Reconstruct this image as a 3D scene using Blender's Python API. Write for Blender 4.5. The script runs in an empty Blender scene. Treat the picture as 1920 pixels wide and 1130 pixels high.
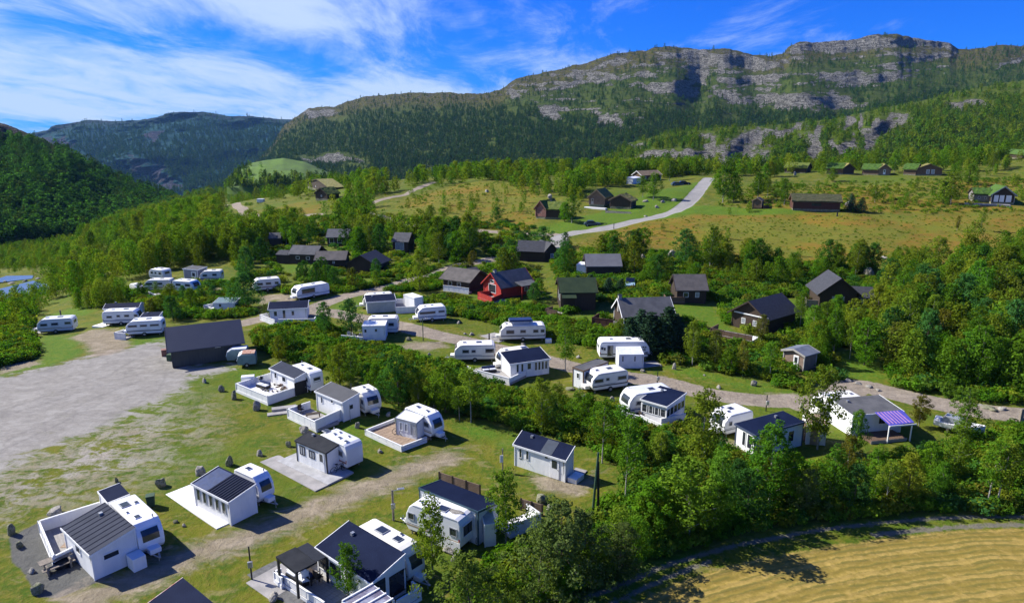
import bpy, bmesh, math, random
import numpy as np
from mathutils import Vector, Matrix, noise as mnoise

SC = bpy.context.scene
COL = SC.collection
RAD = math.radians

# ---------------------------------------------------------------- camera
F_PX, CX, CY, PITCH, CAM_H = 1280.0, 960.0, 565.0, RAD(13.8), 30.0
cam_data = bpy.data.cameras.new('camera')
cam_data.sensor_fit = 'HORIZONTAL'
cam_data.sensor_width = 36.0
cam_data.lens = 36.0 * F_PX / 1920.0
cam_data.clip_start = 0.5
cam_data.clip_end = 20000.0
cam = bpy.data.objects.new('camera', cam_data)
COL.objects.link(cam)
cam.location = (0, 0, CAM_H)
cam.rotation_euler = (RAD(90) - PITCH, 0, 0)
SC.camera = cam

# ---------------------------------------------------------------- sun, sky, exposure
SUN_EL = RAD(38)
SH = Vector((1.0, -0.38)).normalized()              # direction the shadows fall
sun_dir = Vector((-SH.x * math.cos(SUN_EL), -SH.y * math.cos(SUN_EL), math.sin(SUN_EL)))
sun_data = bpy.data.lights.new('sun', 'SUN')
sun_data.energy = 5.0
sun_data.angle = RAD(0.5)
sun_data.color = (1.0, 0.955, 0.88)
sun = bpy.data.objects.new('sun', sun_data)
COL.objects.link(sun)
sun.rotation_euler = (-sun_dir).to_track_quat('-Z', 'Y').to_euler()

SC.view_settings.view_transform = 'Standard'
SC.view_settings.look = 'None'
SC.view_settings.exposure = 0.74
SC.view_settings.gamma = 1.0
SC.view_settings.use_curve_mapping = False
SC.render.film_transparent = False
SC.cycles.max_bounces = 6
SC.cycles.diffuse_bounces = 2
SC.cycles.glossy_bounces = 2
SC.cycles.transmission_bounces = 3
SC.cycles.volume_bounces = 0
SC.cycles.transparent_max_bounces = 4
SC.cycles.sample_clamp_indirect = 4.0

class NT:
    """small helper round a node tree"""
    def __init__(self, nt):
        self.nt = nt
    def n(self, typ, **kw):
        nd = self.nt.nodes.new(typ)
        for k, v in kw.items():
            if hasattr(nd, k):
                setattr(nd, k, v)
            else:
                nd.inputs[k].default_value = v
        return nd
    def link(self, a, b):
        self.nt.links.new(a, b)
    def _in(self, sock, v):
        if isinstance(v, (int, float)):
            sock.default_value = v
        elif isinstance(v, (tuple, list)):
            sock.default_value = tuple(v) + ((1.0,) if len(v) == 3 and len(sock.default_value) == 4 else ())
        else:
            self.link(v, sock)
    def math(self, op, a, b=0.0, c=None, clamp=False):
        nd = self.n('ShaderNodeMath', operation=op)
        nd.use_clamp = clamp
        self._in(nd.inputs[0], a); self._in(nd.inputs[1], b)
        if c is not None: self._in(nd.inputs[2], c)
        return nd.outputs[0]
    def mix(self, f, a, b, blend='MIX'):
        nd = self.n('ShaderNodeMix', data_type='RGBA', blend_type=blend)
        self._in(nd.inputs[0], f); self._in(nd.inputs[6], a); self._in(nd.inputs[7], b)
        return nd.outputs[2]
    def noise(self, scale, detail=3.0, rough=0.6, vec=None, dist=0.0):
        nd = self.n('ShaderNodeTexNoise')
        nd.inputs['Scale'].default_value = scale
        nd.inputs['Detail'].default_value = detail
        nd.inputs['Roughness'].default_value = rough
        nd.inputs['Distortion'].default_value = dist
        if vec is not None: self.link(vec, nd.inputs['Vector'])
        return nd.outputs[0]
    def rng(self, v, a, b, c=0.0, d=1.0, smooth=True):
        nd = self.n('ShaderNodeMapRange')
        nd.interpolation_type = 'SMOOTHSTEP' if smooth else 'LINEAR'
        self._in(nd.inputs[0], v)
        for i, x in zip((1, 2, 3, 4), (a, b, c, d)): nd.inputs[i].default_value = x
        return nd.outputs[0]
    def attr(self, name):
        nd = self.n('ShaderNodeAttribute'); nd.attribute_name = name
        return nd.outputs['Fac']
    def mapping(self, vec, scale=(1, 1, 1), rot=(0, 0, 0), loc=(0, 0, 0)):
        nd = self.n('ShaderNodeMapping')
        self.link(vec, nd.inputs[0])
        nd.inputs['Scale'].default_value = scale
        nd.inputs['Rotation'].default_value = rot
        nd.inputs['Location'].default_value = loc
        return nd.outputs[0]

world = bpy.data.worlds.new('World')
SC.world = world
world.use_nodes = True
wn = NT(world.node_tree)
for nd in list(world.node_tree.nodes): world.node_tree.nodes.remove(nd)
sky = wn.n('ShaderNodeTexSky', sky_type='NISHITA')
sky.sun_disc = False
sky.sun_elevation = SUN_EL
sky.sun_rotation = math.atan2(sun_dir.x, sun_dir.y)
sky.altitude = 500.0
sky.air_density = 1.0
sky.dust_density = 0.3
sky.ozone_density = 3.0
tc = wn.n('ShaderNodeTexCoord')
sep = wn.n('ShaderNodeSeparateXYZ'); wn.link(tc.outputs['Generated'], sep.inputs[0])
zz = wn.math('ADD', wn.math('MAXIMUM', sep.outputs[2], 0.0), 0.11)
u_ = wn.math('DIVIDE', sep.outputs[0], zz)
v_ = wn.math('DIVIDE', sep.outputs[1], zz)
cmb = wn.n('ShaderNodeCombineXYZ'); wn.link(u_, cmb.inputs[0]); wn.link(v_, cmb.inputs[1])
cv = wn.mapping(cmb.outputs[0], scale=(1.0, 0.5, 1), rot=(0, 0, RAD(-60)), loc=(12.5, 3.3, 0))
big = wn.noise(0.55, 4, 0.55, cv, 0.3)
cv2 = wn.mapping(cmb.outputs[0], scale=(1.2, 0.5, 1), rot=(0, 0, RAD(-66)), loc=(4.0, 2.0, 0))
fine = wn.noise(1.3, 7, 0.68, cv2, 0.7)
fine2 = wn.noise(4.5, 5, 0.7, cv2, 0.6)
dens = wn.math('MULTIPLY_ADD', big, 1.0, wn.math('MULTIPLY_ADD', fine, 0.58, wn.math('MULTIPLY', fine2, 0.10)))
# the cirrus thins out towards the right of the view (a broad weather gradient)
side = wn.rng(wn.math('MULTIPLY_ADD', sep.outputs[2], -1.5, wn.math('MULTIPLY', sep.outputs[0], -1.0)), -0.78, 0.15, -0.16, 0.19)
dens = wn.math('ADD', dens, side)
cl = wn.rng(dens, 0.81, 1.10, 0.0, 0.92)
# deep, slightly polarised blue
bs = wn.mix(1.0, sky.outputs[0], (0.07, 0.52, 1.85), 'MULTIPLY')
skyc = wn.mix(cl, bs, (6.6, 8.3, 11.0))
bg = wn.n('ShaderNodeBackground'); wn.link(skyc, bg.inputs[0]); bg.inputs[1].default_value = 0.056
wo = wn.n('ShaderNodeOutputWorld'); wn.link(bg.outputs[0], wo.inputs[0])

# ---------------------------------------------------------------- geometry of the view
CP, SP = math.cos(PITCH), math.sin(PITCH)
def slope_of_row(py):
    v = CY - py
    return (-SP * F_PX + v * CP) / (F_PX * CP + v * SP)
def ray(px, py):
    dx, v = px - CX, CY - py
    d = np.array([dx, F_PX * CP + v * SP, -F_PX * SP + v * CP])
    return d / d[1]                     # per metre of Y
def project(X, Y, Z):
    """world -> photo pixel, numpy"""
    zc = Y * CP - (Z - CAM_H) * SP
    yc = Y * SP + (Z - CAM_H) * CP
    return CX + F_PX * X / zc, CY - F_PX * yc / zc

# ---------------------------------------------------------------- lie of the land (metres)
YN = np.array([10, 40, 70, 100, 130, 160, 200, 250, 320, 420, 600, 900.])
UN = np.array([-1.6, -0.75, -0.66, -0.55, -0.35, -0.15, 0.05, 0.3, 0.55, 0.75, 1.6])
ZN = np.array([
    [0, 0, 0, -2, -8, -14, -22, -26, -30, -32, -34, -34],
    [0, 0, 0, -.5, -6, -12, -19, -24, -28, -31, -34, -34],
    [0, 0, 0, 0, -2.5, -6, -12, -17, -24, -29, -34, -34],
    [0, 0, 0, 0, 0, -.5, -1.5, -4, -12, -24, -34, -34],
    [0, 0, 0, .3, .6, 1, 2, 3.5, 4, -8, -30, -34],
    [0, 0, 0, .5, .8, 1.6, 4, 7, 10.5, 8, -20, -34],
    [0, 0, 0, .6, 1, 3.2, 7, 11, 12.5, 7, -12, -30],
    [0, 0, 0, .6, 1.2, 4.6, 8.8, 13.2, 12.5, 5, -12, -30],
    [0, 0, 0, .6, 1.2, 5, 9.5, 15, 15.5, 8, -6, -20],
    [0, 0, 0, .6, 1.8, 5.5, 10, 16, 21, 22, 14, 0],
    [0, 0, 0, 1, 3, 7, 13, 20, 28, 36, 45, 40]])
_nu, _nl = 260, 260
_ua = np.linspace(-1.6, 1.6, _nu); _la = np.linspace(math.log(10), math.log(900), _nl)
_tmp = np.stack([np.interp(_la, np.log(YN), row) for row in ZN])
_zg = np.stack([np.interp(_ua, UN, _tmp[:, j]) for j in range(_nl)], axis=1)
def _blur(a, s, ax):
    k = np.exp(-0.5 * (np.arange(-3 * s, 3 * s + 1) / s) ** 2); k /= k.sum()
    pad = [(0, 0), (0, 0)]; pad[ax] = (3 * s, 3 * s)
    p = np.pad(a, pad, mode='edge')
    return np.apply_along_axis(lambda m: np.convolve(m, k, 'valid'), ax, p)
_zg = _blur(_blur(_zg, 6, 1), 8, 0)

def vnoise(x, y, seed=0):
    xi = np.floor(x).astype(np.int64); yi = np.floor(y).astype(np.int64)
    xf = x - xi; yf = y - yi
    def h(a, b):
        n = (a * 374761393 + b * 668265263 + seed * 1442695041) & 0xFFFFFFFF
        n = ((n ^ (n >> 13)) * 1274126177) & 0xFFFFFFFF
        return ((n ^ (n >> 16)) & 0xFFFF) / 65535.0
    u = xf * xf * (3 - 2 * xf); v = yf * yf * (3 - 2 * yf)
    return (h(xi, yi) * (1 - u) + h(xi + 1, yi) * u) * (1 - v) + (h(xi, yi + 1) * (1 - u) + h(xi + 1, yi + 1) * u) * v
def fbm(x, y, octs=4, seed=0, gain=0.5):
    s = 0; a = 1; t = 0
    for i in range(octs):
        s = s + a * vnoise(x * 2 ** i + 17 * i, y * 2 ** i - 9 * i, seed + i); t += a; a *= gain
    return s / t - 0.5

def G(X, Y):
    X = np.asarray(X, float); Y = np.asarray(Y, float)
    Yc = np.clip(Y, 10, 899.9)
    fu = np.clip((X / Yc + 1.6) / 3.2 * (_nu - 1), 0, _nu - 1.001)
    fl = np.clip((np.log(Yc) - _la[0]) / (_la[-1] - _la[0]) * (_nl - 1), 0, _nl - 1.001)
    i = fu.astype(int); j = fl.astype(int); a = fu - i; b = fl - j
    z = (_zg[i, j] * (1 - a) + _zg[i + 1, j] * a) * (1 - b) + (_zg[i, j + 1] * (1 - a) + _zg[i + 1, j + 1] * a) * b
    rough = np.clip((Yc - 70) / 130, 0.0, 1.0)
    z = z + fbm(X / 26, Y / 26, 4, 3) * (0.25 + 3.2 * rough) + fbm(X / 5, Y / 5, 2, 8) * 0.12
    # the river bed lies level
    k = np.clip(1.7 - np.hypot((X + 157) / 36, (Y - 203) / 30), 0, 1); k = k * k * (3 - 2 * k)
    z = z * (1 - k) + (-15.6 + fbm(X / 9, Y / 9, 3, 5) * .5) * k
    return z
_TY = np.exp(np.linspace(math.log(15), math.log(880), 900))
def at(px, py, h=0.0):
    """the point h metres above the ground that the photograph shows at this pixel"""
    r = ray(px, py)
    d = CAM_H + _TY * r[2] - G(_TY * r[0], _TY) - h
    k = np.nonzero(d <= 0)[0]
    if len(k) == 0:
        k = max(int(np.argmin(d)), 1); t = _TY[k]; return Vector((t * r[0], t, float(G(t * r[0], t)) + h))
    k = max(int(k[0]), 1)
    a, b = d[k - 1], d[k]
    t = _TY[k - 1] + (_TY[k] - _TY[k - 1]) * (a / (a - b) if a != b else 0)
    return Vector((t * r[0], t, CAM_H + t * r[2]))
def gz(x, y): return float(G(np.array([x]), np.array([y]))[0])

ZOOM = {'a': (0, 780, 3.229), 'b': (440, 780, 3.229), 'c': (300, 660, 4), 'd': (660, 700, 4), 'e': (1040, 640, 4.364),
        'f': (1440, 640, 4), 'g': (640, 540, 4.364), 'h': (0, 470, 4), 'i': (440, 400, 4), 'j': (860, 420, 4.345),
        'k': (1240, 420, 3.767), 'l': (960, 280, 4), 'm': (1440, 240, 4), 'n': (400, 280, 3.43), 'o': (500, 940, 5.647),
        'p': (740, 880, 6), 'q': (1340, 740, 8.073), 'r': (1680, 720, 8), 's': (0, 960, 7.0625), 't': (230, 490, 8.348),
        'u': (290, 585, 9.143), 'v': (1000, 360, 6), 'w': (940, 890, 6.646), 'z': (0, 0, 1)}
def Z(k, x, y):
    ox, oy, s = ZOOM[k]
    return ox + x / s, oy + y / s
def ZL(k, *pts): return [Z(k, *p) for p in pts]

# ---------------------------------------------------------------- materials
MATS = {}
def mat(name, col, col2=None, rough=0.8, scale=2.0, bump=0.0, bscale=None, metal=0.0, stretch=(1, 1, 1), spec=0.3, island=0.0, detail=4):
    if name in MATS: return MATS[name]
    m = bpy.data.materials.new(name); m.use_nodes = True
    t = NT(m.node_tree)
    bsdf = m.node_tree.nodes['Principled BSDF']
    co = t.n('ShaderNodeTexCoord').outputs['Object']
    oi = t.n('ShaderNodeObjectInfo')
    v = t.mapping(co, scale=stretch)
    add = t.n('ShaderNodeVectorMath', operation='ADD'); t.link(v, add.inputs[0])
    sc_ = t.n('ShaderNodeVectorMath', operation='SCALE'); t.link(oi.outputs['Location'], sc_.inputs[0]); sc_.inputs[3].default_value = 0.37
    t.link(sc_.outputs[0], add.inputs[1])
    v = add.outputs[0]
    if col2 is None: col2 = tuple(c * 0.72 for c in col)
    f = t.rng(t.noise(scale, detail, 0.62, v), 0.32, 0.68)
    c = t.mix(f, col, col2)
    if island:
        rnd = t.math('MULTIPLY_ADD', oi.outputs['Random'], island * 2, 1 - island)
        hsv = t.n('ShaderNodeHueSaturation'); t.link(c, hsv.inputs['Color']); t.link(rnd, hsv.inputs['Value'])
        c = hsv.outputs[0]
    t.link(c, bsdf.inputs['Base Color'])
    bsdf.inputs['Roughness'].default_value = rough
    bsdf.inputs['Metallic'].default_value = metal
    bsdf.inputs['Specular IOR Level'].default_value = spec
    if bump:
        b = t.n('ShaderNodeBump'); b.inputs['Strength'].default_value = bump; b.inputs['Distance'].default_value = 0.056
        t.link(t.noise(bscale or scale * 4, 4, 0.6, v), b.inputs['Height'])
        t.link(b.outputs[0], bsdf.inputs['Normal'])
    MATS[name] = m
    return m

def leaf_mat(name, cols, trans=0.42, island=0.35):
    m = bpy.data.materials.new(name); m.use_nodes = True
    t = NT(m.node_tree)
    for nd in list(m.node_tree.nodes): m.node_tree.nodes.remove(nd)
    oi = t.n('ShaderNodeObjectInfo')
    geo = t.n('ShaderNodeNewGeometry')
    co = t.n('ShaderNodeTexCoord').outputs['Object']
    f = t.rng(t.noise(0.55, 2, 0.5, co), 0.35, 0.65)
    c = t.mix(f, cols[0], cols[1])
    c = t.mix(t.rng(oi.outputs['Random'], 0.15, 1.0), c, cols[2])
    val = t.math('MULTIPLY_ADD', geo.outputs['Random Per Island'], 2 * island, 1 - island)
    r2 = t.math('FRACT', t.math('MULTIPLY', oi.outputs['Random'], 7.31))
    val = t.math('MULTIPLY', val, t.math('MULTIPLY_ADD', r2, 0.5, 0.75))
    hsv = t.n('ShaderNodeHueSaturation'); t.link(c, hsv.inputs['Color']); t.link(val, hsv.inputs['Value'])
    d = t.n('ShaderNodeBsdfDiffuse'); t.link(hsv.outputs[0], d.inputs[0])
    tr = t.n('ShaderNodeBsdfTranslucent')
    t.link(t.mix(1.0, hsv.outputs[0], (1.5, 1.5, 0.6), 'MULTIPLY'), tr.inputs[0])
    ms = t.n('ShaderNodeMixShader'); ms.inputs[0].default_value = trans
    t.link(d.outputs[0], ms.inputs[1]); t.link(tr.outputs[0], ms.inputs[2])
    o = t.n('ShaderNodeOutputMaterial'); t.link(ms.outputs[0], o.inputs[0])
    MATS[name] = m
    return m

WHITE = mat('white_boards', (0.80, 0.80, 0.79), (0.70, 0.71, 0.71), 0.6, 1.2, 0.25, 6, stretch=(1, 1, 0.3))
SHELL = mat('caravan_shell', (0.84, 0.84, 0.83), (0.76, 0.765, 0.77), 0.35, 0.7, spec=0.5)
SHELLG = mat('grey_stripe', (0.33, 0.35, 0.38), None, 0.4, 2)
PVC = mat('awning_cloth', (0.70, 0.72, 0.75), (0.6, 0.62, 0.66), 0.6, 1.5, 0.3, 3)
SLAB = mat('white_slab', (0.78, 0.77, 0.76), (0.7, 0.69, 0.68), 0.8, 0.6, 0.1, 12)
NAVY = mat('navy_felt', (0.0045, 0.009, 0.030), (0.008, 0.014, 0.040), 0.8, 0.5, 0.3, 18, spec=0.08)
CHAR = mat('charcoal_felt', (0.040, 0.047, 0.070), (0.030, 0.036, 0.055), 0.7, 0.6, 0.3, 18, spec=0.08)
BLACKR = mat('black_felt', (0.020, 0.022, 0.026), (0.032, 0.034, 0.038), 0.7, 0.8, 0.3, 12, spec=0.08)
GREYR = mat('grey_roof', (0.125, 0.125, 0.128), (0.088, 0.09, 0.094), 0.75, 0.8, 0.4, 14, spec=0.08)
BROWNR = mat('weathered_roof', (0.135, 0.122, 0.112), (0.095, 0.088, 0.082), 0.8, 0.8, 0.4, 14, spec=0.08)
GREENR = mat('green_roof', (0.040, 0.060, 0.030), (0.028, 0.045, 0.024), 0.75, 0.8, 0.4, 14, spec=0.08)
TILE = mat('dark_tiles', (0.068, 0.070, 0.078), (0.045, 0.047, 0.053), 0.6, 1.5, 0.5, 10, stretch=(1, 3, 3), spec=0.08)
BLACKW = mat('black_boards', (0.038, 0.027, 0.019), (0.055, 0.038, 0.026), 0.75, 2, 0.5, 8, stretch=(6, 6, .3))
DARKW = mat('dark_brown_boards', (0.066, 0.044, 0.030), (0.045, 0.03, 0.022), 0.8, 2, 0.5, 8, stretch=(6, 6, .3))
GREYW = mat('grey_green_boards', (0.050, 0.055, 0.050), (0.038, 0.042, 0.040), 0.8, 2, 0.5, 8, stretch=(6, 6, .3))
BROWNW = mat('brown_boards', (0.150, 0.095, 0.062), (0.105, 0.068, 0.046), 0.8, 2, 0.5, 8, stretch=(6, 6, .3))
REDW = mat('red_boards', (0.42, 0.035, 0.025), (0.30, 0.028, 0.02), 0.7, 2, 0.4, 8, stretch=(6, 6, .3))
LOGW = mat('old_log_wood', (0.24, 0.17, 0.12), (0.15, 0.10, 0.075), 0.85, 3, 0.6, 6, stretch=(.4, .4, 8))
PINKW = mat('faded_red_boards', (0.30, 0.15, 0.12), (0.20, 0.10, 0.085), 0.85, 3, 0.5, 6, stretch=(.4, .4, 6))
OXBL = mat('oxblood_boards', (0.085, 0.035, 0.026), (0.06, 0.026, 0.02), 0.8, 2, 0.4, 8, stretch=(.3, .3, 6))
TANW = mat('tan_boards', (0.34, 0.25, 0.17), (0.24, 0.17, 0.12), 0.8, 2.5, 0.4, 8)
DECK = mat('deck_boards', (0.36, 0.34, 0.31), (0.26, 0.245, 0.225), 0.85, 1.2, 0.4, 10, stretch=(1, 8, 1))
DECKD = mat('dark_deck', (0.12, 0.115, 0.11), (0.085, 0.08, 0.078), 0.85, 1.2, 0.4, 10, stretch=(1, 8, 1))
PAVE = mat('concrete_paving', (0.36, 0.34, 0.32), (0.26, 0.25, 0.235), 0.9, 0.8, 0.4, 8)
GLASS = mat('window_glass', (0.018, 0.022, 0.028), (0.035, 0.042, 0.05), 0.08, 0.8, spec=0.8)
CURT = mat('curtained_glass', (0.40, 0.42, 0.44), (0.2, 0.22, 0.25), 0.2, 3, spec=0.7, stretch=(4, 4, .4))
BLUEG = mat('blue_tarp', (0.022, 0.045, 0.13), None, 0.5, 1.5, 0.3, 3)
RUBBER = mat('rubber', (0.02, 0.02, 0.02), None, 0.8, 3)
METAL = mat('galvanised_steel', (0.45, 0.46, 0.47), None, 0.45, 4, metal=0.7)
DARKM = mat('dark_metal', (0.03, 0.032, 0.035), None, 0.5, 4, metal=0.3)
ROCK = mat('grey_rock', (0.36, 0.33, 0.29), (0.17, 0.165, 0.14), 0.9, 3.0, 1.0, 7, island=0.15)
MOSSR = mat('mossy_rock', (0.24, 0.22, 0.17), (0.10, 0.12, 0.05), 0.9, 3.0, 1.0, 7, island=0.15)
TURF = mat('turf', (0.13, 0.155, 0.025), (0.07, 0.115, 0.018), 0.95, 1.3, 1.0, 6)
TURFB = mat('bright_turf', (0.07, 0.140, 0.016), (0.038, 0.085, 0.012), 0.95, 1.3, 1.0, 6)
TURFY = mat('dry_turf', (0.22, 0.19, 0.06), (0.12, 0.13, 0.03), 0.95, 1.3, 1.0, 6)
POSTW = mat('grey_post_wood', (0.26, 0.22, 0.18), (0.16, 0.14, 0.115), 0.9, 4, 0.3, 20)
GREENP = mat('green_painted_post', (0.05, 0.10, 0.055), None, 0.7, 2)
TEAL = mat('teal_shell', (0.16, 0.24, 0.25), (0.11, 0.17, 0.18), 0.5, 1, 0.1, 5)
PURPLE = mat('purple_awning', (0.055, 0.06, 0.36), (0.11, 0.10, 0.45), 0.6, 1.2, 0.1, 5)
PINKS = mat('pink_stripe', (0.52, 0.28, 0.42), (0.36, 0.2, 0.42), 0.6, 2)
RUST = mat('rust_tarp', (0.32, 0.13, 0.07), (0.5, 0.36, 0.28), 0.8, 5, 0.4, 8)
BARK = mat('birch_bark', (0.45, 0.43, 0.38), (0.12, 0.11, 0.09), 0.9, 5, 0.5, 9, stretch=(1, 1, 2.5))
BARKD = mat('dark_bark', (0.13, 0.105, 0.08), (0.07, 0.06, 0.05), 0.95, 5, 0.6, 9, stretch=(1, 1, .4))
CARP = mat('car_paint', (0.05, 0.09, 0.10), (0.045, 0.08, 0.09), 0.3, 1, spec=0.6)
WATERM = mat('river_water', (0.03, 0.06, 0.11), (0.05, 0.08, 0.12), 0.06, 0.2, 0.5, 1.2, spec=0.9)

LEAF_B = leaf_mat('birch_leaves', [(0.069, 0.159, 0.012), (0.105, 0.215, 0.015), (0.148, 0.202, 0.019)])
LEAF_D = leaf_mat('dark_leaves', [(0.036, 0.114, 0.015), (0.061, 0.159, 0.019), (0.050, 0.137, 0.032)])
LEAF_G = leaf_mat('grey_green_leaves', [(0.081, 0.121, 0.034), (0.115, 0.161, 0.046), (0.098, 0.144, 0.023)])
LEAF_L = leaf_mat('lime_leaves', [(0.062, 0.165, 0.013), (0.087, 0.208, 0.017), (0.116, 0.202, 0.022)])
LEAF_C = leaf_mat('conifer_needles', [(0.021, 0.052, 0.026), (0.036, 0.073, 0.031), (0.029, 0.065, 0.039)], 0.1)
LEAF_Y = leaf_mat('yellowing_leaves', [(0.125, 0.12, 0.016), (0.16, 0.16, 0.022), (0.10, 0.13, 0.02)])
LEAF_S = leaf_mat('shrub_leaves', [(0.064, 0.167, 0.010), (0.105, 0.221, 0.012), (0.166, 0.197, 0.018)])
LEAF_F = leaf_mat('far_wood_leaves', [(0.066, 0.154, 0.011), (0.096, 0.194, 0.014), (0.150, 0.194, 0.017)])
LEAF_M = leaf_mat('mountain_needles', [(0.033, 0.095, 0.017), (0.053, 0.124, 0.018), (0.086, 0.140, 0.020)], 0.1)

def new_mesh(name, verts, faces, material=None, smooth=False):
    me = bpy.data.meshes.new(name)
    verts = np.asarray(verts, dtype=np.float32).reshape(-1, 3)
    faces = np.asarray(faces, dtype=np.int32)
    k = faces.shape[1]
    me.vertices.add(len(verts)); me.vertices.foreach_set('co', verts.ravel())
    me.loops.add(faces.size); me.loops.foreach_set('vertex_index', faces.ravel())
    me.polygons.add(len(faces))
    me.polygons.foreach_set('loop_start', np.arange(0, faces.size, k, dtype=np.int32))
    me.polygons.foreach_set('loop_total', np.full(len(faces), k, dtype=np.int32))
    if smooth: me.polygons.foreach_set('use_smooth', np.ones(len(faces), dtype=bool))
    me.update(calc_edges=True)
    if material: me.materials.append(material)
    return me
def link_obj(name, me, parent=None):
    o = bpy.data.objects.new(name, me); COL.objects.link(o)
    if parent is not None: o.parent = parent
    return o
def tag(o, label=None, cat=None, group=None, kind=None):
    if label: o['label'] = label
    if cat: o['category'] = cat
    if group: o['group'] = group
    if kind: o['kind'] = kind
    return o
# ---------------------------------------------------------------- masks traced on the ground, in metres
def sdist(P, poly):
    """signed distance (+ inside) of points P (n,2) to polygon (m,2)"""
    poly = np.asarray(poly, float); n = len(poly)
    d = np.full(len(P), 1e9); inside = np.zeros(len(P), bool)
    for i in range(n):
        a = poly[i]; b = poly[(i + 1) % n]; e = b - a; w = P - a
        t = np.clip((w @ e) / max(e @ e, 1e-9), 0, 1)
        d = np.minimum(d, np.hypot(w[:, 0] - e[0] * t, w[:, 1] - e[1] * t))
        c = ((a[1] > P[:, 1]) != (b[1] > P[:, 1]))
        with np.errstate(divide='ignore', invalid='ignore'):
            x = (b[0] - a[0]) * (P[:, 1] - a[1]) / (b[1] - a[1] if b[1] != a[1] else 1e-9) + a[0]
        inside ^= c & (P[:, 0] < x)
    return np.where(inside, d, -d)
def linedist(P, pts):
    pts = np.asarray(pts, float); d = np.full(len(P), 1e9)
    for i in range(len(pts) - 1):
        a = pts[i]; e = pts[i + 1] - a; w = P - a
        t = np.clip((w @ e) / max(e @ e, 1e-9), 0, 1)
        d = np.minimum(d, np.hypot(w[:, 0] - e[0] * t, w[:, 1] - e[1] * t))
    return d
def gpoly(pts): return np.array([at(*p)[:2] for p in pts])
def smooth_line(pts, k=6):
    P = gpoly(pts); out = []
    Q = np.vstack([2 * P[0] - P[1], P, 2 * P[-1] - P[-2]])
    for i in range(1, len(Q) - 2):
        for s in range(k):
            t = s / k
            out.append(0.5 * ((2 * Q[i]) + (-Q[i - 1] + Q[i + 1]) * t + (2 * Q[i - 1] - 5 * Q[i] + 4 * Q[i + 1] - Q[i + 2]) * t * t + (-Q[i - 1] + 3 * Q[i] - 3 * Q[i + 1] + Q[i + 2]) * t ** 3))
    out.append(P[-1])
    return np.array(out)

LOT = [(-500, 700), (0, 707), (80, 690), (150, 672), (225, 655), (300, 640), (335, 655), (365, 685), (440, 683), (420, 695), (370, 706), (335, 735), (300, 752), (250, 770), (215, 790), (170, 812), (60, 850), (0, 885), (-500, 1000)]
SPARSE = [(-500, 980), (0, 880), (90, 840), (200, 790), (300, 745), (345, 770), (335, 830), (290, 870), (220, 900), (120, 930), (0, 960), (-400, 1090)]
ROAD_MID = [(455, 606), (490, 598), (560, 592), (610, 585), (650, 592), (720, 605), (800, 624), (900, 646), (1000, 670), (1080, 690), (1150, 704), (1240, 716), (1330, 738), (1420, 750), (1500, 752)]
ROAD_UP = [(560, 592), (610, 568), (660, 552), (720, 540), (770, 526), (820, 514), (850, 500), (900, 490), (950, 482)]
ROAD_MAIN = [(1030, 475), (1050, 455), (1048, 445), (1075, 437), (1140, 427), (1210, 411), (1270, 393), (1300, 370), (1318, 348), (1330, 334)]
ROAD_FAR = [(1040, 440), (960, 437), (880, 432), (800, 428), (755, 420), (725, 410), (690, 400), (672, 390), (700, 380), (760, 365), (790, 350), (812, 342)]
PATH_LEFT = [(600, 402), (565, 404), (520, 406), (490, 402), (455, 392), (425, 384)]
ROAD_RIGHT = [(1490, 752), (1530, 760), (1600, 725), (1660, 733), (1720, 748), (1800, 764), (1860, 772), (1960, 782), (2200, 805)]
LANE = [(60, 1180), (160, 1125), (240, 1092), (330, 1052), (430, 1016), (540, 975), (640, 935), (740, 895), (840, 858)]
TRACK_A = [(1100, 1120), (1160, 1098), (1230, 1067), (1330, 1035), (1440, 1010), (1560, 990), (1700, 975), (1820, 969), (2200, 962)]
TRACK_B = [(1150, 1130), (1250, 1082), (1330, 1052)]
TRACK_C = [(1640, 1002), (1760, 990), (1900, 984), (2200, 985)]
HAY = [(1150, 1200), (1190, 1135), (1260, 1095), (1330, 1072), (1430, 1045), (1560, 1022), (1680, 1006), (1800, 994), (1920, 990), (2400, 985), (2600, 1300), (1500, 1300)]
ROADS = {  # name: (polyline, half width, material mask)
    'road': [(ROAD_MID, 1.9), (ROAD_UP, 1.9), (ROAD_RIGHT, 2.2)],
    'hill_road': [(ROAD_MAIN, 2.3)],
    'path': [(ROAD_FAR, 1.5), (PATH_LEFT, 2.0)],
    'field_track': [(TRACK_A, 0.22), (TRACK_B, 0.2), (TRACK_C, 0.28)],
    'dirt_lane': [(LANE, 1.5)]}
DIRT_PATCH = [ZL('d', (1370, 760), (1500, 770), (1700, 810), (1820, 740), (1800, 850), (1650, 925), (1450, 880)),
              ZL('i', (1215, 1000), (1330, 965), (1560, 960), (1590, 1000), (1450, 1030), (1250, 1020)),
              ZL('i', (190, 620), (400, 600), (470, 660), (420, 690), (300, 650), (200, 690)),
              ZL('h', (520, 650), (700, 590), (860, 590), (900, 650), (1000, 700), (900, 760), (700, 800), (640, 700)),
              ZL('t', (1330, 395), (1590, 430), (1590, 515), (1420, 525), (1330, 480)),
              ZL('f', (0, 390), (250, 400), (280, 470), (0, 480)),
              ZL('e', (560, 260), (900, 285), (1200, 400), (1150, 440), (760, 360), (600, 330)),
              ZL('q', (130, 700), (330, 700), (440, 760), (400, 880), (100, 880)),
              ZL('h', (0, 880), (150, 830), (280, 820), (300, 850), (60, 910), (0, 930)),
              ZL('w', (400, 780), (520, 720), (560, 680), (380, 800)),
              ZL('i', (1840, 910), (1960, 900), (1960, 960), (1890, 960))]
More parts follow.
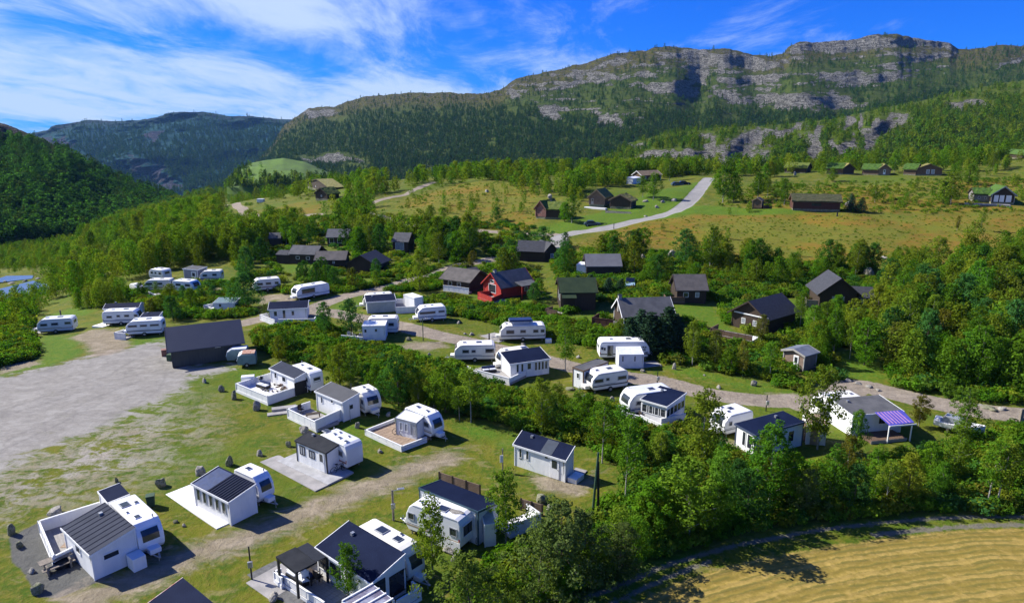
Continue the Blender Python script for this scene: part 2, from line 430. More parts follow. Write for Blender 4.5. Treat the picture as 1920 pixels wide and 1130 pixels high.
GRAVEL_PAD = [ZL('s', (120, 330), (500, 140), (700, 110), (1060, 560), (1290, 780), (1530, 825), (780, 1130), (500, 1120), (350, 850), (280, 750), (160, 660))]
HEATH = [[(1480, 400), (1400, 395), (1420, 350), (1920, 338), (2300, 330), (2300, 400)], [(1060, 470), (1180, 420), (1290, 395), (1480, 400), (1640, 405), (1920, 400), (2300, 400), (2300, 520), (1920, 520), (1700, 505), (1500, 495), (1300, 480), (1200, 455)],
         [(740, 405), (770, 372), (860, 345), (1000, 345), (1010, 400), (1000, 432), (860, 425), (760, 418)],
         [(1120, 412), (1200, 395), (1230, 400), (1150, 420)], [(480, 400), (560, 380), (600, 390), (580, 402), (500, 402)]]
LAWN = [[(1150, 390), (1330, 335), (1345, 335), (1300, 385), (1480, 392), (1600, 390), (1480, 402), (1300, 402), (1180, 420), (1060, 436), (1000, 432), (1050, 415)],
        ZL('k', (60, 560), (400, 560), (420, 700), (560, 780), (880, 770), (700, 830), (400, 770), (300, 700), (100, 640)),
        ZL('k', (880, 520), (1100, 600), (1200, 650), (1000, 700), (850, 660)),
        ZL('k', (1230, 900), (1560, 900), (1600, 1100), (1300, 1090), (1240, 1050)),
        ZL('i', (330, 390), (620, 385), (600, 440), (400, 450)), ZL('i', (950, 490), (1240, 480), (1000, 540)),
        ZL('i', (700, 690), (950, 640), (960, 740), (760, 740)), ZL('j', (20, 590), (160, 560), (250, 640), (160, 660)),
        ZL('j', (490, 620), (720, 590), (740, 640), (560, 680)), ZL('j', (850, 740), (1100, 745), (1160, 800), (900, 790)),
        ZL('c', (560, 130), (820, 110), (820, 160), (620, 200)), ZL('c', (1300, 540), (1600, 500), (1500, 640), (1380, 600)),
        ZL('d', (780, 420), (960, 400), (1200, 480), (1200, 540), (900, 470)),
        ZL('e', (850, 230), (1100, 200), (1500, 330), (1900, 400), (1900, 430), (1300, 320)),
        ZL('h', (280, 640), (560, 640), (620, 780), (300, 880), (0, 940), (0, 910), (300, 820)),
        ZL('h', (280, 500), (540, 430), (740, 440), (640, 480), (420, 500)),
        ZL('h', (900, 680), (1230, 640), (1230, 680), (960, 720)), ZL('f', (520, 200), (800, 200), (860, 330), (720, 320)),
        [(1100, 1130), (1180, 1060), (1300, 1040), (1250, 1070), (1150, 1120)]]

NU, NY = 900, 640
uu = np.linspace(-1.12, 1.12, NU)
yy = np.exp(np.linspace(math.log(18.0), math.log(700.0), NY))
UU, YY = np.meshgrid(uu, yy, indexing='ij')
XX = UU * (YY + 12.0)
TX, TY_ = XX.ravel(), YY.ravel()
TZ = G(TX, TY_)
TP = np.stack([TX, TY_], 1)

def region_mask(polys, soft, zoomed=True):
    m = np.full(len(TP), 0.0)
    for p in polys:
        q = gpoly(p)
        lo = q.min(0) - 3 * soft; hi = q.max(0) + 3 * soft
        sel = np.nonzero(((TP > lo) & (TP < hi)).all(1))[0]
        if len(sel): m[sel] = np.maximum(m[sel], np.clip(0.5 + sdist(TP[sel], q) / (2 * soft), 0, 1))
    return m
def line_mask(lines, soft):
    m = np.zeros(len(TP)); best = np.full(len(TP), 1e9)
    for pts, hw in lines:
        q = smooth_line(pts)
        lo = q.min(0) - 6; hi = q.max(0) + 6
        sel = np.nonzero(((TP > lo) & (TP < hi)).all(1))[0]
        d = linedist(TP[sel], q)
        m[sel] = np.maximum(m[sel], np.clip(0.5 + (hw - d) / (2 * soft), 0, 1))
    return m
M_LOT = region_mask([LOT], 2.2)
M_SPARSE = region_mask([SPARSE], 6.0)
M_PAD = region_mask(GRAVEL_PAD, 0.35)
M_HEATH = region_mask(HEATH, 7.0)
M_LAWN = region_mask(LAWN, 1.8)
M_HAY = region_mask([HAY], 0.7)
hp = gpoly(HAY[1:10]); D_HAY = linedist(TP, hp)
line_m = {k: line_mask(v, {'dirt_lane': 1.4, 'field_track': 0.25}.get(k, 0.55)) for k, v in ROADS.items()}
RUTS = [[(0, 770), (100, 738), (220, 700), (330, 672), (420, 668)], [(0, 782), (110, 748), (240, 706), (350, 686)], [(210, 700), (255, 672), (300, 662), (345, 668)], [(232, 702), (262, 682), (300, 673)], [(0, 830), (90, 790), (180, 745), (260, 715)], [(0, 846), (100, 800), (190, 755), (275, 725)], [(60, 720), (160, 700), (250, 690), (330, 700)], [(100, 845), (200, 790), (290, 735), (310, 700), (300, 670)]]
M_RUT = line_mask([(q_, .12) for q_ in RUTS], .3)
M_RUT = np.maximum(M_RUT, line_mask([([(x, y + d_) for x, y in l_], .16) for l_, d_ in ((ROAD_MID, 3.2), (ROAD_MID, -2.6), (ROAD_RIGHT, 4), (ROAD_RIGHT, -4), (ROAD_UP, 2))], .3))
M_ROAD = np.maximum.reduce([line_m['road'], line_m['path']])
M_HILL = line_m['hill_road']
M_TRACK = line_m['field_track']
M_DIRT = np.maximum(line_m['dirt_lane'], region_mask(DIRT_PATCH, 0.9))
# zones (photo regions) used below for what grows where
SHRUBZ = [[(470, 625), (600, 605), (700, 650), (850, 690), (905, 715), (1000, 745), (1150, 765), (1290, 800), (1370, 850), (1530, 880), (1700, 860), (1920, 800), (2200, 800), (2200, 955), (1700, 960), (1500, 975), (1300, 1020), (1180, 1050), (1050, 1130), (980, 1130), (860, 1130), (930, 1050), (1060, 1010), (1110, 960), (1180, 930), (1180, 880), (1090, 830), (960, 800), (850, 770), (770, 745), (700, 710), (600, 690), (490, 660)]]
M_SHRUB = region_mask(SHRUBZ, 2.5)

def grid_faces(nu, ny):
    i = np.arange(nu - 1)[:, None] * ny + np.arange(ny - 1)[None, :]
    return np.stack([i, i + ny, i + ny + 1, i + 1], -1).reshape(-1, 4)
FACES = grid_faces(NU, NY)

# ---- ground material
gm = bpy.data.materials.new('ground_cover'); gm.use_nodes = True
t = NT(gm.node_tree); bsdf = gm.node_tree.nodes['Principled BSDF']
co = t.n('ShaderNodeTexCoord').outputs['Object']
n_big = t.noise(0.045, 4, 0.6, co, 0.4)
n_mid = t.noise(0.28, 5, 0.68, co, 0.5)
n_fine = t.noise(1.6, 5, 0.72, co, 0.3)
n_grain = t.noise(9.0, 3, 0.7, co)
strx = t.mapping(co, scale=(0.75, 1.35, 1), rot=(0, 0, RAD(-18)))
n_str = t.noise(0.5, 6, 0.7, strx, 0.8)
grass = t.mix(t.rng(n_mid, 0.38, 0.62), (0.118, 0.130, 0.010), (0.052, 0.096, 0.007))
grass = t.mix(t.rng(n_fine, 0.42, 0.70), grass, (0.160, 0.140, 0.024))
grass = t.mix(t.rng(n_str, 0.54, 0.66, 0, 0.7), grass, (0.215, 0.180, 0.075))
lawn = t.mix(t.rng(n_fine, 0.35, 0.65), (0.060, 0.135, 0.010), (0.110, 0.155, 0.014))
heath = t.mix(t.rng(n_mid, 0.40, 0.58), (0.150, 0.140, 0.013), (0.195, 0.122, 0.018))
heath = t.mix(t.rng(n_big, 0.42, 0.60, 0, 0.75), heath, (0.130, 0.150, 0.018))
n_hs = t.noise(0.35, 5, 0.7, t.mapping(co, scale=(0.5, 1.8, 1)), 0.6)
heath = t.mix(t.rng(n_hs, 0.55, 0.66, 0, 0.75), heath, (0.070, 0.080, 0.016))
gravel = t.mix(t.rng(n_fine, 0.3, 0.7), (0.275, 0.258, 0.228), (0.215, 0.202, 0.18))
gravel = t.mix(t.rng(n_str, 0.45, 0.66, 0, 0.7), gravel, (0.33, 0.315, 0.285))
gravel = t.mix(t.rng(n_grain, 0.50, 0.70, 0, 0.35), gravel, (0.12, 0.11, 0.10))
gravel = t.mix(t.rng(n_mid, 0.52, 0.66, 0, 0.45), gravel, (0.17, 0.16, 0.145))
gravel = t.mix(t.math('MULTIPLY', t.attr('m_rut'), t.rng(n_fine, 0.35, 0.6, 0.1, 0.6)), gravel, (0.13, 0.122, 0.112))
dirt = t.mix(t.rng(n_fine, 0.3, 0.7), (0.28, 0.225, 0.165), (0.21, 0.17, 0.125))
dirt = t.mix(t.rng(n_str, 0.45, 0.65, 0, 0.7), dirt, (0.35, 0.29, 0.22))
scrub = t.mix(t.rng(n_fine, 0.35, 0.65), (0.040, 0.068, 0.010), (0.10, 0.105, 0.022))
hayd = t.attr('hay_d')
hw = t.math('SINE', t.math('MULTIPLY', t.math('ADD', hayd, t.math('MULTIPLY', n_mid, 0.9)), 2 * math.pi / 1.75))
hw2 = t.math('SINE', t.math('MULTIPLY', t.math('ADD', hayd, t.math('MULTIPLY', n_mid, 0.8)), 2 * math.pi / 0.58))
hay = t.mix(t.rng(t.math('MULTIPLY_ADD', hw, 0.10, n_fine), 0.35, 0.75), (0.215, 0.160, 0.034), (0.36, 0.255, 0.072))
hay = t.mix(t.rng(t.math('MULTIPLY_ADD', hw2, 0.16, n_str), 0.54, 0.68, 0, 0.75), hay, (0.14, 0.125, 0.03))
def blend(base, over, name, amp, w=0.12, nz=None):
    a = t.attr(name)
    nz = nz or n_fine
    f = t.rng(t.math('MULTIPLY_ADD', t.math('SUBTRACT', nz, 0.5), amp, a), 0.5 - w, 0.5 + w)
    f = t.math('MULTIPLY', f, t.rng(a, 0.0, 0.12))
    return t.mix(f, base, over), f
grass = t.mix(t.rng(n_big, 0.48, 0.62, 0, 0.6), grass, t.mix(n_fine, (0.055, 0.115, 0.008), (0.10, 0.14, 0.012)))
c = grass
c, _ = blend(c, heath, 'm_heath', 0.9, 0.3, n_mid)
c, _ = blend(c, scrub, 'm_shrub', 0.6, 0.2)
c, _ = blend(c, lawn, 'm_lawn', 1.8, 0.4, n_mid)
sp_f = t.math('MULTIPLY', t.attr('m_sparse'), t.rng(t.math('MULTIPLY_ADD', n_str, 0.7, t.math('MULTIPLY', n_fine, 0.3)), 0.43, 0.56))
c = t.mix(sp_f, c, t.mix(t.rng(n_mid, 0.35, 0.65), (0.34, 0.315, 0.29), (0.25, 0.215, 0.15)))
c, _ = blend(c, gravel, 'm_lot', 2.2, 0.25, n_str)
c, _ = blend(c, t.mix(0.75, gravel, (0.060, 0.064, 0.060)), 'm_pad', 0.5, 0.15)
c2, _ = blend(c, dirt, 'm_dirt', 1.9, 0.4, n_str)
c = t.mix(0.85, c, c2)
c, _ = blend(c, t.mix(0.75, gravel, dirt), 'm_road', 0.9, 0.15)
c, _ = blend(c, t.mix(0.3, gravel, (0.33, 0.33, 0.34)), 'm_hill', 0.2, 0.08)
c, _ = blend(c, hay, 'm_hay', 0.7, 0.2)
c, _ = blend(c, t.mix(0.7, gravel, (0.12, 0.11, 0.065)), 'm_track', 2.2, 0.3)
t.link(c, bsdf.inputs['Base Color'])
bsdf.inputs['Roughness'].default_value = 0.95
bsdf.inputs['Specular IOR Level'].default_value = 0.1
h1 = t.math('MULTIPLY_ADD', n_fine, 0.30, t.math('MULTIPLY', n_mid, 0.5))
h1 = t.math('ADD', h1, t.math('MULTIPLY', n_grain, 0.05))
h1 = t.math('MULTIPLY', h1, t.math('SUBTRACT', 1.0, t.math('MULTIPLY', t.math('MAXIMUM', t.attr('m_lot'), t.attr('m_hill')), 0.75)))
h1 = t.math('MULTIPLY', h1, t.math('SUBTRACT', 1.0, t.math('MULTIPLY', t.attr('m_hay'), 0.7)))
h1 = t.math('ADD', h1, t.math('MULTIPLY', t.math('ADD', t.math('MULTIPLY', hw2, 0.03), t.math('MULTIPLY', hw, 0.02)), t.attr('m_hay')))
bp = t.n('ShaderNodeBump'); bp.inputs['Strength'].default_value = 0.9; bp.inputs['Distance'].default_value = 0.55
t.link(h1, bp.inputs['Height']); t.link(bp.outputs[0], bsdf.inputs['Normal'])

def terrain_object(name, facesel, label, cat=None):
    f = FACES[facesel]
    used, inv = np.unique(f, return_inverse=True)
    v = np.stack([TX[used], TY_[used], TZ[used]], 1)
    me = new_mesh(name, v, inv.reshape(-1, 4), gm, True)
    for an, arr in (('m_lot', M_LOT), ('m_sparse', M_SPARSE), ('m_pad', M_PAD), ('m_heath', M_HEATH), ('m_lawn', M_LAWN), ('m_hay', M_HAY), ('hay_d', D_HAY), ('m_dirt', M_DIRT), ('m_road', M_ROAD), ('m_hill', M_HILL), ('m_track', M_TRACK), ('m_shrub', M_SHRUB), ('m_rut', M_RUT)):
        a = me.attributes.new(an, 'FLOAT', 'POINT'); a.data.foreach_set('value', arr[used].astype(np.float32))
    o = link_obj(name, me)
    return tag(o, label, kind='structure')
def fmax(arr): return arr[FACES].max(1)
left = np.ones(len(FACES), bool)
for nm, arr, lab in (('gravel_lot', M_LOT, 'wide pale gravel parking area left of the caravans'), ('hill_road', M_HILL, 'smooth grey road curving up the hill'),
                     ('road', line_m['road'], 'beige gravel road winding between the caravans'), ('path', line_m['path'], 'pale gravel path across the upper heath'),
                     ('field_track', M_TRACK, 'narrow grey track along the mown field'), ('dirt_lane', line_m['dirt_lane'], 'worn dirt lane between the front caravans'),
                     ('hay_field', M_HAY, 'mown golden hay field with curved rows')):
    sel = left & (fmax(arr) > 0.42)
    terrain_object(nm, sel, lab); left &= ~sel
terrain_object('ground', left, 'grassy ground of the camp and heath')

def m_at(arr, x, y):
    iy = np.clip(np.round((np.log(y) - math.log(18.0)) / (math.log(700.0) - math.log(18.0)) * (NY - 1)).astype(int), 0, NY - 1)
    iu = np.clip(np.round((x / (y + 12.0) + 1.12) / 2.24 * (NU - 1)).astype(int), 0, NU - 1)
    return arr[iu * NY + iy]

# ---- valley floor far below, reaches the horizon
vf = mat('valley_grass', (0.06, 0.08, 0.02), (0.04, 0.06, 0.015), 0.95, 0.02, 0.5, 0.3)
n = 60
gx = np.linspace(-9000, 9000, n); gy = np.linspace(-1500, 9000, n)
vx, vy = np.meshgrid(gx, gy, indexing='ij')
vz = -46.0 - np.clip(vy - 600, 0, 1900) * 0.125
link_o = link_obj('valley_floor', new_mesh('valley_floor', np.stack([vx, vy, vz], -1).reshape(-1, 3), grid_faces(n, n), vf, True))
tag(link_o, 'green valley floor beyond the camp plateau', kind='structure')
# land under and behind the camera
lb = np.array([[-400, -200, -0.4], [400, -200, -0.4], [400, 18.4, -0.4], [-400, 18.4, -0.4], [-400, -200, -43], [400, -200, -43], [400, 18.4, -43], [-400, 18.4, -43]], float)
o = link_obj('field', new_mesh('field', lb, [[0, 1, 2, 3], [4, 7, 6, 5], [0, 4, 5, 1], [1, 5, 6, 2], [2, 6, 7, 3], [3, 7, 4, 0]], gm))
tag(o, 'grassy land on the near side of the camp', kind='structure')

# ---- river in the valley at the left
def flat_patch(name, pts, z, m, label):
    q = gpoly(pts); c0 = q.mean(0)
    bm = bmesh.new()
    P = np.vstack([q]); 
    vs = [bm.verts.new((x, y, z)) for x, y in P]
    bm.faces.new(vs); bmesh.ops.triangulate(bm, faces=bm.faces)
    me = bpy.data.meshes.new(name); bm.to_mesh(me); bm.free(); me.materials.append(m)
    return tag(link_obj(name, me), label, kind='structure')
def at_z(px, py, z):
    r = ray(px, py); t_ = (z - CAM_H) / r[2]
    return np.array([t_ * r[0], t_])

# ---------------------------------------------------------------- mountains: real relief behind the camp
def poly_px_mask(px, py, polys, soft):
    m = np.zeros(px.shape); P = np.stack([px.ravel(), py.ravel()], 1)
    out = np.zeros(len(P))
    for p in polys:
        q = np.array(p, float)
        lo = q.min(0) - 2 * soft; hi = q.max(0) + 2 * soft
        sel = np.nonzero(((P > lo) & (P < hi)).all(1))[0]
        if len(sel): out[sel] = np.maximum(out[sel], np.clip(0.5 + sdist(P[sel], q) / (2 * soft), 0, 1))
    return out.reshape(px.shape)

def mountain_mat(name, f1, f2, heath1, rock1, rock2, sc=0.02):
    m = bpy.data.materials.new(name); m.use_nodes = True
    t = NT(m.node_tree); b = m.node_tree.nodes['Principled BSDF']
    co = t.n('ShaderNodeTexCoord').outputs['Object']
    nb = t.noise(sc * 0.5, 4, 0.6, co); nf = t.noise(sc * 3.5, 6, 0.72, co); ng = t.noise(sc * 12, 4, 0.7, co)
    c = t.mix(t.rng(nf, 0.35, 0.65), f1, f2)
    c = t.mix(t.math('MULTIPLY', t.rng(t.math('ADD', t.attr('m_top'), t.math('MULTIPLY', nb, 0.6)), 0.6, 1.1), 0.85), c, heath1)
    rv = t.mapping(co, scale=(1, 1, 3.6))
    nr = t.noise(sc * 4, 7, 0.75, rv, 0.6)
    spk = t.rng(t.math('ADD', nr, t.math('MULTIPLY', t.attr('m_top'), 0.10)), 0.60, 0.66)
    crack = t.noise(sc * 9, 5, 0.7, t.mapping(co, scale=(2.2, 1.2, 0.5)), 0.4)
    rc = t.mix(t.rng(nr, 0.42, 0.56), rock1, rock2)
    ledge = t.noise(sc * 5, 5, 0.7, t.mapping(co, scale=(.35, .35, 9)), 0.5)
    rc = t.mix(t.rng(ledge, 0.54, 0.60, 0, 0.6), rc, (0.04, 0.042, 0.035))
    rc = t.mix(t.rng(crack, 0.50, 0.60, 0, 0.9), rc, (0.035, 0.035, 0.032))
    rf = t.rng(t.math('ADD', t.math('MULTIPLY', t.math('SUBTRACT', nr, 0.5), 2.2), t.math('MULTIPLY_ADD', t.math('SUBTRACT', nf, 0.5), 1.3, t.attr('m_rock'))), 0.45, 0.51)
    rf = t.math('MAXIMUM', rf, t.math('MULTIPLY', spk, 0.85))
    c = t.mix(rf, c, rc)
    t.link(c, b.inputs['Base Color']); b.inputs['Roughness'].default_value = 0.95; b.inputs['Specular IOR Level'].default_value = 0.05
    bp = t.n('ShaderNodeBump'); bp.inputs['Strength'].default_value = 1.0; bp.inputs['Distance'].default_value = 0.25 / sc
    hh = t.math('ADD', t.math('MULTIPLY', nf, 0.6), t.math('MULTIPLY', ng, 0.35))
    hh = t.math('ADD', hh, t.math('MULTIPLY', t.math('MULTIPLY', t.math('ADD', nr, t.math('ADD', crack, ledge)), rf), 1.1))
    t.link(hh, bp.inputs['Height']); t.link(bp.outputs[0], b.inputs['Normal'])
    return m

MTN = {}
def mountain(name, sil, base, y0, y1, material, label, rocks=(), rows=190, cols=520, relief=0.05, gully=None, seed=1, crag=0.0, top=(0.85, 1.0), rock_soft=10, lobes=1.0, zone=None, zkind='band'):
    """a hillside that climbs from y0 to its ridge at y1; rocks = outlines of bare cliffs, which stand steep"""
    xs = np.linspace(sil[0][0], sil[-1][0], cols)
    rs = np.interp(xs, [p[0] for p in sil], [p[1] for p in sil])
    jag = (fbm(xs / 30, xs * 0 + seed, 4, seed) * 7 + fbm(xs / 6, xs * 0 + seed, 3, seed + 5) * 3.0) * crag
    rs = rs + jag
    rb = np.interp(xs, [p[0] for p in base], [p[1] for p in base])
    Y0 = np.interp(xs, [p[0] for p in y0], [p[1] for p in y0]); Y1 = np.interp(xs, [p[0] for p in y1], [p[1] for p in y1])
    v = np.linspace(0, 1, rows)
    PX = np.repeat(xs[:, None], rows, 1); PY = rb[:, None] + (rs - rb)[:, None] * v[None, :]
    warpx = PX + fbm(PX / 25, PY / 14, 3, seed + 2) * 34; warpy = PY + fbm(PX / 30, PY / 18, 3, seed + 4) * 22
    rm = poly_px_mask(warpx, warpy, rocks, rock_soft) if rocks else np.zeros(PX.shape)
    rm = np.clip(rm * (0.95 + 2.6 * (fbm(PX / 24, PY / 5.5, 5, seed + 9, .62) + 0.10)), 0, 1)
    if zone:
        zm = poly_px_mask(warpx, warpy, zone, 12)
        if zkind == 'band':
            st = fbm(PX / 75, (PY + .05 * PX + 14 * fbm(PX / 120, PX * 0, 2, seed + 40)) / 5.2, 4, seed + 33, .55) + .55 * fbm(PX / 9, PY / 7, 3, seed + 35)
        else:
            st = fbm(PX / 13, PY / 34, 4, seed + 33, .6) + .5 * fbm(PX / 40, PY / 12, 3, seed + 35)
        rm = np.maximum(rm, np.clip(zm * (.02 + st * 4.8), 0, 1))
    rm = np.clip(rm - .14, 0, 1)
    w = 1.0 - 0.72 * np.clip((rm - 0.25) * 2, 0, 1)
    w = w * (1 + lobes * 2.4 * np.clip(fbm(PX / 70, PY / 26, 4, seed + 11), -0.38, 1))
    w *= (0.45 + 1.3 * v[None, :])
    w = _blur(w, 6, 0) if cols > 200 else w
    cw = np.cumsum(w, 1); cw = (cw - cw[:, :1]) / (cw[:, -1:] - cw[:, :1])
    YY = Y0[:, None] + (Y1 - Y0)[:, None] * cw
    vv = CY - PY
    den = F_PX * CP + vv * SP
    Zm = CAM_H + YY * (-SP * F_PX + vv * CP) / den
    Xm = YY * (PX - CX) / den
    # relief that pushes the slope towards / away from the viewer and up / down
    edge = np.clip(np.minimum(v[None, :] * 8, 1), 0, 1)
    amp = relief * (Y1 - Y0)[:, None] * edge
    s = (Y1 - Y0).mean() / 5
    dn = fbm(Xm / s, YY / s * 0.6 + Zm / s, 5, seed + 20, 0.55)
    YY = YY + dn * amp * 1.6
    hgt = np.maximum(Zm - Zm[:, :1], 1)
    Zm = Zm + dn * 0.10 * hgt * (1 - v[None, :] ** 6) * edge
    # back slope
    nb = 14
    tb = np.linspace(0, 1, nb + 1)[1:]
    back = (Y1 - Y0).mean() * 0.8
    YB = YY[:, -1:] + tb[None, :] * back
    XB = Xm[:, -1:] * (YB / YY[:, -1:]); ZB = Zm[:, -1:] + (-300 - Zm[:, -1:]) * (tb[None, :] ** 1.3)
    Xa, Ya, Za = (np.concatenate(q, 1) for q in ((Xm, XB), (YY, YB), (Zm, ZB)))
    rma = np.concatenate([rm, np.zeros((cols, nb))], 1)
    tp = np.clip((v[None, :] - top[0]) / (top[1] - top[0]) + 0 * PX, 0, 1)
    tpa = np.concatenate([tp, np.ones((cols, nb))], 1)
    # skirt under the foot of the slope
    Xa = np.concatenate([Xa[:, :1] * 0.97, Xa], 1); Ya = np.concatenate([Ya[:, :1] * 0.97, Ya], 1); Za = np.concatenate([Za[:, :1] - 60, Za], 1)
    rma = np.concatenate([rma[:, :1], rma], 1); tpa = np.concatenate([tpa[:, :1], tpa], 1)
    me = new_mesh(name, np.stack([Xa, Ya, Za], -1).reshape(-1, 3), grid_faces(cols, rows + nb + 1), material, True)
    for an, arr in (('m_rock', rma), ('m_top', tpa)):
        a = me.attributes.new(an, 'FLOAT', 'POINT'); a.data.foreach_set('value', arr.ravel().astype(np.float32))
    o = tag(link_obj(name, me), label, kind='structure')
    MTN[name] = dict(X=Xm, Y=YY, Z=Zm, rock=rm, v=np.repeat(v[None, :], cols, 0), px=PX, py=PY)
    return o

MM = mountain_mat('mountain_slope', (0.042, 0.072, 0.012), (0.078, 0.102, 0.016), (0.110, 0.100, 0.028), (0.50, 0.48, 0.42), (0.23, 0.22, 0.19), 0.02)
MS = mountain_mat('spur_slope', (0.060, 0.105, 0.014), (0.105, 0.130, 0.018), (0.11, 0.13, 0.02), (0.46, 0.44, 0.39), (0.20, 0.19, 0.165), 0.05)
MB_ = mountain_mat('haze_blue_slope', (0.014, 0.058, 0.062), (0.026, 0.084, 0.070), (0.028, 0.055, 0.048), (0.15, 0.135, 0.17), (0.07, 0.07, 0.10), 0.008)  # haze of distance painted in: slope and rock colours shifted to blue
ML = mountain_mat('left_hill_slope', (0.030, 0.050, 0.014), (0.05, 0.07, 0.018), (0.06, 0.05, 0.03), (0.22, 0.20, 0.18), (0.1, 0.09, 0.08), 0.04)

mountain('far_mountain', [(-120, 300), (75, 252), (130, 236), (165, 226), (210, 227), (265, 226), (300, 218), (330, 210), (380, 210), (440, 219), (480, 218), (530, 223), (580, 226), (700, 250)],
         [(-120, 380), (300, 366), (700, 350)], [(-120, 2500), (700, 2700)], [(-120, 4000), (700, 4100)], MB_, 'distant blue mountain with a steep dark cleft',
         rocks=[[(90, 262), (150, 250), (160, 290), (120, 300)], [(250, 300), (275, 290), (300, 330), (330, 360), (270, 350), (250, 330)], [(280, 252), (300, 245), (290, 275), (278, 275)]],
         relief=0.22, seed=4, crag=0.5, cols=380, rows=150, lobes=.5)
mountain('mountain', [(380, 352), (430, 335), (480, 300), (510, 268), (535, 232), (580, 203), (610, 201), (625, 203), (650, 189), (700, 178), (760, 175), (820, 174), (870, 177), (905, 176), (938, 168), (952, 158), (968, 146), (1010, 139), (1060, 128), (1100, 119), (1150, 101), (1180, 98), (1212, 97), (1228, 88), (1260, 89), (1310, 92), (1360, 93), (1400, 101), (1440, 106), (1466, 102), (1480, 88), (1500, 80), (1560, 78), (1610, 72), (1645, 63), (1700, 68), (1740, 76), (1780, 82), (1798, 92), (1850, 88), (1890, 83), (1920, 86), (2100, 80), (2500, 60)],
         [(380, 365), (1100, 345), (2500, 330)], [(380, 1500), (900, 1150), (1300, 1000), (2500, 1000)], [(380, 2300), (600, 2300), (950, 1900), (1300, 1800), (2500, 1800)], MM,
         'long green mountain with grey cliff bands and rocky summit',
         rocks=[[(1462, 102), (1500, 78), (1560, 76), (1642, 61), (1700, 66), (1790, 82), (1797, 96), (1740, 92), (1690, 82), (1640, 96), (1580, 99), (1510, 100)],
                [(1083, 138), (1110, 134), (1150, 140), (1165, 152), (1148, 163), (1100, 156)], [(1195, 158), (1270, 155), (1310, 170), (1300, 180), (1240, 178)],
                [(1340, 142), (1400, 140), (1450, 146), (1460, 156), (1400, 160), (1345, 158)], [(1530, 133), (1600, 134), (1660, 132), (1720, 140), (1700, 152), (1600, 155), (1530, 150)],
                [(1335, 168), (1400, 178), (1470, 176), (1560, 172), (1600, 182), (1598, 200), (1520, 206), (1420, 200), (1350, 190)],
                [(1000, 190), (1040, 195), (1060, 215), (1040, 222), (1010, 212)], [(1115, 210), (1150, 212), (1170, 232), (1130, 236)],
                [(940, 165), (960, 155), (985, 185), (960, 190)], [(1230, 95), (1330, 96), (1400, 108), (1440, 130), (1330, 125), (1240, 110)], [(1290, 120), (1330, 125), (1320, 165), (1290, 150)],
                [(1380, 112), (1460, 110), (1480, 125), (1400, 128)], [(560, 206), (610, 203), (630, 214), (590, 222)], [(560, 300), (640, 285), (690, 300), (620, 308)], [(1010, 145), (1100, 125), (1160, 110), (1200, 120), (1080, 140)], [(1660, 100), (1760, 98), (1790, 110), (1700, 112)], [(1860, 118), (1920, 108), (1925, 116), (1870, 128)]],
         zone=[[(945, 160), (1010, 141), (1100, 119), (1220, 88), (1400, 98), (1470, 104), (1500, 80), (1640, 62), (1790, 82), (1815, 130), (1790, 160), (1700, 168), (1600, 208), (1440, 208), (1330, 196), (1250, 190), (1185, 238), (1060, 218), (985, 192)]], relief=0.045, lobes=.10, seed=11, crag=0.9, cols=900, rows=230, top=(0.72, 0.98), rock_soft=6)
mountain('rocky_spur', [(1040, 345), (1100, 310), (1180, 268), (1250, 250), (1330, 240), (1400, 236), (1480, 232), (1560, 222), (1640, 205), (1720, 190), (1800, 172), (1860, 160), (1920, 150), (2200, 120), (2500, 100)],
         [(1040, 352), (1300, 345), (1700, 325), (2500, 310)], [(1040, 480), (1500, 440), (2500, 420)], [(1040, 700), (1500, 760), (2500, 900)], MS,
         'nearer wooded hillside with vertical grey crags',
         rocks=[[(1255, 290), (1340, 278), (1400, 252), (1440, 245), (1440, 262), (1400, 290), (1330, 305), (1260, 306)], [(1505, 255), (1535, 248), (1545, 305), (1508, 305)], [(1340, 275), (1380, 262), (1390, 312), (1345, 316)], [(1400, 290), (1440, 280), (1450, 312), (1405, 314)], [(1200, 285), (1250, 278), (1260, 300), (1205, 306)], [(1160, 300), (1200, 296), (1205, 312), (1165, 314)], [(1560, 268), (1605, 262), (1610, 290), (1570, 296)], [(1350, 262), (1420, 240), (1430, 250), (1370, 275)],
                [(1620, 245), (1650, 235), (1700, 222), (1720, 225), (1670, 250), (1640, 280), (1615, 285)], [(1435, 250), (1490, 236), (1500, 246), (1450, 262)], [(1300, 250), (1340, 248), (1340, 258), (1305, 262)], [(1770, 192), (1830, 185), (1860, 195), (1790, 206)], [(1180, 268), (1200, 262), (1210, 270), (1190, 275)]],
         zone=[[(1150, 305), (1250, 262), (1330, 246), (1420, 236), (1560, 228), (1650, 215), (1730, 212), (1690, 240), (1640, 290), (1540, 312), (1250, 318)]], zkind='crag', relief=0.035, lobes=.12, seed=21, crag=0.8, cols=620, rows=170, top=(0.9, 1.3), rock_soft=5)
mountain('left_hill', [(-700, 180), (-300, 190), (-60, 222), (0, 231), (60, 253), (120, 282), (190, 314), (260, 344), (330, 372), (420, 400)],
         [(-700, 470), (0, 458), (420, 440)], [(-700, 330), (0, 345), (420, 420)], [(-700, 620), (0, 660), (420, 760)], ML,
         'steep wooded hill on the left edge of the valley',
         rocks=[[(-50, 225), (10, 232), (70, 256), (40, 262), (-20, 245)]], relief=0.07, seed=31, crag=0.8, cols=330, rows=150, top=(0.85, 1.1))
